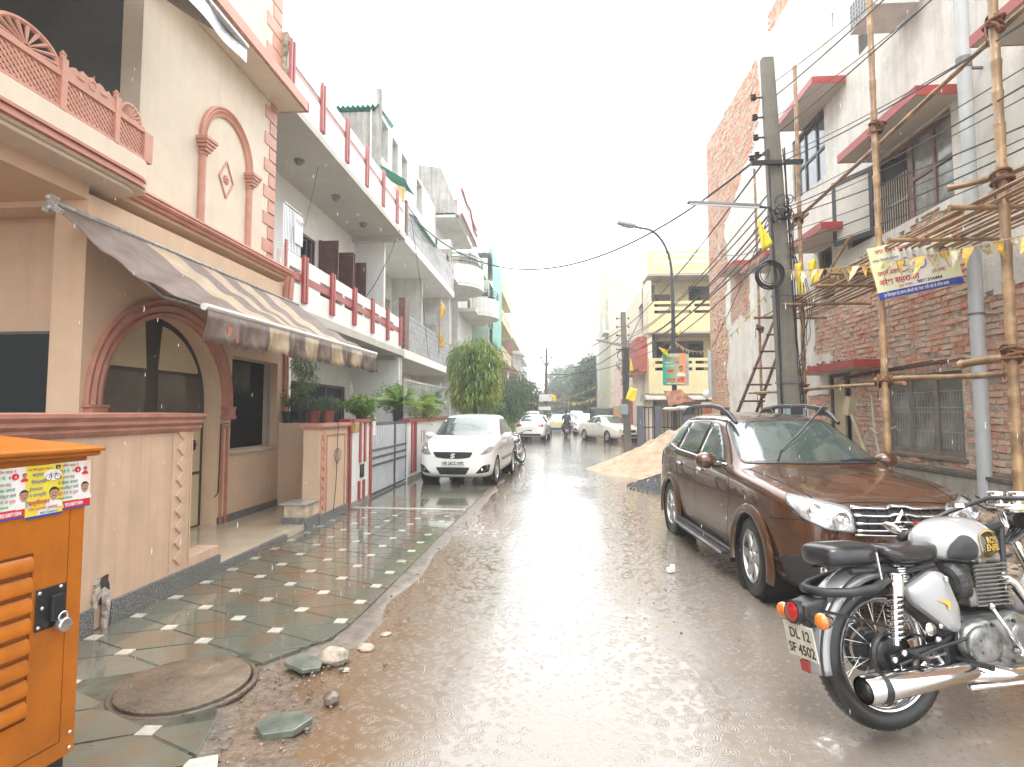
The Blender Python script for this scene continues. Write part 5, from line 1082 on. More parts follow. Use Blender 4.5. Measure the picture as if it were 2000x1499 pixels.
b=B(); b.tube([(2.30,9.58,5.09),(3.42,9.58,5.0)],.02,8); b.build('glass_tube',M('white_tube',(.7,.72,.72),.3,var=0),tb)
YF=M('yellow_flag_cloth',(.72,.58,.03),.6,var=.12,vs=6)
def cloth(pts,label,name='yellow_flag',cat='flag',nu=8,nv=8,amp=.02,group=None):
    a,b_,c,d=[Vector(p) for p in pts]
    def f(u,v): p=a.lerp(b_,u).lerp(d.lerp(c,u),v); return p+Vector((0,amp*math.sin(u*7+v*5),0))
    b=B(); b.grid(f,nu,nv); o=one(b,name,YF,label,cat,group,smooth=True); s_=o.modifiers.new('s','SOLIDIFY'); s_.thickness=.003; return o
cloth([(3.32,9.35,4.74),(3.34,9.35,4.72),(3.54,9.35,4.32),(3.36,9.35,4.18)],'triangular yellow flag under the tube light on the leaning pole')
cloth([(3.98,9.6,4.05),(4.10,9.6,4.07),(4.09,9.6,3.52),(4.02,9.6,3.5)],'narrow yellow pennant left of the bamboo upright, above the walkway')
cloth([(4.17,9.55,4.08),(4.30,9.55,4.11),(4.31,9.55,3.72),(4.2,9.55,3.68)],'narrow yellow pennant right of the bamboo upright, above the walkway')
b=B(); b.box(3.62,3.92,9.2,9.38,1.5,1.74); mb=thing('meter_box','grey blue electricity meter box strapped to the foot of the leaning pole','meter',(3.77,9.3,1.5)); b.build('case',M('blue_grey_plastic',(.22,.28,.31),.4),mb,bevel=.03)
b=B(); b.box(3.68,3.86,9.19,9.2,1.58,1.68); b.build('display',DARK,mb)
# ---- street lamp
sl_=thing('street_lamp','slender dark street lamp with a curved arm over the street','street lamp',(3.95,19,0))
b=B(); cur=[(3.95,19,0),(3.95,19,3.2),(3.95,19,5.2),(3.93,19,6.1)]+[(3.93-.95*(1-math.cos(a)),19,6.1+1.62*math.sin(a)) for a in [PI/2*i/10 for i in range(1,11)]]+[(2.75,19,7.78)]
b.tube(cur,[.085,.08,.06,.05]+[.04]*11,10); b.build('post',M('dark_post_paint',(.045,.05,.055),.4,var=.2),sl_,smooth=True)
b=B(); b.cbox((2.47,19,7.87),(.62,.24,.09),Matrix.Rotation(R(12),3,'Y')); b.cbox((2.5,19,7.79),(.4,.18,.05),Matrix.Rotation(R(12),3,'Y')); b.build('lamp_head',M('lamp_grey',(.3,.3,.28),.5),sl_,bevel=.02)
bb=poster('lamp_billboard','green and orange election board with a man in white on the lamp post',.74,1.02,grad('board_tricolour',(.02,.32,.22),(.3,.42,.25),(.75,.3,.12),.74),[('text','भारतीय जनता',.1,.92,.09,PWH,.9,.002),('text','नगर निगम गुरुग्राम',.05,.81,.08,PRD,.85,.001),('text','वार्ड नं.',.08,.69,.08,PWH,1,.001),('oval',.46,.72,.06,.05,PBL),('text','6',.435,.685,.1,PWH),('text','चुनाव चिन्ह',.08,.58,.08,PWH,.8),('poly',[(.12,.5),(.17,.4),(.32,.4),(.38,.5),(.33,.47),(.3,.52),(.25,.47),(.2,.52),(.17,.47)],PRD),('man',.58,.5,.15,PWH),('rect',.12,.7,.03,.05,PWH),('text','अनूप सिंह',.1,.09,.17,PRD,.95,.004)],frame((3.56,18.88,2.5),(1,0,0),(0,0,1)),None,'billboard',.02)
b=B(); b.box(3.62,4.42,18.97,19.0,2.48,3.5); one(b,'board_back',M('pale_blue_board',(.4,.5,.52),.5),'pale blue back board showing behind the green and orange election board','board')
cloth([(3.42,18.8,3.72),(3.72,18.8,3.62),(3.72,18.8,3.4),(3.7,18.8,3.38)],'yellow triangular flag at the upper left corner of the green election board',amp=.03)
cloth([(4.05,18.9,4.2),(4.2,18.9,4.32),(4.12,18.9,4.1),(4.08,18.9,4.08)],'tiny yellow flag on the lamp post above the election board')
b=B(); b.prism(rag([(3.55,2.3),(4.1,2.35),(4.55,1.95),(3.7,1.8)],.02,.15,3),'y',18.7,18.72); one(b,'torn_sheet',M('torn_orange_sheet',(.5,.25,.17),.7,var=.5,vs=6),'torn orange sheet draped under the election board','sheet')
b=B(); b.ball((3.75,18.6,1.72),(.28,.1,.06),10,5); b.ball((4.15,18.6,1.75),(.3,.12,.07),10,5); one(b,'white_bundle',M('white_cloth',(.6,.6,.57),.7,var=.2),'crumpled white bundle hanging on the lamp post below the torn sheet','bundle',smooth=True)
# ---- second concrete pole
p2=cpole('concrete_pole','farther concrete pole hung with meter boxes and a pink board',(3.45,27,0),(3.3,27,6.3),.34,.22,6.3)
b=B()
for z in (6.0,5.6,5.2,4.8): b.tube([(3.3,27,z),(3.05,27,z)],.02,5); b.ball((3.02,27,z),.06,8,5); b.ball((3.55,27,z),.05,8,5)
b.box(2.95,3.75,26.9,26.95,4.5,4.56); b.build('insulator',PORC,p2)
b=B(); rn=random.Random(3)
for k in range(8): b.torus((3.2+rn.uniform(-.1,.1),26.8,3.4+rn.uniform(-.3,1.0)),rn.uniform(.15,.28),.014,(rn.uniform(-.3,.3),1,0),20,5)
for k in range(14): b.tube([(3.38+rn.uniform(-.15,.15),26.75,z_) for z_ in (4.6,3.8,3,2.2)],.02,5)
b.build('strapped_wires',BLACKM,p2)
b=B(); b.box(1.98,3.2,26.6,26.7,4.62,4.70); b.xf(Matrix.Translation((3.2,0,4.6))@Matrix.Rotation(R(14),4,'Y')@Matrix.Translation((-3.2,0,-4.6))); one(b,'tube_light',M('grey_housing'),'small tube light tilted on the farther concrete pole','street light')
b=B(); b.box(2.85,3.1,26.6,26.66,1.95,3.5); one(b,'pink_board',M('pink_board_paint',(.5,.36,.34),.6,var=.1),'tall narrow pink board tied to the farther concrete pole','board')
b=B(); b.box(3.05,3.4,26.4,26.6,1.5,1.95); one(b,'meter_box',M('blue_grey_plastic'),'grey meter box on the farther concrete pole above the white saloon bonnet','meter',bevel=.03)
b=B(); b.box(2.75,3.05,26.45,26.6,1.4,1.9); one(b,'meter_box',M('ochre_box',(.35,.24,.1),.6),'ochre box left of the grey meter box on the farther pole','meter',bevel=.02)
cloth([(3.5,26.5,2.75),(3.85,26.5,2.65),(3.7,26.5,2.05),(3.3,26.5,2.2)],'square yellow flag on the farther concrete pole above its meter boxes')
cloth([(3.55,26.5,4.1),(3.6,26.5,4.0),(3.68,26.5,3.5),(3.5,26.5,3.45)],'slim yellow flag upright beside the farther concrete pole')
# ---- iron pole in the middle distance
ip=thing('iron_pole','slim iron pole with V arms and small sign boards in the far street','utility pole',(-.5,42,0))
b=B(); b.tube([(-.5,42,0),(-.5,42,2.6),(-.45,42,6.3)],[.14,.12,.07],8); b.build('shaft',M('rusty_iron_pole',(.12,.08,.06),.6,var=.2),ip)
for s in (-1,1): b=B(); b.tube([(-.47,42,4.9),(-.47+s*.35,42,5.5)],.045,6); b.ball((-.47+s*.37,42,5.6),.08,8,5); b.build('arm',M('rusty_iron_pole'),ip)
b=B(); b.box(-1.0,-.1,41.8,41.85,2.4,2.9); one(b,'white_board',M('white_board',(.65,.65,.63),.5),'blank white board across the far iron pole','board')
b=B(); b.box(-1.05,-.15,41.8,41.85,1.75,2.0); sb=one(b,'blue_lettered_board',M('white_board'),'small white board with blue letters low on the far iron pole','board'); lettering('SCHOOL',.2,PBL,frame((-.45,-.06,.05),(1,0,0),(0,0,1)),sb) if 0 else None
cloth([(-.1,41.7,2.9),(.25,41.7,2.8),(.2,41.7,2.35),(-.1,41.7,2.4)],'yellow flag beside the blank white board on the iron pole')
# ---- yellow building and neighbours
yb=thing('yellow_building','pale yellow two storey house with pierced balcony parapets facing the camera','building',(4.6,28,0))
for z0,z1 in ((2.5,4.2),(5.46,6.96),(8.3,9.45)):
    b=B(); hs=[(4.9+i*.95,5.7+i*.95,z1-.28,z1-.14) for i in range(8)]+[(4.9+i*.95,5.7+i*.95,z1-.6,z1-.45) for i in range(8)]
    b.wall('y',4.6,13,z0,z1,27.85,28,hs); b.build('parapet',YELP,yb)
b=B(); b.wall('y',4.6,13,0,8.4,29.4,29.6,[(4.9,6.0,6.2,7.6),(6.9,9,6.2,8.0),(5.2,7.6,3.2,5.2),(8.2,10,3.2,5.2),(5.6,7.6,0,2.3)]); b.build('wall',YELP,yb)
b=B(); 
for z in (2.45,5.4,8.22): b.box(4.6,13,27.87,29.4,z,z+.06)
b.build('floor_slab',GREYS,yb)
b=B(); b.prism([(28.0,2.45),(27.6,2.3),(27.55,2.2),(28,2.15),(29.4,2.15),(29.4,2.45)],'x',4.4,13); b.build('curved_canopy',M('mossy_cement',(.4,.38,.33),.8,var=.2,streak=.6),yb,smooth=40)
wd=M('brown_window_wood')
for (x0,x1,z0,z1) in ((4.9,6.0,6.2,7.6),(6.9,9,6.2,8.0),(5.2,7.6,3.2,5.2),(8.2,10,3.2,5.2)):
    b=B(); n=max(2,int((x1-x0)/.6)); b.wall('y',x0,x1,z0,z1,29.45,29.52,[(x0+(x1-x0)*i/n+.07,x0+(x1-x0)*(i+1)/n-.07,z0+.1,z1-.1) for i in range(n) if i%3!=1]); f=b.build('window',wd,yb)
    b=B(); b.box(x0,x1,29.55,29.58,z0,z1); b.build('pane',GLASS,f)
b=B(); b.box(5.6,7.6,29.5,29.55,0,2.3); b.build('door',M('cream_door'),yb)
b=B(); b.wall('x',28,46,0,8.0,4.6,4.8,[(29.6,30.6,3.3,5),(32,33.4,3.3,5),(36,37.5,3.3,5),(29.6,30.8,5.9,7.2),(40,41,3.3,5)]); b.box(4.8,9,29.6,45.9,7.8,8.0); b.build('side_wall',CREAM,yb)
b=B(); b.wall('x',28.3,33.4,3.75,5.3,4.15,4.25,[]); b.box(4.25,4.6,28.3,28.4,3.75,5.3); b.box(4.2,4.6,28.3,33.4,3.6,3.75); b.build('red_balcony',M('red_oxide_wall',(.42,.1,.07),.6,var=.12),yb)
b=B(); b.box(4.2,4.6,33.6,36,.0,2.4); b.build('red_gate_pier',M('red_oxide_wall'),yb)
b=B(); b.box(4.85,4.95,28,46,0,7.8); b.build('room_behind',DARK,yb)
wt_=thing('white_tower','tall pale apartment tower with an outside stair fading in the haze on the right','building',(4.6,48,0))
b=B(); b.wall('x',46.2,56,0,14.3,4.5,4.7,[(47,48,9.8,10.8)]); b.wall('y',4.7,6.9,0,14.3,46.2,46.4,[(5.6,6.4,8.6,10.4)]); b.box(4.7,6.9,46.4,56,14.1,14.3); b.build('wall',M('tower_cream',(.5,.48,.36),.8,var=.1,streak=.3),wt_)
b=B(); b.wall('x',46.3,47.4,8.2,9.2,4.1,4.2,[]); b.box(4.1,4.5,46.3,49,8.0,8.2); b.build('balcony',OFFW,wt_)
b=B(); b.box(4.9,8,56,80,0,10); b.box(5,9,80,100,0,8); one(b,'far_right_house',OFFW,'low pale block beyond the tower on the right of the street','house')
gp=thing('black_gate','black vertical bar gate in front of the pale yellow house','gate',(5,26.5,0))
b=B(); 
for i in range(22): x=4.0+i*.17; b.box(x-.018,x+.018,26.5,26.54,.1,1.85)
for z in (.15,.9,1.8): b.box(4.0,7.6,26.49,26.55,z,z+.05)
b.build('bars',BLACKM,gp)
for x in (3.95,4.75,6.0): b=B(); b.box(x-.13,x+.13,26.4,26.66,0,1.9); b.build('gate_post',M('slate_blue_post',(.09,.1,.12),.5),gp)
gw=thing('red_tiled_wall','low red tiled boundary wall carrying a globe lamp beside the brick corner','wall',(6,22,0))
b=B(); b.box(5.6,9,21.8,22.0,0,1.9); b.build('wall',M('red_oxide_wall'),gw); b=B(); b.box(5.55,9,21.75,22.05,1.9,1.98); b.build('coping',M('cream_plaster'),gw)
gl=thing('globe_lamp','white globe lamp standing on the red tiled wall','lamp',(5.75,21.9,1.98)); b=B(); b.ball((5.75,21.9,2.28),.17,18,12); b.build('globe',M('milk_glass',(.75,.75,.72),.3,var=0),gl,smooth=True); b=B(); b.lathe([(.07,0),(.05,.12)],(5.75,21.9,1.98),n=12); b.build('lamp_base',BLACKM,gl)
# ---- sand and gravel
def pile(name,c,r,h,mat,label,n=70,seed=0,rough=.06,ex=1,kind=None):
    b=B(); 
    def f(u,v):
        a=2*PI*v; q_=u; rr=r*q_*(1+.18*noise.noise(Vector((math.cos(a)*1.5,math.sin(a)*1.5,seed)))); x=c[0]+rr*math.cos(a)*ex; y=c[1]+rr*math.sin(a)
        z=h*(1-q_)**1.05*(1+.0)+ (h*.12*math.cos(min(1,q_*1.3)*PI/2)) -.03+rough*noise.noise(Vector((x*1.6,y*1.6,seed)))*(1-q_)*1.5+rough*.35*noise.noise(Vector((x*6,y*6,seed)))*(1-q_**4); return (x,y,z)
    b.grid(f,n,n*2); return tag(b.build(name,mat,smooth=True,weld=True),label,'pile',kind=kind)
pile('sand_pile',(3.95,16.3),2.9,1.2,M('wet_sand',(.42,.31,.21),.8,var=.22,vs=3,bmp=.8,bs=12,bd=.05),'large pile of pale orange building sand on the road behind the brown car',kind='stuff',rough=.24)
pile('gravel_pile',(3.1,12.7),1.35,.5,M('dark_gravel',(.06,.065,.07),.6,var=.5,vs=40,bmp=1,bs=60,bd=.04),'small heap of dark crushed stone at the foot of the sand pile',kind='stuff')
gs=B(); rn=random.Random(12)
for i in range(1500):
    a=rn.random()*2*PI; q=rn.random()**.6; x=3.1+1.5*q*math.cos(a); y=12.7+1.5*q*math.sin(a); z=max(.01,.56*(1-q*.95)-.03); r=rn.uniform(.012,.026); gs.ball((x,y,z),(r,r*.8,r*.8),5,3,Matrix.Rotation(rn.random()*6,3,'X'))
tag(gs.build('crushed_stone',M('crushed_stone_grey',(.09,.095,.105),.5,var=.6,vs=30)),'crushed dark stones scattered over the gravel heap','gravel',kind='stuff')
# ---- overhead wires
WIRE=M('wire_black',(.05,.05,.055),.6,var=0)
def wire(a,c,s,r=.008,label='thin black service wire in the bundle fanning from the leaning concrete pole',group='service wires at the concrete pole',n=20):
    b=B(); b.tube(sag(a,c,s,n),r,4); return one(b,'overhead_wire',WIRE,label,'wire',group)
for i,(za,xe,ye,ze) in enumerate(((7.2,3.71,4.6,5.9),(6.95,3.9,3.5,6.0),(6.6,3.95,3.8,5.6),(6.3,4.2,3.6,5.9),(5.9,4.3,4.4,5.0),(5.8,4.5,4.5,5.2),(5.1,4.35,4.4,4.7),(5.0,4.3,4.2,4.5),(4.95,4.6,4.0,4.55),(4.85,4.5,4.2,4.15),(4.6,4.4,4.1,4.05),(4.4,4.6,3.8,4.1),(4.2,4.2,3.8,3.7))):
    wire(pp(za,.08),(xe,ye,ze),.08+.03*(i%3),.006+.003*(i%2))
for i,(za,zb,s) in enumerate(((5.9,5.6,.3),(5.3,5.2,.5),(5.1,5.0,.35),(4.95,4.9,.6),(4.8,4.6,.4),(4.7,4.4,.5),(4.5,4.3,.3),(4.3,4.1,.45))):
    wire(pp(za,-.1),(3.4,27,zb),s,.012 if i%3 else .016,'black wire running from the leaning pole to the farther concrete pole','wires between the two concrete poles')
for i,(x,y,z) in enumerate(((5.1,17.5,6.4),(5.1,14,4.8),(4.7,28,7.5),(5.4,28,8.6),(4.6,30,6.6),(6.3,28,6.3),(4.6,33,6.0),(5.1,19,3.6))):
    wire((3.4,27,4.4+.1*i) if y>20 else pp(4.5+.1*i),(x,y,z),.15,.01,'wire tangle feeding the houses behind the farther pole','house feed wires')
wire(pp(6.0,-.12),(-4.5,17.6,7.9),1.9,.02,'long black cable sagging right across the street to the left balconies',None,40)
wire((-4.5,17.6,7.9),(-4.5,20.5,3.6),-.3,.012,'black cable looping down the end of the grey balcony railing',None)
wire((-4.66,11.2,7.6),(-6.1,13.5,6.2),.2,.007,'thin wire dropping across the upper soffit of the white house',None)
wire((-4.5,16.4,7.0),(-5.6,13.2,3.7),.8,.012,'cable swinging down behind the lower red striped parapet',None)
for i,(p,q_) in enumerate((((-1.3,4.5,5.1),(-3.6,40,10.5)),((-.98,4.6,5.1),(-2.4,42,8.5)),((-.72,4.6,5.1),(-1.5,42,7.2)))): wire(p,q_,.5,.005,['leftmost','middle','rightmost'][i]+' of the three faint wires crossing the white sky overhead',None,40)
for i,(p,q_,s) in enumerate((((-.45,42,5.7),(3.3,28,5.6),.4),((-.45,42,5.2),(3.3,27,5.3),.9),((-.45,42,4.2),(3.3,27,4.6),.5),((-4.2,38,6),(-.45,42,5.7),.3),((-4.0,26,4.2),(3.3,27,3.9),.7),((-.45,42,5.5),(1,80,7),.3))): wire(p,q_,s,.02,['upper','second','third','fourth','low','farthest'][i]+' wire strung above the far cars around the iron pole',None)
# ================================================================ vehicles
def evalmesh(o):
    dg=bpy.context.evaluated_depsgraph_get(); me=bpy.data.meshes.new_from_object(o.evaluated_get(dg)); return me
def carbody(st,wheels,wr,mat,parent,well=.5):
    # stations: x,zb,w,zbelt,wbelt,ztop,wtop
    V=[];F=[];m=0
    for (x,zb,w,zm,wm,zt,wt) in st:
        half=[(w*.80,zb),(w*.97,zb+.06),(w,zb+(zm-zb)*.45),(wm,zm-.04),(wm*.965,zm+.015),(wt+(wm*.965-wt)*.45,zm+(zt-zm)*.55),(wt,zt-.045*min(1,(zt-zm)/.1)),(wt*.8,zt-.008)]
        ring=[(y,z) for y,z in half]+[(0,zt+.012)]+[(-y,z) for y,z in half[::-1]]+[(0,zb)]
        m=len(ring); V+=[(x,y,z) for y,z in ring]
    n=len(st)
    for i in range(n-1): F+=[(i*m+j,i*m+(j+1)%m,(i+1)*m+(j+1)%m,(i+1)*m+j) for j in range(m)]
    F+=[tuple(range(m))[::-1],tuple((n-1)*m+j for j in range(m))]
    b=B(); b.add(V,F); o=b.build('tmp',mat); sb=o.modifiers.new('s','SUBSURF'); sb.levels=2; sb.render_levels=2
    cut=[]
    for wx in wheels:
        for s in (1,-1):
            c=B(); c.lathe([(wr,0),(wr,well)],(wx,s*(max(q[2] for q in st)+.1),wr*.86),(0,-s,0),n=40); co=c.build('cut',mat); cut.append(co)
            bo=o.modifiers.new('b','BOOLEAN'); bo.operation='DIFFERENCE'; bo.object=co; bo.solver='EXACT'
    me=evalmesh(o); bpy.data.objects.remove(o)
    for c in cut: bpy.data.objects.remove(c)
    me.name='body'; me.materials.clear(); me.materials.append(mat); bo=bpy.data.objects.new('body',me); COL.objects.link(bo); bo.parent=parent; ORG[bo.name]=Vector()
    me.shade_smooth(); smooth_by_angle(me,32)
    bm=bmesh.new(); bm.from_mesh(me); bv=BVHTree.FromBMesh(bm); bm.free(); return bo,bv
AX={'side':1,'front':0,'top':2}
def patch(bv,poly,view,sgn,off,name,mat,parent,step=.05,smooth=True,th=0):
    # polygon drawn in side (x,z), front (y,z) or top (x,y) view, wrapped on the body
    bm=bmesh.new(); vs=[bm.verts.new((a,c,0)) for a,c in poly]; bm.faces.new(vs)
    xs=[p[0] for p in poly]; ys=[p[1] for p in poly]
    for k,(lo,hi,nn) in enumerate(((min(xs),max(xs),(1,0,0)),(min(ys),max(ys),(0,1,0)))):
        q=lo+step
        while q<hi: bmesh.ops.bisect_plane(bm,geom=bm.verts[:]+bm.edges[:]+bm.faces[:],plane_co=(q,0,0) if k==0 else (0,q,0),plane_no=nn); q+=step
    for v in bm.verts:
        a,c=v.co.x,v.co.y
        if view=='side': o,d=Vector((a,sgn*3,c)),Vector((0,-sgn,0))
        elif view=='front': o,d=Vector((sgn*6,a,c)),Vector((-sgn,0,0))
        else: o,d=Vector((a,c,4)),Vector((0,0,-1))
        h,nrm,_,_=bv.ray_cast(o,d)
        if h is None: h,nrm,_,_=bv.find_nearest(o+d*(3-.8 if view=='side' else 4))
        if nrm.dot(d)>0: nrm=-nrm
        v.co=h+nrm*off-d*off*.3
    bmesh.ops.recalc_face_normals(bm,faces=bm.faces)
    me=bpy.data.meshes.new(name); bm.to_mesh(me); bm.free(); me.materials.append(mat)
    if smooth: me.shade_smooth()
    o=bpy.data.objects.new(name,me); COL.objects.link(o); o.parent=parent; ORG[o.name]=Vector()
    if th: s=o.modifiers.new('s','SOLIDIFY'); s.thickness=th; s.offset=0
    return o
def strip(bv,pts,w,view,sgn,off,name,mat,parent,th=.0):
    P=[Vector(p) for p in pts]; L=[];Rr=[]
    for i,p in enumerate(P):
        t=(P[min(i+1,len(P)-1)]-P[max(i-1,0)]).normalized(); nn=Vector((-t.y,t.x)); L.append(tuple(p+nn*w/2)); Rr.append(tuple(p-nn*w/2))
    return patch(bv,L+Rr[::-1],view,sgn,off,name,mat,parent,step=.08,th=th)
def rpoly(pts,r=.03,n=4):   # rounded polygon
    out=[]; k=len(pts)
    for i in range(k):
        a,p,c=Vector(pts[i-1]),Vector(pts[i]),Vector(pts[(i+1)%k]); rr=min(r,(a-p).length*.45,(c-p).length*.45); u=p+(a-p).normalized()*rr; v=p+(c-p).normalized()*rr
        for j in range(n+1): t=j/n; q=u*(1-t)**2+p*2*t*(1-t)+v*t*t; out.append((q.x,q.y))
    return out
ALLOY=M('silver_alloy',(.50,.50,.50),.35,metal=.75,var=.12,vs=6); CHROME=M('chrome',(.75,.75,.76),.08,metal=1,var=0); TYRE=M('wet_tyre',(.011,.011,.011),.4,var=.4,vs=14,bmp=.3,bs=40,coat=.2)
BPL=M('black_plastic',(.028,.028,.03),.42,var=.25,vs=9,bmp=.1,bs=120,coat=.15)
def wheel(parent,x,y,r,w,side,spokes=6,style='slot',steer=0,name='wheel'):
    e=bpy.data.objects.new(name,None); COL.objects.link(e); e.parent=parent; e.location=(x,y,r); e.rotation_euler=(0,0,steer); ORG[e.name]=Vector(); s=side
    b=B(); rr=r*.66; pr=[(rr,-w*.42),(rr+.02,-w*.48),(r*.85,-w*.52),(r*.95,-w*.47),(r*.99,-w*.36),(r,-w*.2)]; pr=pr+[(r,w*.2),(r*.99,w*.36),(r*.95,w*.47),(r*.85,w*.52),(rr+.02,w*.48),(rr,w*.42)]
    b.lathe(pr,(0,0,0),(0,1,0),n=48,cap=False)
    for k in (-.3,-.1,.1,.3): b.torus((0,w*k,0),r-.0005,.004,(0,1,0),48,4) if 0 else None
    b.build('tyre',TYRE,e,smooth=50)
    if style=='far': b=B(); b.lathe([(rr,.0),(rr*.9,.015),(.05,.03),(.0,.03)],(0,s*w*.36,0),(0,s,0),n=20,cap=False); b.build('rim',ALLOY,e,smooth=40); return e
    b=B(); b.lathe([(rr+.004,.012),(rr-.012,.016),(rr-.02,.0),(rr*.93,-.035),(rr*.92,-.12)],(0,s*w*.42,0),(0,s,0),n=40,cap=False)
    b.build('rim',ALLOY,e,smooth=50)
    b=B(); b.lathe([(rr*.96,-.05),(.0,-.05)],(0,s*w*.42,0),(0,s,0),n=32,cap=False); b.build('brake_disc',M('dark_brake',(.05,.045,.04),.5),e)
    b=B()
    for k in range(spokes):
        a=2*PI*k/spokes; ca,sa=math.cos(a),math.sin(a); ta,tb=-sa,ca; Y=s*w*.42
        wi,wo=(.05,.045) if style=='slot' else (.028,.026)
        if style=='slot': wi,wo=rr*.30,rr*.26
        V=[]
        for (q,hw,d) in ((.06,wi*.6,.004),(rr*.5,wi*.62,.0),(rr*.8,wo*.72,.002),(rr*.95,wo*1.15,.008)):
            for t_,dd in ((-1,-.02),(-.8,0),(.8,0),(1,-.02)): V.append((ca*q+ta*hw*t_,Y+s*(d+dd),sa*q+tb*hw*t_))
        b.add(V,[(i*4+j,i*4+j+1,(i+1)*4+j+1,(i+1)*4+j) for i in range(3) for j in range(3)])
    b.build('spokes',ALLOY,e,smooth=30)
    b=B(); b.lathe([(.085,-.01),(.08,.004),(.045,.012),(.04,.022),(.0,.024)],(0,s*w*.42,0),(0,s,0),n=24,cap=False); b.build('hub_cap',ALLOY,e,smooth=40)
    b=B(); 
    for k in range(5): a=2*PI*k/5; b.lathe([(.009,0),(.009,.01),(0,.01)],(.058*math.cos(a),s*w*.42+s*.004,.058*math.sin(a)),(0,s,0),n=6,cap=False)
    b.build('wheel_nuts',BLACKM,e); return e
def paint(name,c,m_=.0,rough=.22):
    m,t,nd,lk,p=nmat(name); co=nd.new('ShaderNodeTexCoord').outputs['Object']
    n=tex(nd,lk,'ShaderNodeTexNoise',2.5,co,Detail=5).outputs[0]; z=nd.new('ShaderNodeSeparateXYZ'); lk.new(co,z.inputs[0])
    dirt=ramp(nd,lk,mth(nd,lk,'ADD',mth(nd,lk,'MULTIPLY',z.outputs[2],-1.2),mth(nd,lk,'MULTIPLY',n,.8)),[(.0,0),(.3,.18)])
    lk.new(mix(nd,lk,dirt,c,(.2,.14,.09)),p.inputs['Base Color']); p.inputs['Metallic'].default_value=m_; p.inputs['Roughness'].default_value=rough; p.inputs['Coat Weight'].default_value=1; p.inputs['Coat Roughness'].default_value=.025
    # rain drops beading on the lacquer
    v=tex(nd,lk,'ShaderNodeTexVoronoi',95,co); dr=ramp(nd,lk,v.outputs['Distance'],[(.12,1),(.32,0)]); rnd=nd.new('ShaderNodeSeparateColor'); lk.new(v.outputs['Color'],rnd.inputs[0]); g_=mth(nd,lk,'GREATER_THAN',rnd.outputs[0],.62)
    bn=bump(nd,lk,mth(nd,lk,'MULTIPLY',dr,g_),.35,.002); lk.new(bn,p.inputs['Coat Normal']); lk.new(bn,p.inputs['Normal']); return m
def glassmat(name,c=(.035,.05,.045)):
    m,t,nd,lk,p=nmat(name); co=nd.new('ShaderNodeTexCoord').outputs['Object']; n=tex(nd,lk,'ShaderNodeTexNoise',1.6,co,Detail=3).outputs[0]
    lk.new(mix(nd,lk,n,tuple(x*.4 for x in c),tuple(x*2.2 for x in c)),p.inputs['Base Color']); p.inputs['Roughness'].default_value=.04; p.inputs['IOR'].default_value=1.6; p.inputs['Coat Weight'].default_value=.6
    v=tex(nd,lk,'ShaderNodeTexVoronoi',80,co); dr=ramp(nd,lk,v.outputs['Distance'],[(.15,1),(.35,0)]); st=tex(nd,lk,'ShaderNodeTexNoise',1,mapping(nd,lk,co,(22,22,2)),Detail=4).outputs[0]
    lk.new(bump(nd,lk,mth(nd,lk,'ADD',mth(nd,lk,'MULTIPLY',dr,.5),st),.22,.003),p.inputs['Normal']); return m
CGL=glassmat('rain_wet_car_glass'); SEAM=M('panel_gap',(.006,.006,.006),.8,var=0); HLM=M('headlamp_reflector',(.62,.62,.63),.12,metal=.7,var=.5,vs=22); LENS=M('clear_lens',(.75,.75,.75),.05,var=.1,coat=1)
AMB=M('amber_lens',(.7,.16,.01),.15,var=.1,coat=1); REDL=M('red_lens',(.35,.01,.012),.12,var=.2,coat=1)
def mirrorx(p): return [(-a,c) for a,c in p][::-1]
# ---------------- brown SUV (nose at +x)
suv=thing('parked_suv','wet metallic brown SUV with black roof rails and one wiper raised, parked by the scaffold','car',world=False)
L_=4.315; ax=lambda x:L_/2-x
st=[(0.0,.34,.50,.70,.48,.80,.42),(.03,.27,.64,.75,.62,.875,.54),(.13,.22,.78,.84,.76,.945,.64),(.32,.2,.875,.92,.86,.99,.71),(.62,.2,.91,.975,.895,1.045,.75),(.95,.2,.91,1.0,.895,1.075,.76),(1.2,.2,.905,1.02,.89,1.10,.75),(1.27,.2,.905,1.03,.89,1.13,.745),(1.6,.2,.905,1.045,.89,1.33,.70),(1.93,.2,.905,1.055,.89,1.525,.635),(2.05,.2,.905,1.06,.89,1.56,.62),(2.5,.2,.905,1.075,.89,1.61,.60),(3.1,.2,.905,1.10,.89,1.615,.60),(3.6,.2,.905,1.12,.885,1.58,.59),(3.9,.22,.90,1.12,.87,1.50,.57),(4.12,.26,.88,1.08,.84,1.24,.60),(4.25,.3,.84,.98,.80,1.06,.62),(4.315,.38,.74,.8,.70,.86,.55)]
st=[(ax(q[0]),)+tuple(q[1:]) for q in st][::-1]
BRP=paint('metallic_brown_paint',(.082,.032,.012),.3,.25)
body,bv=carbody(st,(ax(.82),ax(3.49)),.385,BRP,suv)
gw_=[(1.62,1.10),(2.32,1.115),(2.32,1.50),(2.12,1.49)]
def sx(pts): return [(ax(a),c) for a,c in pts]
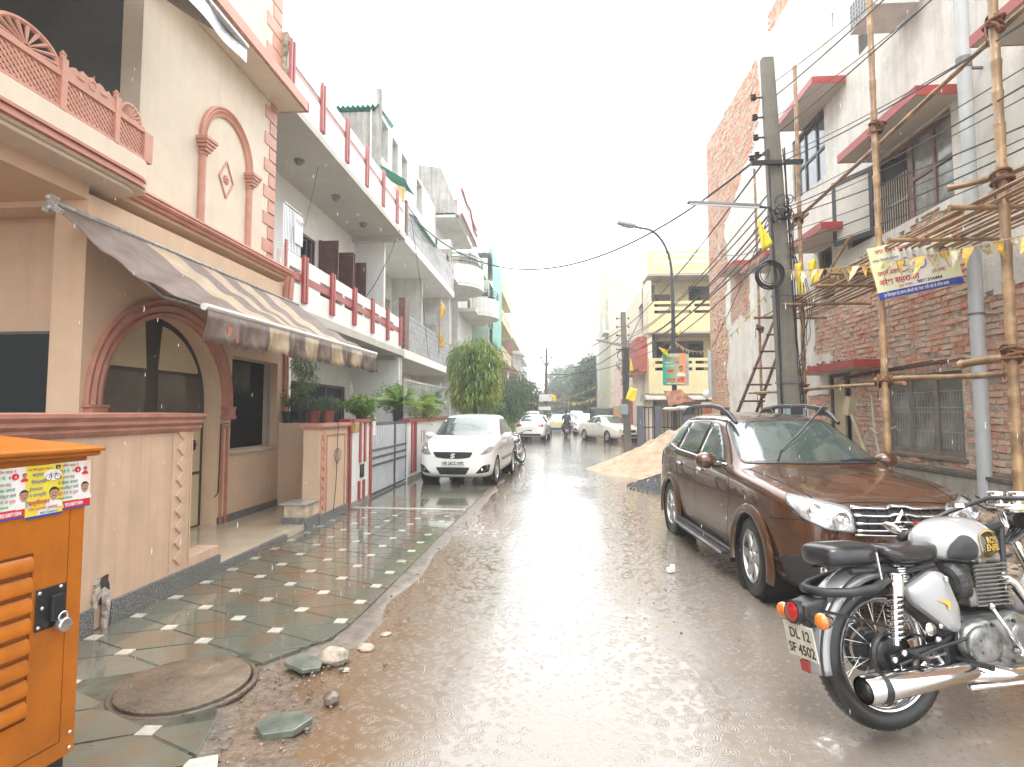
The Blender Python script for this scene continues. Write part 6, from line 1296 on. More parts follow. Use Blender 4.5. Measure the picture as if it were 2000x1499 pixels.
for s in (1,-1):
    for nm,pts in (('front_side_window',[(1.60,1.105),(2.36,1.125),(2.36,1.485),(2.18,1.475),(1.9,1.33)]),('rear_side_window',[(2.47,1.13),(3.18,1.15),(3.12,1.485),(2.47,1.49)]),('quarter_window',[(3.29,1.165),(3.66,1.21),(3.58,1.40),(3.42,1.47),(3.24,1.48)])):
        w_=patch(bv,rpoly(sx([(a,c) for a,c in pts]),.05),'side',s,.006,nm,CGL,suv,th=.004)
        strip(bv,rpoly(sx(pts),.05)+[rpoly(sx(pts),.05)[0]],.022,'side',s,.004,'window_rubber',BPL,w_,th=.006)
    strip(bv,sx([(1.5,1.085),(2.4,1.105),(3.2,1.13),(3.7,1.185)]),.02,'side',s,.008,'chrome_waist_strip',CHROME,suv,th=.006)
    strip(bv,sx([(2.415,1.5),(2.42,1.1),(2.42,.9),(2.41,.3)]),.085,'side',s,.003,'door_pillar',BRP,suv) if 0 else None
    for nm,pts in (('front',[(1.36,1.08),(1.33,.8),(1.38,.5),(1.42,.34),(2.38,.34),(2.41,.7),(2.42,1.1),(2.41,1.53),(2.1,1.52),(1.75,1.32),(1.42,1.1)]),('rear',[(2.42,.34),(2.98,.34),(3.06,.62),(3.2,.85),(3.28,1.12),(3.2,1.52),(2.43,1.53)])):
        strip(bv,sx(pts),.009,'side',s,.0025,'door_gap',SEAM,body)
    strip(bv,sx([(.08,.80),(.22,.775),(.45,.75)]),.008,'side',s,.003,'bumper_gap',SEAM,body)
    for hx in (2.22,3.02):
        b=B(); b.ball((ax(hx),s*.915,.97),(.085,.022,.022),12,6); h_=b.build('door_handle',CHROME if hx<2.5 else CHROME,suv,smooth=True)
    # sill and running board
    b=B(); b.prism([(ax(1.28),.17),(ax(3.03),.17),(ax(3.06),.30),(ax(1.24),.30)],'y',s*.86,s*.925); b.build('sill',BPL,suv,bevel=.012)
    b=B(); b.box(ax(3.0),ax(1.3),s*.925 if s>0 else s*1.0,s*1.0 if s>0 else s*.925,.245,.275); b.build('side_step',BPL,suv,bevel=.008)
    b=B(); b.box(ax(3.0),ax(1.3),min(s*1.0,s*1.008),max(s*1.0,s*1.008),.25,.272); b.build('step_trim',CHROME,suv)
    # arch flares
    for wx in (.82,3.49):
        b=B(); n=26; V=[]
        for i in range(n+1):
            a=R(-14)+R(208)*i/n; 
            for (rr,yy) in ((.383,.86),(.386,.925),(.405,.938),(.45,.925),(.475,.895)): V.append((ax(wx)+rr*math.cos(a),s*yy,.385*.86+rr*math.sin(a)))
        b.add(V,[(i*5+j,(i+1)*5+j,(i+1)*5+j+1,i*5+j+1) for i in range(n) for j in range(4)]); b.build('arch_flare',BRP,suv,smooth=True)
        b=B(); b.lathe([(.375,0),(.375,.30)],(ax(wx),s*.90,.385*.86),(0,-s,0),n=32,cap=False); b.lathe([(.375,.30),(.0,.30)],(ax(wx),s*.90,.385*.86),(0,-s,0),n=32,cap=False); b.build('wheel_well',SEAM,suv)
        wheel(suv,ax(wx),s*.79,.343,.215,s,6,'slot',R(-5) if wx<1 else 0)
    # mirror
    b=B(); b.ball((ax(1.62),s*1.03,1.12),(.085,.125,.085),14,10); mi=b.build('door_mirror',BRP,suv,smooth=True)
    b=B(); b.tube([(ax(1.58),s*.87,1.08),(ax(1.58),s*.97,1.08)],.03,8); b.build('mirror_arm',BPL,mi)
    # roof rail
    b=B(); b.tube([(ax(1.78),s*.60,1.50),(ax(1.95),s*.61,1.585),(ax(2.15),s*.61,1.655),(ax(2.5),s*.605,1.69),(ax(3.2),s*.60,1.69),(ax(3.55),s*.59,1.655),(ax(3.75),s*.585,1.59)],[.02,.034,.032,.026,.026,.032,.026],8)
    for hx in (2.12,3.42): b.cbox((ax(hx),s*.60,1.625),(.18,.045,.09))
    b.build('roof_rail',BPL,suv,smooth=40)
    # headlamp
    HL=rpoly([(s*.385,.72),(s*.40,.895),(s*.60,.925),(s*.775,.955),(s*.80,.89),(s*.74,.80),(s*.60,.735)],.03)
    h_=patch(bv,HL,'front',1,.004,'headlamp',HLM,suv,step=.03); patch(bv,HL,'front',1,.012,'headlamp_lens',M('lens_film',(.8,.8,.8),.03,var=0,alpha=.18,coat=1),h_,step=.03)
    strip(bv,HL+[HL[0]],.014,'front',1,.009,'headlamp_rim',BPL,h_)
    for yy,zz,rr in ((.665,.86,.055),(.49,.80,.065)):
        hit=bv.ray_cast(Vector((6,s*yy,zz)),Vector((-1,0,0)))[0]
        b=B(); b.torus(hit+Vector((.012,0,0)),rr,.008,(1,0,0),24,6); b.lathe([(rr,.004),(rr*.6,-.0),(.018,.01),(.0,.02)],hit,(1,0,0),24,False); b.build('lamp_bowl',CHROME,h_,smooth=True)
    hit=bv.ray_cast(Vector((6,s*.62,.43)),Vector((-1,0,0)))[0]
    b=B(); b.lathe([(.05,.012),(.045,.02),(.035,.012),(.0,.016)],hit,(1,0,0),20,False); b.build('fog_lamp',CHROME,suv,smooth=True)
    patch(bv,rpoly(sx([(4.05,.85),(4.3,.85),(4.25,1.05),(4.1,1.1)]),.02),'side',s,.006,'tail_lamp',REDL,suv)
w_=patch(bv,rpoly([(-.74,1.13),(.74,1.13),(.67,1.33),(.60,1.50),(.3,1.53),(-.3,1.53),(-.60,1.50),(-.67,1.33)],.04),'front',1,.006,'windscreen',CGL,suv,step=.05)
P_=rpoly([(-.74,1.13),(.74,1.13),(.67,1.33),(.60,1.50),(.3,1.53),(-.3,1.53),(-.60,1.50),(-.67,1.33)],.04); strip(bv,P_+[P_[0]],.022,'front',1,.0065,'windscreen_rubber',BPL,w_)
patch(bv,rpoly([(-.6,1.12),(.6,1.12),(.52,1.46),(-.52,1.46)],.05),'front',-1,.006,'rear_window',CGL,suv)
g_=patch(bv,rpoly([(-.40,.70),(.40,.70),(.375,.80),(.385,.895),(0,.905),(-.385,.895),(-.375,.80)],.02),'front',1,.003,'grille',M('grille_black',(.012,.012,.013),.4,var=.1),suv,step=.04)
for zz in (.735,.785,.835,.882):
    pts=[(-.385+.77*i/14,zz+(.012 if abs(-.385+.77*i/14)<.09 else 0)) for i in range(15)]
    strip(bv,pts,.017,'front',1,.022,'grille_bar',CHROME,g_,th=.012)
pts=[(-.40,.705),(-.2,.70),(0,.698),(.2,.70),(.40,.705)]; strip(bv,pts,.012,'front',1,.02,'grille_bar',CHROME,g_,th=.008)
for k in range(9): y=-.36+.09*k; strip(bv,[(y,.71),(y,.89)],.006,'front',1,.010,'grille_upright',BPL,g_,th=.01) if abs(y)>.05 else None
hit=bv.ray_cast(Vector((6,0,.81)),Vector((-1,0,0)))[0]; b=B()
dm=[(0,.085),(.058,0),(0,-.085),(-.058,0)]; di=[(0,.045),(.026,0),(0,-.045),(-.026,0)]
for i in range(4):
    a,c=dm[i],dm[(i+1)%4]; e,f=di[i],di[(i+1)%4]; x0=hit.x+.02
    b.add([(x0,a[0],.81+a[1]),(x0,c[0],.81+c[1]),(x0+.012,f[0]*1.3,.81+f[1]*1.3),(x0+.012,e[0]*1.3,.81+e[1]*1.3),(x0-.005,f[0],.81+f[1]),(x0-.005,e[0],.81+e[1])],[(0,1,2,3),(3,2,4,5)])
b.build('diamond_badge',CHROME,suv)
lb=patch(bv,rpoly([(-.86,.22),(.86,.22),(.88,.42),(.80,.52),(.56,.56),(.40,.50),(-.40,.50),(-.56,.56),(-.80,.52),(-.88,.42)],.05),'front',1,.008,'lower_bumper',BPL,suv,step=.06,th=.008)
b=B(); hit=bv.ray_cast(Vector((6,0,.58)),Vector((-1,0,0)))[0]; b.box(hit.x+.005,hit.x+.015,-.25,.25,.53,.64); pl_=b.build('number_plate',M('plate_white',(.7,.7,.68),.4),suv)
strip(bv,[(ax(.16),-.70),(ax(.12),-.45),(ax(.10),0),(ax(.12),.45),(ax(.16),.70)],.01,'top',1,.003,'bonnet_gap',SEAM,body)
for s in (1,-1): strip(bv,[(ax(.2),s*.60),(ax(.6),s*.68),(ax(1.2),s*.72)],.01,'top',1,.003,'bonnet_gap',SEAM,body); strip(bv,[(ax(.25),s*.40),(ax(.7),s*.52),(ax(1.15),s*.6)],.012,'top',1,.001,'bonnet_crease',M('crease_brown',(.09,.035,.02),.2),body) if 0 else None
b=B(); b.tube([(ax(1.23),-.40,1.14),(ax(1.22),-.36,1.25),(ax(1.38),.05,1.53),(ax(1.44),.22,1.66)],[.012,.011,.009,.006],6); b.tube([(ax(1.24),-.2,1.37),(ax(1.47),.27,1.70)],.009,5); b.tube([(ax(1.2),-.36,1.23),(ax(1.40),.1,1.50)],.006,5); b.build('raised_wiper',BPL,suv)
b=B(); b.tube([(ax(1.24),.25,1.125),(ax(1.30),.45,1.165),(ax(1.29),.66,1.15)],.009,5); b.tube([(ax(1.27),.3,1.15),(ax(1.33),.72,1.165)],.008,5); b.build('wiper',BPL,suv)
b=B(); b.tube([(ax(2.0),.0,1.57),(ax(2.25),.0,1.68)],.005,5); b.ball((ax(2.0),0,1.585),(.03,.02,.015),8,5); b.build('aerial',BPL,suv)
place(suv,(2.47,6.70,0),R(-86.6)); suv.scale=(1,.9,1)
# ---------------- generic small car
def car(name,label,spec,pm,loc,rz,detail=1,group=None,front='hatch',cat='car'):
    t=thing(name,label,cat,world=False,group=group); L=spec['L']; A=lambda x:L/2-x; wr=spec['wr']
    st=[(A(q[0]),)+tuple(q[1:]) for q in spec['st']][::-1]; wx=[A(v) for v in spec['axles']]
    body,bv=carbody(st,wx,wr+.035,pm,t); S=lambda pts:[(A(a),c) for a,c in pts]
    for s in (1,-1):
        for pts in spec['win']: patch(bv,rpoly(S(pts),.04),'side',s,.006,'side_window',CGL,t,step=.09)
        for x in wx:
            wheel(t,x,s*(spec['W']/2-.12),wr,.19,s,5 if detail else 5,'thin' if detail else 'far',spec.get('steer',0) if x>0 else 0)
            b=B(); b.lathe([(wr+.03,0),(wr+.03,.28),(.0,.28)],(x,s*(spec['W']/2-.02),(wr+.035)*.86),(0,-s,0),n=28,cap=False); b.build('wheel_well',SEAM,t)
        b=B(); b.ball((A(spec['mir'][0]),s*(spec['W']/2+.09),spec['mir'][1]),(.07,.11,.075),12,8); b.build('door_mirror',pm,t,smooth=True)
        for hl in spec['hl']: h_=patch(bv,rpoly([(s*a,c) for a,c in hl],.025),'front',1,.005,'headlamp',HLM,t,step=.04)
        for tl in spec['tl']: patch(bv,rpoly([(s*a,c) for a,c in tl],.025),'front',-1,.006,'tail_lamp',REDL,t,step=.05)
        if detail:
            for pts in spec.get('gaps',[]): strip(bv,S(pts),.010,'side',s,.0025,'door_gap',SEAM,body)
            for hx in spec.get('handles',[]): b=B(); b.ball((A(hx),s*(spec['W']/2+.005),spec['mir'][1]-.1),(.07,.02,.02),10,6); b.build('door_handle',pm,t,smooth=True)
            if 'mould' in spec: strip(bv,S(spec['mould']),.055,'side',s,.012,'side_moulding',M('grey_moulding',(.16,.16,.15),.5),t,th=.01)
    patch(bv,rpoly(spec['ws'],.05),'front',1,.006,'windscreen',CGL,t,step=.07); patch(bv,rpoly(spec['rw'],.05),'front',-1,.006,'rear_window',CGL,t,step=.07)
    for nm,pts,mt in spec.get('front',[]): patch(bv,rpoly(pts,.03),'front',1,.006,nm,mt,t,step=.05)
    for nm,pts,mt in spec.get('rear',[]): patch(bv,rpoly(pts,.02),'front',-1,.007,nm,mt,t,step=.06)
    place(t,loc,rz); return t,body,bv,A
GB=M('grille_black')
swift=dict(L=3.85,W=1.695,wr=.30,axles=(.76,3.19),mir=(1.42,1.02),
 st=[(0,.30,.52,.60,.50,.68,.42),(.03,.22,.64,.64,.62,.76,.52),(.14,.17,.75,.74,.73,.86,.60),(.35,.15,.825,.84,.80,.945,.64),(.7,.15,.848,.91,.825,1.0,.66),(.98,.15,.848,.94,.83,1.03,.66),(1.06,.15,.845,.95,.83,1.06,.655),(1.4,.15,.845,.965,.835,1.28,.67),(1.72,.15,.845,.975,.835,1.45,.64),(1.9,.15,.845,.98,.835,1.50,.635),(2.4,.15,.845,.985,.835,1.525,.63),(3.0,.15,.84,1.0,.83,1.50,.62),(3.4,.16,.83,1.0,.81,1.40,.52),(3.62,.2,.80,.98,.77,1.15,.56),(3.8,.24,.74,.88,.7,.95,.52),(3.85,.3,.64,.72,.6,.78,.45)],
 win=[[(1.42,1.03),(2.28,1.045),(2.26,1.40),(1.98,1.395)],[(2.37,1.05),(3.02,1.07),(2.9,1.36),(2.36,1.40)]],
 hl=[[(.47,.665),(.62,.66),(.76,.71),(.80,.80),(.75,.93),(.62,.88)]],tl=[[(.56,.8),(.7,.8),(.68,1.05),(.58,1.0)]],
 ws=[(-.70,1.035),(.70,1.035),(.62,1.42),(.2,1.44),(-.2,1.44),(-.62,1.42)],rw=[(-.5,1.05),(.5,1.05),(.42,1.36),(-.42,1.36)],
 front=[('grille',[(-.44,.72),(.44,.72),(.37,.61),(.16,.58),(-.16,.58),(-.37,.61)],GB),('air_intake',[(-.37,.40),(.37,.40),(.28,.25),(-.28,.25)],GB),('fog_recess',[(.48,.27),(.74,.30),(.77,.46),(.64,.44)],GB),('fog_recess',[(-.48,.27),(-.64,.44),(-.77,.46),(-.74,.30)],GB)],
 gaps=[[(1.28,.98),(1.2,.7),(1.25,.3),(2.28,.27),(2.32,.7),(2.33,1.44)],[(2.33,.27),(2.78,.3),(2.92,.6),(3.08,.8),(3.1,1.06)]],handles=(2.12,2.9),mould=[(1.28,.50),(2.0,.50),(2.7,.52)])
WHP=paint('white_car_paint',(.82,.82,.79),0,.3)
t,bd_,bv,A=car('parked_hatchback','white hatchback with black grille and plate HR26CC1092, parked facing the camera on the slate paving','',0,0,0) if 0 else car('parked_hatchback','white hatchback with plate HR26CC1092 facing the camera on the slate paving',swift,WHP,(-1.97,14.02,.05),R(-90-4.5),1)
hit=bv.ray_cast(Vector((6,0,.64)),Vector((-1,0,0)))[0]; b=B()
x0=hit.x+.012; S_=[(.045,.05),(-.01,.05),(-.05,.018),(.0,-.012),(-.05,-.02),(-.045,-.05),(.01,-.05),(.05,-.018),(.0,.012),(.05,.02)]; b.prism([(y,.64+z) for y,z in S_],'x',x0,x0+.012); b.build('front_badge',M('badge_silver',(.62,.62,.64),.35,var=0),t)
hit=bv.ray_cast(Vector((6,0,.485)),Vector((-1,0,0)))[0]; b=B(); b.box(hit.x+.004,hit.x+.014,-.25,.25,.43,.54); np_=b.build('number_plate',M('plate_white'),t)
lettering('HR 26CC1092',.098,PBK,frame((hit.x+.0155,-.215,.452),(0,1,0),(0,0,1)),t,sx=.80,off=.003) if 0 else lettering('HR 26CC1092',.098,PBK,frame((hit.x+.0155,-.222,.452),(0,1,0),(0,0,1)),t,sx=.78,off=.003)
for s in (1,-1):
    hit=bv.ray_cast(Vector((6,s*.655,.77)),Vector((-1,0,0)))[0]; b=B(); b.ball(hit,(.015,.045,.045),12,8); b.build('lamp_bowl',CHROME,t,smooth=True)
    hit=bv.ray_cast(Vector((6,s*.62,.35)),Vector((-1,0,0)))[0]; b=B(); b.ball(hit,(.015,.032,.032),12,8); b.build('fog_lamp',CHROME,t,smooth=True)
b=B(); b.tube([(A(1.06),-.45,1.07),(A(1.12),-.1,1.10),(A(1.10),.15,1.085)],.012,5); b.tube([(A(1.06),.1,1.07),(A(1.13),.45,1.09),(A(1.12),.62,1.08)],.012,5); b.build('wiper',BPL,t)
sedan=dict(L=4.5,W=1.74,wr=.31,axles=(.88,3.55),mir=(1.6,1.0),
 st=[(0,.32,.55,.58,.53,.66,.45),(.04,.24,.68,.62,.66,.73,.55),(.2,.2,.79,.7,.77,.81,.62),(.5,.18,.86,.82,.84,.9,.66),(1.0,.18,.87,.9,.85,.98,.67),(1.2,.18,.87,.92,.85,1.01,.66),(1.6,.18,.87,.94,.85,1.22,.61),(2.0,.18,.87,.95,.85,1.40,.56),(2.4,.18,.87,.96,.85,1.44,.55),(2.9,.18,.87,.97,.85,1.42,.54),(3.3,.18,.87,.98,.85,1.29,.55),(3.7,.18,.87,.99,.85,1.09,.62),(4.1,.2,.85,.97,.83,1.05,.66),(4.38,.24,.82,.92,.78,1.0,.66),(4.47,.3,.76,.8,.72,.88,.6),(4.5,.36,.66,.66,.62,.74,.5)],
 win=[[(1.62,1.0),(2.45,1.01),(2.42,1.36),(2.1,1.34)],[(2.54,1.01),(3.4,1.04),(3.1,1.28),(2.53,1.36)]],
 hl=[[(.46,.60),(.66,.64),(.74,.74),(.64,.76),(.48,.70)]],tl=[[(.42,.82),(.72,.76),(.76,.86),(.68,.98),(.46,.93)]],
 ws=[(-.64,1.0),(.64,1.0),(.52,1.37),(-.52,1.37)],rw=[(-.6,1.08),(.6,1.08),(.48,1.37),(-.48,1.37)],
 front=[('grille',[(-.4,.52),(.4,.52),(.38,.66),(-.38,.66)],GB),('air_intake',[(-.5,.3),(.5,.3),(.45,.42),(-.45,.42)],GB)],rear=[('number_plate',[(-.25,.70),(.25,.70),(.25,.80),(-.25,.80)],M('plate_white')),('lower_bumper',[(-.6,.3),(.6,.3),(.6,.4),(-.6,.4)],BPL)],
 gaps=[[(1.5,.95),(1.4,.7),(1.45,.32),(2.48,.3),(2.5,1.4)],[(2.5,.3),(3.0,.32),(3.2,.62),(3.42,.9)]],handles=(2.3,3.2))
CRP=paint('cream_white_car_paint',(.66,.64,.56),0,.3); SLP=paint('silver_car_paint',(.42,.43,.44),.5,.3)
car('parked_saloon','white saloon seen from behind with red wraparound tail lamps, parked on the left',sedan,WHP,(-1.12,33.6,.03),R(86),1)
car('parked_saloon','cream saloon with its bonnet behind the farther concrete pole, on the right',sedan,CRP,(3.1,32.8,.0),R(-66),1)
suvs=dict(sedan); suvs.update(L=4.3,W=1.78,st=[(x,zb,w,zm+.12,wm,zt+(.16 if x<1.3 else .3),wt) for x,zb,w,zm,wm,zt,wt in sedan['st'][:10]]+[(3.3,.25,.88,1.1,.86,1.7,.56),(3.9,.25,.87,1.1,.85,1.66,.55),(4.1,.26,.85,1.08,.83,1.4,.58),(4.25,.3,.8,.95,.78,1.1,.6),(4.3,.36,.7,.8,.66,.85,.5)],win=[[(1.62,1.15),(2.45,1.16),(2.42,1.58),(2.1,1.56)],[(2.54,1.16),(3.6,1.17),(3.5,1.58),(2.53,1.6)]],hl=[[(.46,.78),(.7,.8),(.72,.92),(.5,.9)]],tl=[[(.6,.9),(.76,.9),(.76,1.25),(.64,1.25)]],ws=[(-.64,1.2),(.64,1.2),(.52,1.6),(-.52,1.6)],rw=[(-.55,1.2),(.55,1.2),(.48,1.55),(-.48,1.55)])
car('parked_saloon','white saloon half hidden ahead of the one with red tail lamps, left side',sedan,WHP,(-1.0,39.5,0),R(88),0)
car('parked_suv','white sport utility parked beyond the two white saloons on the left',suvs,WHP,(-1.6,45.5,0),R(88),0)
car('taxi_saloon','cream saloon with yellow rear plate driving away in the middle of the street',dict(sedan,rear=[('number_plate',[(-.3,.62),(.3,.62),(.3,.86),(-.3,.86)],PYE),('lower_bumper',[(-.6,.3),(.6,.3),(.6,.4),(-.6,.4)],BPL)]),CRP,(.45,47,0),R(90),0)
car('distant_hatchback','white hatchback facing the camera left of the dark van, far right side',swift,WHP,(2.35,43.5,0),R(-92),0)
car('distant_suv','silver sport utility facing the camera behind the far white hatchback',suvs,SLP,(2.1,51,0),R(-90),0)
car('distant_hatchback','small white hatchback farthest away beside the silver sport utility',swift,WHP,(1.9,60,0),R(-90),0)
car('distant_saloon','last white saloon of the left parked row before the hazy trees',sedan,WHP,(-1.6,56,0),R(90),0)
# dark van / jeep on the right
jp=thing('dark_jeep','dark olive canvas topped jeep parked on the right beyond the cream saloon','jeep',world=False)
OLV=M('dark_olive_canvas',(.055,.055,.045),.6,var=.2,vs=4)
b=B(); b.prism([(-1.7,.55),(1.7,.55),(1.75,1.05),(.5,1.1),(-1.7,1.1)],'y',-.78,.78); b.build('tub',OLV,jp,bevel=.04)
b=B(); b.prism([(-1.75,1.1),(.55,1.1),(.35,1.75),(.2,1.86),(-1.7,1.9),(-1.8,1.8)],'y',-.8,.8); b.build('canvas_top',OLV,jp,bevel=.06)
b=B(); b.box(-1.83,-1.79,-.5,.5,1.3,1.7); b.build('rear_window',CGL,jp)
for s in (1,-1):
    b=B(); b.prism([(-1.2,1.25),(-.2,1.25),(-.2,1.65),(-1.2,1.65)],'y',s*.80,s*.81); b.build('side_window',CGL,jp)
    for x in (-1.1,1.2): wheel(jp,x,s*.74,.36,.2,s,5,'far')
    b=B(); b.box(1.7,1.76,s*.5-.1,s*.5+.1,.75,.95); b.build('headlamp',HLM,jp)
b=B(); b.box(-1.76,-1.7,-.7,.7,.45,.6); b.build('bumper',BPL,jp); place(jp,(3.35,38.2,0),R(82))
# ================================================================ motorcycle (local: x forward, y left, z up, rear axle over the origin)
mb=thing('parked_motorcycle','silver and black classic motorcycle with spoked wheels parked in front of the brown SUV','motorcycle',world=False)
SILV=M('silver_tank_paint',(.34,.34,.34),.32,metal=.25,var=.04,coat=1); ENG=M('engine_alloy',(.30,.30,.29),.35,metal=.8,var=.35,vs=14,bmp=.2,bs=60); ENGD=M('dark_engine',(.05,.05,.05),.45,metal=.3,var=.5,vs=14,bmp=.3)
SEATM=M('wet_black_vinyl',(.02,.02,.021),.28,var=.3,vs=14,bmp=.15,bs=30,coat=.3); WR=.335
def spokewheel(x,rz=0):
    e=bpy.data.objects.new('wheel',None); COL.objects.link(e); e.parent=mb; e.location=(x,0,WR); ORG[e.name]=Vector(); e.rotation_euler=(0,0,rz)
    b=B(); pr=[(.245,-.035),(.26,-.05),(.29,-.058),(.318,-.045),(.330,-.022),(.335,0),(.330,.022),(.318,.045),(.29,.058),(.26,.05),(.245,.035)]; b.lathe(pr,(0,0,0),(0,1,0),n=72,cap=False)
    for i in range(72):
        a=2*PI*i/72
        for s in (1,-1): b.cbox((math.cos(a)*.3255,s*.016,math.sin(a)*.3255),(.012,.024,.010),Matrix.Rotation(-a,3,'Y')@Matrix.Rotation(s*.5,3,'X'))
    b.build('tyre',TYRE,e,smooth=40)
    b=B(); b.lathe([(.250,-.036),(.246,-.042),(.236,-.040),(.230,-.028),(.222,-.012),(.220,0),(.222,.012),(.230,.028),(.236,.040),(.246,.042),(.250,.036)],(0,0,0),(0,1,0),n=64,cap=False); b.build('rim',CHROME,e,smooth=60)
    b=B()
    for i in range(36):
        a=2*PI*i/36; s=1 if i%2 else -1; d=.42*(1 if (i//2)%2 else -1); b.tube([(.05*math.cos(a+d),s*.04,.05*math.sin(a+d)),(.226*math.cos(a),s*.008,.226*math.sin(a))],.0022,4)
    b.build('spokes',STEEL,e)
    b=B(); b.lathe([(.0,-.07),(.07,-.068),(.085,-.05),(.08,-.03),(.03,-.02),(.03,.02),(.08,.03),(.085,.07),(.0,.075)],(0,0,0),(0,1,0),n=28,cap=False); b.build('hub',ENGD,e,smooth=40); return e
spokewheel(0); spokewheel(1.37,R(-14))
def fender(cx,r,a0,a1,w,name,mat,cz=WR):
    b=B(); n=36; V=[]; m=9
    for i in range(n+1):
        a=a0+(a1-a0)*i/n
        for j in range(m):
            q=-1+2*j/(m-1); y=w*math.sin(q*PI/2*.98); rr=r-.06*(1-math.cos(q*PI/2)); V.append((cx+rr*math.cos(a),y,cz+rr*math.sin(a)))
    b.add(V,[(i*m+j,(i+1)*m+j,(i+1)*m+j+1,i*m+j+1) for i in range(n) for j in range(m-1)]); o=b.build(name,mat,mb,smooth=True); s=o.modifiers.new('s','SOLIDIFY'); s.thickness=.004; return o
fd=fender(0,.405,R(38),R(188),.085,'rear_mudguard',SILV)
b=B(); b.tube([(.386*math.cos(a),-.082,WR+.386*math.sin(a)) for a in [R(40+i*4.6) for i in range(33)]],.006,5); b.build('mudguard_rim',BLACKM,fd)
fender(1.37,.39,R(-5),R(165),.07,'front_mudguard',SILV)
# saddles
def pad(c,l,w,h,name,taper=.0,droop=0):
    b=B(); n=20
    def f(u,v):
        x=-1+2*u; a=2*PI*v; e=(1-abs(x)**5)**.4; ww=w*(1-taper*(x+1)/2); y=ww*(abs(math.cos(a))**.55)*math.copysign(1,math.cos(a))*e; z=h*(abs(math.sin(a))**.7)*math.copysign(1,math.sin(a))*e
        return (c[0]+l*x,c[1]+y,c[2]+z+droop*x*x)
    b.grid(f,n,28); return b.build(name,SEATM,mb,smooth=True,weld=True)
pad((-.155,0,.785),.155,.12,.055,'pillion_seat',0,.0); pad((.185,0,.765),.20,.145,.045,'rider_seat',.45,.03); 
b=B(); b.tube([(.0,-.14,.80),(.06,-.15,.775),(.2,-.15,.76)],.01,6); b.build('seat_piping',SEATM,mb)
# tank
b=B(); n=22
def tank(u,v):
    x=.37+.55*u; t=u; a=2*PI*v; prof=(math.sin(min(1,t*1.12+.07)*PI))**.42 if 0<t*1.12+.07<1 else 0
    e=max(.02,(1-abs(2*u-1)**3.2))**.5; w=.145*(.55+.55*math.sin(t*PI*.62+.35))*e; hh=.115*(.72+.36*math.sin(t*PI*.8+.25))*e
    c=math.cos(a); s=math.sin(a); z=.845+.01*math.sin(t*PI)+(hh*(abs(s)**.8) if s>0 else -.085*e*(abs(s)**.35))
    return (x,w*math.copysign(abs(c)**.75,c)*(1-.12*max(0,s)),z+.02*t)
b.grid(tank,n*2,40); tk=b.build('fuel_tank',SILV,mb,smooth=True,weld=True)
bm=bmesh.new(); bm.from_mesh(tk.data); tbv=BVHTree.FromBMesh(bm); bm.free()
def tpatch(poly,name,mat,off=.0025): return patch(tbv,poly,'side',-1,off,name,mat,tk,step=.012)
tpatch(rpoly([(.44,.80),(.60,.79),(.625,.85),(.585,.905),(.53,.91),(.46,.86)],.03),'knee_pad',M('knee_rubber',(.035,.035,.035),.5,var=.1,bmp=.2,bs=30),.006)
for k in range(6): strip(tbv,[(.47+.012*k,.805+.012*k),(.60,.80+.014*k)],.003,'side',-1,.011,'knee_pad_rib',BLACKM,tk)
q_=rpoly([(.65,.80),(.87,.80),(.88,.87),(.82,.915),(.72,.925),(.64,.905)],.03); tpatch(q_,'tank_badge',M('badge_black',(.015,.015,.014),.2,var=0,coat=1),.003); GOLD=M('gold_line',(.65,.42,.08),.3,metal=.4,var=0); strip(tbv,q_+[q_[0]],.006,'side',-1,.005,'gold_line',GOLD,tk)
def wraptext(s,size,x,z,mat,sx=1,off=.0):
    o=lettering(s,size,mat,frame((x,-.4,z),(1,0,0),(0,0,1)),tk,sx=sx,off=off,ext=0)
    for v in o.data.vertices:
        p=v.co+ORG[tk.name]; h,nn,_,_=tbv.ray_cast(Vector((p.x,-1,p.z)),Vector((0,1,0)))
        if h is not None: v.co=(p.x,h.y-.0075,p.z)
    return o
wraptext('ROYAL',.043,.69,.868,GOLD,1.02,.0012); wraptext('ENFIELD',.043,.678,.832,GOLD,1.02,.0012)
b=B(); b.lathe([(.045,0),(.04,.02),(.0,.022)],(.68,0,.975),n=20,cap=False); b.build('filler_cap',CHROME,mb,smooth=40)
b=B(); b.tube([(.40+.5*i/12,-.135+.0*i,.757+.012*math.sin(i)) for i in range(13)],.004,4); 
# side cover, battery box
b=B(); tri=rpoly([(.12,.63),(.30,.70),(.36,.69),(.42,.52),(.40,.42),(.34,.43),(.14,.57)],.035,5)
def puffed(poly,y0,d,name,mat,par=mb):
    b=B(); n=len(poly); cx=sum(p[0] for p in poly)/n; cz=sum(p[1] for p in poly)/n; V=[]; L=((1,0),(1,.6),(.93,.9),(.7,1),(.35,1.03),(.0,1.04))
    for f,h in L: V+=[(cx+(p[0]-cx)*f,y0-d*h,cz+(p[1]-cz)*f) for p in poly]
    b.add(V,[(i*n+j,i*n+(j+1)%n,(i+1)*n+(j+1)%n,(i+1)*n+j) for i in range(len(L)-1) for j in range(n)]); return b.build(name,mat,par,smooth=50,weld=True)
sc_=puffed(tri,-.105,.045,'side_cover',SILV); puffed([(x,z) for x,z in rpoly([(.10,.61),(.30,.72),(.38,.72),(.44,.52),(.42,.38),(.32,.40),(.12,.56)],.03)],-.06,.04,'battery_box',ENGD)
b=B(); b.prism([(.27,.575),(.33,.575),(.345,.56),(.34,.535),(.325,.53),(.325,.55),(.31,.56)],'y',-.158,-.154); b.build('cover_emblem',GOLD,sc_); b=B(); b.lathe([(.014,0),(.012,.006),(0,.007)],(.345,-.152,.665),(0,-1,0),n=12,cap=False); b.build('cover_screw',CHROME,sc_)
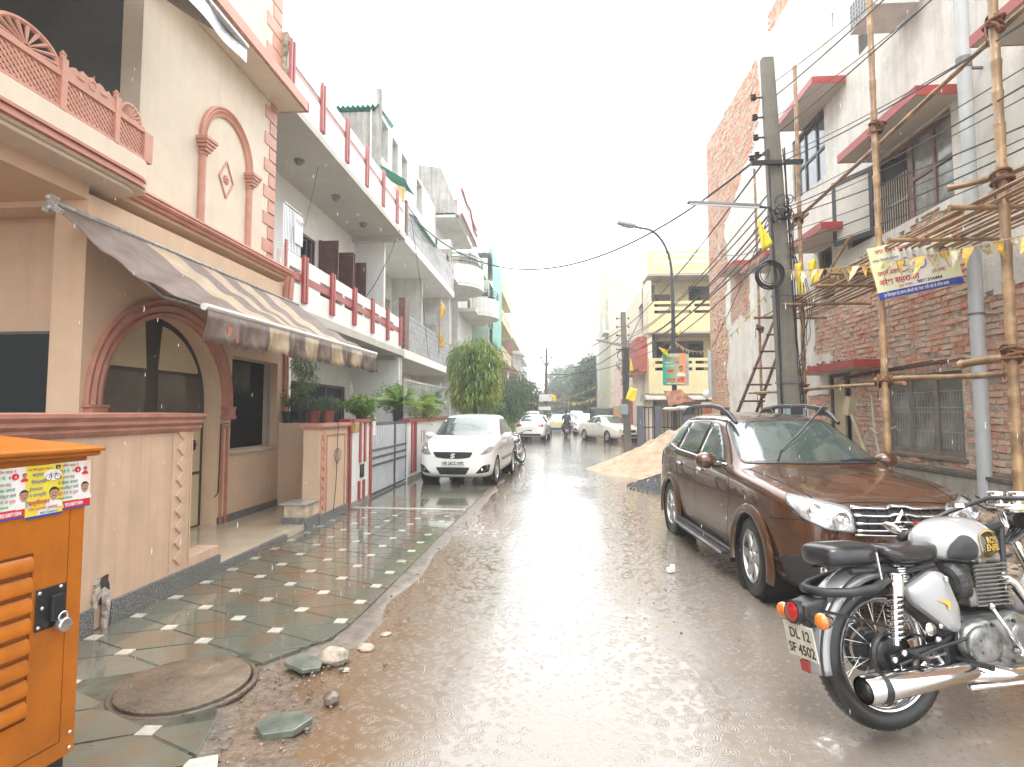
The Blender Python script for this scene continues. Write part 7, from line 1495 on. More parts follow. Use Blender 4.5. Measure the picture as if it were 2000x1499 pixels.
# engine
e_=bpy.data.objects.new('engine',None); COL.objects.link(e_); e_.parent=mb; ORG[e_.name]=Vector()
b=B(); b.cbox((.66,0,.37),(.42,.2,.24)); b.cbox((.60,0,.30),(.5,.16,.16)); b.build('crankcase',ENGD,e_,bevel=.03)
cv=rpoly([(.40,.42),(.50,.475),(.66,.47),(.74,.50),(.86,.45),(.88,.32),(.80,.25),(.55,.25),(.42,.31)],.05,5); puffed(cv,-.10,.055,'timing_cover',ENG,e_)
puffed([(.51+.105*math.cos(i*PI/12),.365+.085*math.sin(i*PI/12)) for i in range(24)],-.15,.025,'oval_cover',ENG,e_); puffed([(.74+.06*math.cos(i*PI/12),.385+.06*math.sin(i*PI/12)) for i in range(24)],-.15,.02,'round_cover',ENG,e_)
b=B()
for x,z in ((.47,.34),(.47,.39),(.57,.30),(.66,.29),(.80,.30),(.84,.40),(.70,.46),(.56,.45)): b.lathe([(.009,0),(.009,.01),(0,.012)],(x,-.165,z),(0,-1,0),n=8,cap=False)
b.build('cover_bolts',BLACKM,e_)
b=B()
for i in range(11): z=.52+i*.0185; b.cbox((.70+i*.001,0,z),(.24 if i<6 else .22,.21,.0075))
b.cbox((.70,0,.62),(.15,.15,.2)); b.build('cylinder_fins',ENG,e_,bevel=.002)
b=B(); b.cbox((.70,0,.735),(.20,.19,.05)); b.cbox((.66,-.09,.73),(.06,.03,.05)); b.build('rocker_box',ENG,e_,bevel=.015)
b=B(); b.lathe([(.085,-.04),(.09,0),(.085,.05),(.06,.07)],(.47,-.07,.64),(1,0,.1),n=20); b.cbox((.50,-.06,.64),(.13,.12,.17)); b.build('air_box',ENGD,e_,bevel=.03)
b=B(); b.tube([(.55,-.06,.60),(.62,-.04,.62)],.03,10); b.cbox((.57,-.07,.56),(.06,.06,.09)); b.build('carburettor',ENG,e_,bevel=.01)
b=B(); b.tube([(.57,-.175,.53),(.64,-.19,.41),(.70,-.19,.33)],.010,8); b.tube([(.69,-.16,.33),(.71,-.21,.32)],.016,8); b.ball((.57,-.175,.535),.016,8,6); b.build('kick_lever',CHROME,e_,smooth=True)
# exhaust
b=B(); b.tube([(-.24,-.17,.245),(-.22,-.17,.246),(-.02,-.165,.255),(.30,-.155,.262),(.42,-.15,.262)],[.055,.060,.058,.046,.038],24,cap=False); ex=b.build('silencer',CHROME,mb,smooth=True)
b=B(); b.tube([(-.265,-.17,.243),(-.17,-.17,.248)],[.048,.0635],24,cap=False); b.tube([(-.263,-.17,.243),(-.24,-.17,.244)],[.046,.03],24); b.build('silencer_tip',BLACKM,ex,smooth=True)
b=B(); b.tube([(.40,-.15,.25),(.62,-.16,.235),(.85,-.16,.23),(.96,-.14,.28),(.98,-.10,.42),(.90,-.06,.60),(.80,-.04,.66)],[.036,.036,.03,.024,.024,.024,.026],16); b.build('exhaust_pipe',CHROME,ex,smooth=True)
b=B(); b.tube([(.40,-.14,.19),(.75,-.15,.185),(.95,-.14,.19)],.014,8); b.build('crash_tube',CHROME,mb,smooth=True)
# frame, swing arm, shock absorbers
b=B()
for s in (1,-1): b.tube([(0,s*.09,.335),(.30,s*.09,.36),(.42,s*.07,.40)],.02,8); b.tube([(-.18,s*.12,.72),(.05,s*.115,.72),(.12,s*.1,.70),(.35,s*.09,.72)],.014,8); b.tube([(.05,s*.1,.71),(.35,s*.09,.42)],.013,8)
b.tube([(.35,0,.74),(.95,0,.88)],.025,8); b.tube([(.95,0,.88),(.86,0,.30)],.022,8); b.tube([(.36,0,.72),(.42,0,.25)],.02,8); b.build('frame',BLACKM,mb,smooth=40)
for s in (1,-1):
    b=B(); b.tube([(.01,s*.135,.40),(.055,s*.135,.70)],.016,10); b.lathe([(.034,-.0),(.036,.03),(.036,.085),(.03,.095)],(.047,s*.135,.61),(.045,0,.3),n=18); k=len(b.v); b.build('shock_body',CHROME,mb,smooth=40)
    b=B(); pts=[]
    for i in range(131): t=i/130; a=t*9*2*PI; c=Vector((.015,s*.135,.42)).lerp(Vector((.046,s*.135,.625)),t); pts.append((c.x+.029*math.cos(a),c.y+.029*math.sin(a),c.z))
    b.tube(pts,.0062,6); b.build('shock_spring',CHROME,mb,smooth=True)
b=B(); pts=[(.13+.024*math.cos(i*.5),-.10+.024*math.sin(i*.5),.655+i*.0009) for i in range(80)]; b.tube(pts,.005,5); b.build('seat_spring',CHROME,mb,smooth=True)
b=B(); b.tube([(-.34,-.11,.56),(-.1,-.115,.50),(.18,-.12,.42)],.007,6); b.tube([(.02,-.125,.31),(.26,-.14,.37),(.42,-.15,.40)],.008,6); b.build('stay_rod',BLACKM,mb)
b=B(); b.lathe([(.0,0),(.105,0),(.11,.02),(.1,.03)],(0,-.05,.335),(0,-1,0),n=28,cap=False); b.build('rear_brake_drum',ENGD,mb,smooth=40)
b=B(); b.torus((0,.09,.335),.10,.012,(0,1,0),32,6); b.build('sprocket',ENGD,mb)
b=B(); 
for x,z in ((0,.335),(.06,.36),(.30,.46),(.27,.40),(.43,.40)): b.lathe([(.016,0),(.014,.012),(0,.014)],(x,-.125,z),(0,-1,0),n=10,cap=False)
b.lathe([(.03,0),(.028,.01),(.0,.012)],(.205,-.15,.455),(0,-1,0),n=18,cap=False); b.build('chrome_caps',CHROME,mb,smooth=40)
b=B(); b.tube([(.40,-.10,.30),(.42,-.25,.30)],.014,8); b.build('foot_peg',RUBR,mb); b=B(); b.tube([(.10,-.12,.36),(.12,-.2,.34)],.012,8); b.build('foot_peg',RUBR,mb)
b=B(); b.tube([(-.05,-.12,.26),(.08,-.14,.27),(.18,-.14,.33),(.30,-.13,.34)],.006,6); b.tube([(.24,-.14,.33),(.30,-.15,.24),(.38,-.15,.23)],.011,6); b.build('brake_pedal',STEEL,mb)
b=B(); b.tube([(.45,.12,.30),(.42,.28,.0)],.012,8); b.build('side_stand',BLACKM,mb)
# tail: grab handle, lamp, indicators, plate
b=B(); b.tube([(-.10,-.13,.70),(-.18,-.14,.665),(-.30,-.13,.655),(-.38,-.07,.65),(-.40,0,.65),(-.38,.07,.65),(-.30,.13,.655),(-.10,.13,.70)],.021,10); b.build('grab_handle',RUBR,mb,smooth=True)
b=B(); b.tube([(-.14,-.135,.82),(-.135,-.14,.70)],.006,6); b.build('grab_strap',STEEL,mb)
b=B(); b.prism([(-.49,.60),(-.36,.63),(-.36,.54),(-.45,.50),(-.49,.55)],'y',-.06,.06); tl_=b.build('tail_bracket',BLACKM,mb,bevel=.01)
b=B(); b.lathe([(.05,0),(.052,.03),(.05,.045)],(-.47,0,.56),(-1,0,.1),n=24); b.build('tail_lamp_shell',BLACKM,tl_,smooth=40)
b=B(); b.lathe([(.042,0),(.03,.006),(0,.008)],(-.515,0,.565),(-1,0,.1),n=24,cap=False); b.build('tail_lamp_lens',REDL,tl_,smooth=True)
for s in (1,-1):
    b=B(); b.tube([(-.44,s*.04,.55),(-.44,s*.10,.545)],.009,6); b.lathe([(.0,-.05),(.02,-.045),(.032,-.02),(.036,.0)],(-.46,s*.125,.545),(-1,0,0),n=18,cap=False); i_=b.build('indicator',CHROME,tl_,smooth=True)
    b=B(); b.lathe([(.036,0),(.033,.015),(.018,.026),(0,.03)],(-.46,s*.125,.545),(-1,0,0),n=18,cap=False); b.build('indicator_lens',AMB,i_,smooth=True)
PM=frame((-.475,.095,.36),(0,-1,0),(-.12,0,1))
b=B(); b.box(0,.19,0,.15,-.003,.003); b.v=[tuple(PM@Vector(v)) for v in b.v]; np2=b.build('number_plate',M('old_plate',(.55,.53,.44),.5,var=.15,vs=20),mb,bevel=.004)
for tx,x,y,sz in (('DL 12',.035,.086,.062),('SF 4502',.012,.018,.062)): lettering(tx,sz,PBK,PM@Matrix.Translation((x,y,.0035)),np2,sx=.85,off=.0012)
b=B(); b.box(.07,.12,-.055,-.005,-.003,.006); b.v=[tuple(PM@Vector(v)) for v in b.v]; b.build('reflector',REDL,mb)
# fork, headlamp and handlebar
b=B()
for s in (1,-1): b.tube([(1.37,s*.085,.335),(1.22,s*.085,.66),(1.08,s*.085,.95)],[.03,.026,.022],12)
b.build('fork',CHROME,mb,smooth=True)
b=B(); b.ball((1.20,0,.89),(.10,.10,.10),16,12); b.build('headlamp_shell',BLACKM,mb,smooth=True)
b=B(); b.cbox((1.04,0,.96),(.10,.16,.04)); b.lathe([(.045,0),(.045,.06),(.04,.065)],(1.05,-.05,.98),n=18); b.lathe([(.045,0),(.045,.06),(.04,.065)],(1.05,.06,.98),n=18); b.build('instruments',CHROME,mb,smooth=40)
MI=(Matrix.Translation((1.69,3.13,.02))@Matrix.Rotation(R(17),4,'Z')@Matrix.Rotation(R(-7),4,'X')@Matrix.Scale(1.1,4)).inverted()
hb=[tuple(MI@Vector(v)) for v in ((2.01,3.55,.88),(2.12,3.57,.935),(2.32,3.6,1.03),(2.48,3.5,1.13),(2.56,3.42,1.14),(2.66,3.36,1.15),(2.78,3.30,1.22),(2.82,3.16,1.25),(2.78,3.02,1.23))]; MPW=MI@Vector((1.93,3.47,.96))
_old=[(.70,-.42,1.00),(.82,-.39,1.03),(.92,-.30,1.075),(.99,-.16,1.06),(1.03,-.08,1.0),(1.05,.0,.995),(1.07,.10,1.0),(1.10,.22,1.07),(1.08,.32,1.09),(1.02,.40,1.07)]
b=B(); b.tube(hb,.012,10); hbo=b.build('handlebar',BLACKM,mb,smooth=True)
b=B(); b.tube([hb[0],hb[1]],.018,12); b.tube([hb[-1],hb[-2]],.018,12); b.build('grip',RUBR,hbo,smooth=True)
sbp=Vector(hb[1]); b=B(); b.cbox(sbp,(.05,.06,.045)); b.tube([sbp,sbp+Vector((.02,.03,-.04)),Vector(hb[0])+Vector((.03,.06,-.03))],.006,6); b.build('switch_block',BLACKM,hbo,bevel=.008)
b=B(); b.cbox(sbp+Vector((0,-.01,.03)),(.02,.02,.016)); b.build('red_switch',M('red_switch',(.6,.02,.02),.4),hbo)
b=B(); b.tube([sbp,sbp+Vector((-.03,.05,.03)),MPW],.006,6); b.build('mirror_stem',BLACKM,hbo); b=B(); b.ball(MPW,(.02,.055,.024),16,10,Matrix.Rotation(.35,3,'X')); b.build('mirror',CHROME,hbo,smooth=True)
b=B(); rn=random.Random(2)
for k in range(7): y=-.06+.02*k; b.tube([(1.03,y*4,1.02),(1.12+.02*k,y*2,.98-.02*k),(1.12,y,.86),(.98,y*.4,.78)],.005,5)
b.build('cables',BLACKM,mb)
for o_ in mb.children_recursive:      # tail unit sits close behind the mudguard
    if o_.name.split('.')[0] in ('tail_bracket','tail_lamp_shell','tail_lamp_lens','indicator','indicator_lens','number_plate','reflector','grab_handle','grab_strap') or (o_.name.startswith('lettering') and o_.parent.name.startswith('number_plate')): o_.data.transform(Matrix.Translation((.065,0,-.02)))
TM=Matrix.Translation((.37,0,.71))@Matrix.Diagonal((.80,1,.96,1))@Matrix.Translation((-.37,0,-.76))
for o_ in [tk]+list(tk.children_recursive): o_.data.transform(TM)
SQ=Matrix.Translation((-.045,0,0))@Matrix.Diagonal((.93,1,1,1))
for o_ in mb.children_recursive:
    if o_.type=='MESH' and not o_.parent.name.startswith('wheel') and sum(v.co.x for v in o_.data.vertices)/len(o_.data.vertices)>.02 and o_.name.split('.')[0] not in ('handlebar','grip','switch_block','red_switch','mirror_stem','mirror','rider_seat'): o_.data.transform(SQ)
BL=(1.69,3.13,.02)
place(mb,BL,R(17),1.1,R(-7))
# a yellow sack beyond the handlebar
b=B(); b.ball((2.95,3.35,.62),(.22,.18,.30),16,12); b.v=[(x+.05*noise.noise(Vector((x*9,y*9,z*9))),y+.04*noise.noise(Vector((y*9,z*9,3))),z+.06*noise.noise(Vector((x*8,z*7,5)))) for x,y,z in b.v]; one(b,'yellow_sack',M('yellow_plastic_sack',(.62,.46,.10),.5,var=.3,vs=6,bmp=.4,bs=12),'crumpled yellow sack behind the handlebar of the silver motorcycle','sack',smooth=True)
m2=copy_tree(mb,None,'dark motorcycle parked close behind the white hatchback on the left'); place(m2,(-1.13,16.9,0),R(84),.95,R(-6))
m3=copy_tree(mb,None,'motorcycle being ridden away down the middle of the wet street'); place(m3,(.88,37.6,0),R(92),1.0)
# ---------------------------------------------------------------- rider
def skinfig(name,mat,verts,edges,radii,parent=None,root=0):
    me=bpy.data.meshes.new(name); me.from_pydata(verts,edges,[]); o=bpy.data.objects.new(name,me); COL.objects.link(o)
    sk=o.modifiers.new('skin','SKIN'); 
    for i,v in enumerate(me.skin_vertices[0].data): v.radius=(radii[i],radii[i]); v.use_root=(i==root)
    s=o.modifiers.new('sub','SUBSURF'); s.levels=1; s.render_levels=2; m=evalmesh(o); bpy.data.objects.remove(o)
    m.materials.clear(); m.materials.append(mat); m.shade_smooth(); o=bpy.data.objects.new(name,m); COL.objects.link(o); ORG[o.name]=Vector()
    if parent: o.parent=parent
    return o
# local: facing +x, seat at z .8
RV=[(0,0,.90),(.04,0,1.12),(.08,0,1.33),(.10,0,1.45),(.12,0,1.53),(.08,.19,1.38),(.22,.27,1.15),(.48,.24,1.10),(.08,-.19,1.38),(.22,-.27,1.15),(.48,-.24,1.10),(.02,.12,.88),(.36,.19,.80),(.22,.2,.40),(.34,.2,.33),(.02,-.12,.88),(.36,-.19,.80),(.22,-.2,.40),(.34,-.2,.33)]
RE_=[(0,1),(1,2),(2,3),(3,4),(2,5),(5,6),(6,7),(2,8),(8,9),(9,10),(0,11),(11,12),(12,13),(13,14),(0,15),(15,16),(16,17),(17,18)]
RR=[.17,.16,.17,.07,.06,.085,.06,.045,.085,.06,.045,.11,.085,.06,.05,.11,.085,.06,.05]
ps_=skinfig('person',M('dark_rain_jacket',(.03,.033,.035),.6,var=.3),RV,RE_,RR); tag(ps_,'person in dark clothes and cap riding a motorcycle away down the street','person')
b=B(); b.ball((.13,0,1.64),(.10,.085,.125),16,12); b.ball((.23,0,1.62),(.02,.018,.025),8,6); 
for s in (1,-1): b.ball((.12,s*.086,1.63),(.02,.012,.03),8,6)
h_=b.build('head',M('skin_brown',(.25,.13,.08),.5,var=.1),ps_,smooth=True)
b=B(); b.ball((.115,0,1.675),(.112,.1,.105),16,10); b.build('cap',M('black_cap',(.02,.02,.022),.6),ps_,smooth=True)
for s in (1,-1):
    b=B(); 
    for k in range(5): b.tube([(.50,s*.24-.03+.015*k,1.10),(.56,s*.24-.03+.015*k,1.09),(.57,s*.24-.03+.015*k,1.06)],.009,5)
    b.tube([(.49,s*.22,1.10),(.53,s*.2,1.08)],.011,5); b.build('hand',M('skin_brown'),ps_,smooth=True)
place(ps_,(.88,37.75,-.02),R(92),1.0)
b=B(); 
for s in (1,-1): b.ball((.88+s*.24,37.45,.62),(.12,.2,.2),12,8)
one(b,'saddle_bags',BPL,'pair of dark bags hanging at the tail of the ridden motorcycle','bag',smooth=True)
# ================================================================ plants
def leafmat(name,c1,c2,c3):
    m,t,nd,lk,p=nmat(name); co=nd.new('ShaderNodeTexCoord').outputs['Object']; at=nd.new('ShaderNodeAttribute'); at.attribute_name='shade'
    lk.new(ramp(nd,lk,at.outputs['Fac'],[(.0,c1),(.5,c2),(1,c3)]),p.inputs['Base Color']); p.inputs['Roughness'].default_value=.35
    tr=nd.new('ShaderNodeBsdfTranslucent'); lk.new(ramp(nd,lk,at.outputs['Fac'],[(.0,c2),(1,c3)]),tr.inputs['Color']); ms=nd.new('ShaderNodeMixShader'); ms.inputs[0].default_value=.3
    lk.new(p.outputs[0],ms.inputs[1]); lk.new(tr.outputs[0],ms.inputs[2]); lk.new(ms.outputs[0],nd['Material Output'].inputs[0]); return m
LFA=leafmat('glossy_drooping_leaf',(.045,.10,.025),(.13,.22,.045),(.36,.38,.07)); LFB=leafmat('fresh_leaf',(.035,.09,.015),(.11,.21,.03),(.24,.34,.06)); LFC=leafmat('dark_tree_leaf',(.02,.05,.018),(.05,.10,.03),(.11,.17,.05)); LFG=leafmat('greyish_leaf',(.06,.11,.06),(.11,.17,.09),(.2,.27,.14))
def leafcloud(name,blobs,n,ll,lw,droop,mat,parent,seed,clump=.5,out=.6):
    rn=random.Random(seed); V=[];F=[];S=[]; tot=sum(b_[3]*b_[4]*b_[5] for b_ in blobs)
    for (cx,cy,cz,rx,ry,rz) in blobs:
        k=int(n*rx*ry*rz/tot)
        for i in range(k):
            while True:
                d=Vector((rn.gauss(0,1),rn.gauss(0,1),rn.gauss(0,1)))
                if d.length>.1: break
            d.normalize(); q=rn.random()**(1/(1+3*out)); c_=noise.noise(d*2.3+Vector((seed,cx,cz)))*.28+noise.noise(d*5+Vector((cx,seed,1)))*.16
            p=Vector((cx+d.x*rx*q*(1+c_),cy+d.y*ry*q*(1+c_),cz+d.z*rz*q*(1+c_)))
            g=noise.noise(p*clump*3+Vector((seed,0,0)))
            if g<-.22 and rn.random()<.75: continue
            t=Vector((d.x+rn.gauss(0,.5),d.y+rn.gauss(0,.5),d.z*.5+rn.gauss(0,.5)-droop*2)).normalized(); u=t.cross(Vector((rn.gauss(0,1),rn.gauss(0,1),rn.gauss(0,.4)))).normalized()
            l=ll*rn.uniform(.6,1.25); w=lw*rn.uniform(.7,1.2); k0=len(V); nn=t.cross(u)*l*.12
            V+=[p,p+t*l*.5+u*w/2+nn,p+t*l+Vector((0,0,-droop*l*.25)),p+t*l*.5-u*w/2+nn]; F.append((k0,k0+1,k0+2,k0+3))
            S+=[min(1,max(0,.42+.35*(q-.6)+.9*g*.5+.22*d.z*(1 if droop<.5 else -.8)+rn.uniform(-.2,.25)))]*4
    b=B(); b.add(V,F); o=b.build(name,mat,parent); a=o.data.attributes.new('shade','FLOAT','POINT')
    a.data.foreach_set('value',S); return o
BARK=M('tree_bark',(.11,.085,.06),.8,var=.3,vs=8,bmp=.6,bs=25,bd=.02)
def trunk(parent,base,top,r0,r1,limbs=()):
    b=B(); a=Vector(base);c=Vector(top); b.tube([a,a.lerp(c,.35)+Vector((.03,0,0)),a.lerp(c,.7)-Vector((.03,.02,0)),c],[r0,r0*.8,(r0+r1)/2,r1],8)
    for l in limbs: b.tube([a.lerp(c,l[0]),a.lerp(c,l[0]).lerp(Vector(l[1]),.5)+Vector((0,0,.08)),l[1]],[r1,r1*.7,r1*.3],6)
    return b.build('trunk',BARK,parent,smooth=True)
def tree(label,base,h,blobs,n,ll,lw,droop,mat,seed,r=.12,name='tree',group=None,cat='tree'):
    t=thing(name,label,cat,base,group=group); top=(base[0],base[1],max(b_[2] for b_ in blobs)); trunk(t,base,top,r,r*.4,[(.6,(b_[0],b_[1],b_[2])) for b_ in blobs[:5]]); leafcloud('crown',blobs,n,ll,lw,droop,mat,t,seed); return t
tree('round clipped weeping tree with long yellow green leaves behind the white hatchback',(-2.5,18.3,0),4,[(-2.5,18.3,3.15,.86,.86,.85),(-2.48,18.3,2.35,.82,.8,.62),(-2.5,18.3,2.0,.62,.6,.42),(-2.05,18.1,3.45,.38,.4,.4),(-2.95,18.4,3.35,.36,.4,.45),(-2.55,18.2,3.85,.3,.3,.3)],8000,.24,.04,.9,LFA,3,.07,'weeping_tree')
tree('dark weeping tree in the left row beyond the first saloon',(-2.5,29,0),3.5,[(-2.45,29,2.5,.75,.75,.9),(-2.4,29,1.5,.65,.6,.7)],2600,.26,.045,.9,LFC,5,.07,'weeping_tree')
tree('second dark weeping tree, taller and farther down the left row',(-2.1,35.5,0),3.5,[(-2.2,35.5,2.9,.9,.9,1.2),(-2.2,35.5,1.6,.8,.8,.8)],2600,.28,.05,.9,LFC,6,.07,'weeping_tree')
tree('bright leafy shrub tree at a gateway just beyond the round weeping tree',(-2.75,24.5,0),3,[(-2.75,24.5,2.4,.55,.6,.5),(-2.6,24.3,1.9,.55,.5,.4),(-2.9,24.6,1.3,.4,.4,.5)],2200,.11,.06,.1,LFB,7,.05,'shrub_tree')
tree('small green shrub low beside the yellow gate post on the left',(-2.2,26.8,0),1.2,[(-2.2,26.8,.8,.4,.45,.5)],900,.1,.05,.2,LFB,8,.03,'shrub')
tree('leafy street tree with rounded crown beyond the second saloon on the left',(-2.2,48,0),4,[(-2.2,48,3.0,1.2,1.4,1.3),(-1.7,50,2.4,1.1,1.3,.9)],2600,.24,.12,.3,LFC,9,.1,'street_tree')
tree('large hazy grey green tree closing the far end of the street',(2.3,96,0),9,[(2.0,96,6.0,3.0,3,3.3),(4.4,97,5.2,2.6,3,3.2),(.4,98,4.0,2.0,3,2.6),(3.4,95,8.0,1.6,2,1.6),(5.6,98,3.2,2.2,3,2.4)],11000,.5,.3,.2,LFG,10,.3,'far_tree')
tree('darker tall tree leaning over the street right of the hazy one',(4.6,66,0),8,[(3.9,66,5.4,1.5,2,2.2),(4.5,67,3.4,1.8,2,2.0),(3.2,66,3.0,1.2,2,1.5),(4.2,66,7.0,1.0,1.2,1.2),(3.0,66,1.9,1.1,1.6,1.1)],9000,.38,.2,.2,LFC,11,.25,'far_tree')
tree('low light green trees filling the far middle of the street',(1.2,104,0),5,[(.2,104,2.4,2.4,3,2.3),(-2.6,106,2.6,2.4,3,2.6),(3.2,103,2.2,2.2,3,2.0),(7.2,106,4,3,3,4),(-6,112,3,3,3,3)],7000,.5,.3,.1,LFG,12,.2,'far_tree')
POT1=M('red_clay_pot',(.30,.09,.06),.6,var=.2); POT2=M('black_plastic_pot',(.03,.03,.03),.4,var=.2)
def pot(x,y,z,r,h,pm,t): b=B(); b.lathe([(.0,.0),(r*.72,.0),(r*.95,h*.9),(r*1.06,h*.9),(r*1.06,h),(r*.95,h),(r*.9,h*.88),(.0,h*.85)],(x,y,z),n=20,cap=False); return b.build('pot',pm,t,smooth=40)
def potted(label,x,y,z,r,h,pm,blobs,n,ll,lw,droop,mat,seed,stem=True):
    t=thing('potted_plant',label,'plant',(x,y,z)); pot(x,y,z,r,h,pm,t)
    b=B(); top=blobs[0]; 
    for k in range(3): b.tube([(x,y,z+h*.8),(x+(k-1)*.02,y,z+h+(top[2]-z-h)*.5),(top[0]+(k-1)*.06,top[1],top[2])],.007,5)
    b.build('stem',BARK,t); leafcloud('foliage',blobs,n,ll,lw,droop,mat,t,seed); return t
potted('thin leggy plant in a black pot, leftmost on the tan wall top',-4.33,9.15,1.44,.1,.19,POT2,[(-4.33,9.15,1.9,.11,.11,.16)],120,.08,.035,.1,LFB,21)
potted('tall bare stemmed plant in a black pot, second on the tan wall top',-4.13,9.15,1.44,.1,.19,POT2,[(-4.1,9.15,1.95,.08,.08,.2)],60,.07,.03,.2,LFG,22)
potted('sparse dry plant in the red clay pot nearest the black pots',-3.90,9.15,1.44,.105,.2,POT1,[(-3.9,9.15,1.78,.16,.14,.12)],160,.1,.02,.2,LFG,23)
potted('sparse dry plant in the right hand red clay pot by the pier',-3.66,9.15,1.44,.105,.2,POT1,[(-3.66,9.15,1.76,.18,.14,.11)],190,.1,.02,.2,LFG,24)
potted('dense round green bush on top of the white wall beside the gate',-3.4,9.95,1.5,.1,.14,POT2,[(-3.4,9.95,1.74,.26,.3,.18),(-3.34,10.2,1.55,.1,.14,.18)],900,.07,.045,.2,LFB,25)
t=thing('hanging_plant','trailing fern hanging from the ceiling near the salmon pilaster','plant',(-4.35,9.75,2.2)); leafcloud('foliage',[(-4.35,9.75,2.45,.2,.2,.2),(-4.3,9.8,2.2,.16,.14,.2)],700,.1,.015,.8,LFG,t,26); b=B(); b.tube([(-4.35,9.75,2.5),(-4.35,9.75,3.3)],.004,4); b.build('cord',BLACKM,t)
def palm(label,x,y,z,n,L,seed,mat,potm=None,name='palm_plant'):
    t=thing(name,label,'plant',(x,y,z)); rn=random.Random(seed); V=[];F=[];S=[]; b2=B()
    for k in range(n):
        a=2*PI*k/n+rn.uniform(-.3,.3); el=rn.uniform(.8,1.45); l=L*rn.uniform(.7,1.15); pts=[]
        for i in range(13): s=i/12; pts.append(Vector((x+math.cos(a)*l*s*math.cos(el)*(1+.3*s),y+math.sin(a)*l*s*math.cos(el)*(1+.3*s),z+l*(s*math.sin(el)-.62*s*s*(1.3-el*.5)))))
        b2.tube(pts,[.008*(1-i/14) for i in range(13)],5); sh=rn.uniform(.2,.9)
        for i in range(3,25):
            f=i/2; p=pts[int(f)].lerp(pts[min(12,int(f)+1)],f-int(f)); tg=(pts[min(12,int(f)+1)]-pts[int(f)-1]).normalized(); sd=tg.cross(Vector((0,0,1))).normalized(); ll=l*.30*math.sin(PI*min(1,(f+.8)/13.2))
            for s in (1,-1):
                d=(sd*s+tg*.7+Vector((0,0,-.35+rn.uniform(-.1,.1)))).normalized(); k0=len(V); w=tg*.016; V+=[p-w,p+w,p+d*ll+Vector((0,0,-ll*.2))]; F.append((k0,k0+1,k0+2)); S+=[min(1,sh+rn.uniform(-.1,.2))]*3
    b2.build('stem',M('green_stem',(.12,.17,.05),.5),t); b=B(); b.add(V,F); o=b.build('fronds',mat,t); at=o.data.attributes.new('shade','FLOAT','POINT'); at.data.foreach_set('value',S)
    if potm: pot(x,y,z-.3,.13,.3,potm,t)
    return t
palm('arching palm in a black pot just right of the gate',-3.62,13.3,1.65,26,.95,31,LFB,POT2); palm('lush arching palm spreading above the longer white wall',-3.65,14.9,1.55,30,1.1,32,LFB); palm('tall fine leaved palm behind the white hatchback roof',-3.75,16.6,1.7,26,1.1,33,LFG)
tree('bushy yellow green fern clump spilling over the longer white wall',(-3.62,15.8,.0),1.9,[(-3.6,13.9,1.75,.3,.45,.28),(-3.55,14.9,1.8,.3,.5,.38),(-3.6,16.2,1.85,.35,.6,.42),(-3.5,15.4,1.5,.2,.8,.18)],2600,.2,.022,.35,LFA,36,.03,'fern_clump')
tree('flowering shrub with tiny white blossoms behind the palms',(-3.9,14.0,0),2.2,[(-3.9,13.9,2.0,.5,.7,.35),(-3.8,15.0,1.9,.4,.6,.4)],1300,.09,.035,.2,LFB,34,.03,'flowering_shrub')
b=B(); b.lathe([(.0,0),(.05,0),(.05,.15),(.02,.21),(.02,.24),(.0,.24)],(-3.52,9.75,1.88),n=14); b.tube([(-3.52,9.75,1.5),(-3.52,9.75,1.9)],.008,5); one(b,'plastic_bottle',M('clear_plastic_bottle',(.6,.6,.58),.15,alpha=.6),'upturned clear plastic bottle on a stick above the round bush','bottle',smooth=True)
b=B(); b.cbox((1.18,6.0,.03),(.07,.05,.04),Matrix.Rotation(.6,3,'Z')); b.cbox((1.2,6.02,.05),(.04,.05,.03),Matrix.Rotation(.9,3,'X')); one(b,'paper_scrap',ws,'crumpled white paper scrap on the wet road left of the brown SUV','litter')
# ================================================================ falling rain
rd=B(); rn=random.Random(90)
for i in range(2600):
    y=rn.uniform(1.9,15); x=rn.uniform(-.9,.9)*min(4.3,y*.95)-.15; z=rn.uniform(.15,6.2); r=rn.uniform(.0011,.0018); h=rn.uniform(.007,.014); k=len(rd.v)
    rd.add([(x,y,z-h),(x+r,y,z),(x,y+r,z),(x-r,y,z),(x,y-r,z),(x,y,z+h*1.5)],[(0,2,1),(0,3,2),(0,4,3),(0,1,4),(5,1,2),(5,2,3),(5,3,4),(5,4,1)])
tag(rd.build('raindrops',M('rain_water',(.85,.87,.88),.15,var=0,alpha=.6)),'fine raindrops falling over the near street','rain',kind='stuff')
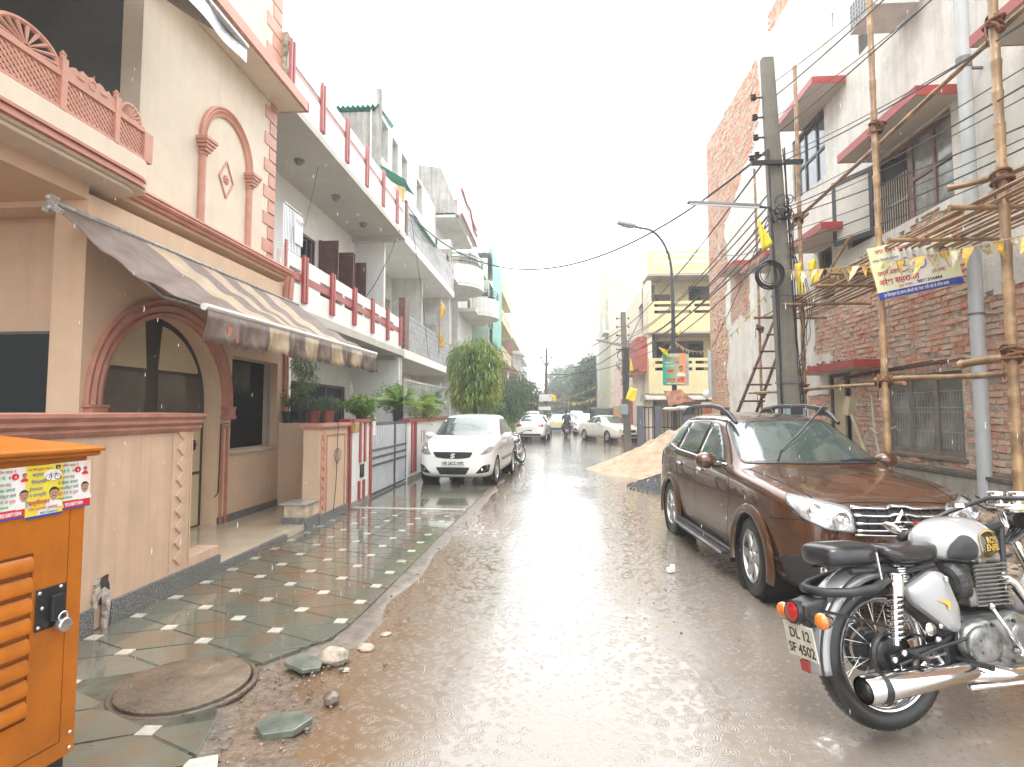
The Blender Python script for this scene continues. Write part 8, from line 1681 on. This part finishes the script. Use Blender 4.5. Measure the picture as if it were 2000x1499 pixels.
# ================================================================ haze of the rain
hb_=B(); hb_.box(-60,60,-30,170,-1.2,22); hz=hb_.build('haze',None); m=bpy.data.materials.new('rain_haze'); m.use_nodes=True; n_=m.node_tree.nodes; n_.remove(n_['Principled BSDF']); pv=n_.new('ShaderNodeVolumePrincipled'); pv.inputs['Color'].default_value=(.95,.97,1,1); pv.inputs['Density'].default_value=.0036; pv.inputs['Anisotropy'].default_value=.2
m.node_tree.links.new(pv.outputs[0],n_['Material Output'].inputs['Volume']); hz.data.materials.append(m); tag(hz,'pale rain haze filling the street','haze',kind='stuff')

# ================================================================ every separate piece of a part is a part of its own
def split_loose(o):
    me=o.data; n=len(me.vertices); par=list(range(n))
    def fd_(a):
        while par[a]!=a: par[a]=par[par[a]]; a=par[a]
        return a
    seen={}
    for v in me.vertices:
        k=(round(v.co.x,4),round(v.co.y,4),round(v.co.z,4))
        if k in seen: par[fd_(v.index)]=fd_(seen[k])
        else: seen[k]=v.index
    for e in me.edges: a,c=fd_(e.vertices[0]),fd_(e.vertices[1]); par[a]=c
    comp={}
    for p in me.polygons: comp.setdefault(fd_(p.vertices[0]),[]).append(p)
    if len(comp)<2 or len(comp)>70: return
    base=o.name.split('.')[0]; first=True
    for k,ps in comp.items():
        idx={}; V=[];F=[]
        for p in ps:
            f=[]
            for vi_ in p.vertices:
                if vi_ not in idx: idx[vi_]=len(V); V.append(me.vertices[vi_].co.copy())
                f.append(idx[vi_])
            F.append(f)
        m_=bpy.data.meshes.new(base); m_.from_pydata(V,[],F)
        for mt in me.materials: m_.materials.append(mt)
        if ps[0].use_smooth: m_.shade_smooth()
        if first: o.data=m_; first=False
        else:
            c=o.copy(); c.data=m_; COL.objects.link(c)
for o in list(bpy.data.objects):
    if o.type=='MESH' and o.parent and o.name.split('.')[0] in ('cream_panel','smoked_glass','shutter','gate_post','floor_slab','panel_trim','arch_corbel','granite_skirting','bolt','jamb_trim','lifting_boss','balcony_door','folding_arm','verandah_post','letter_slot','parapet_end','beam','cross_band','instruments','chrome_caps','saddle_bags','flag','grip','bars_'): split_loose(o)
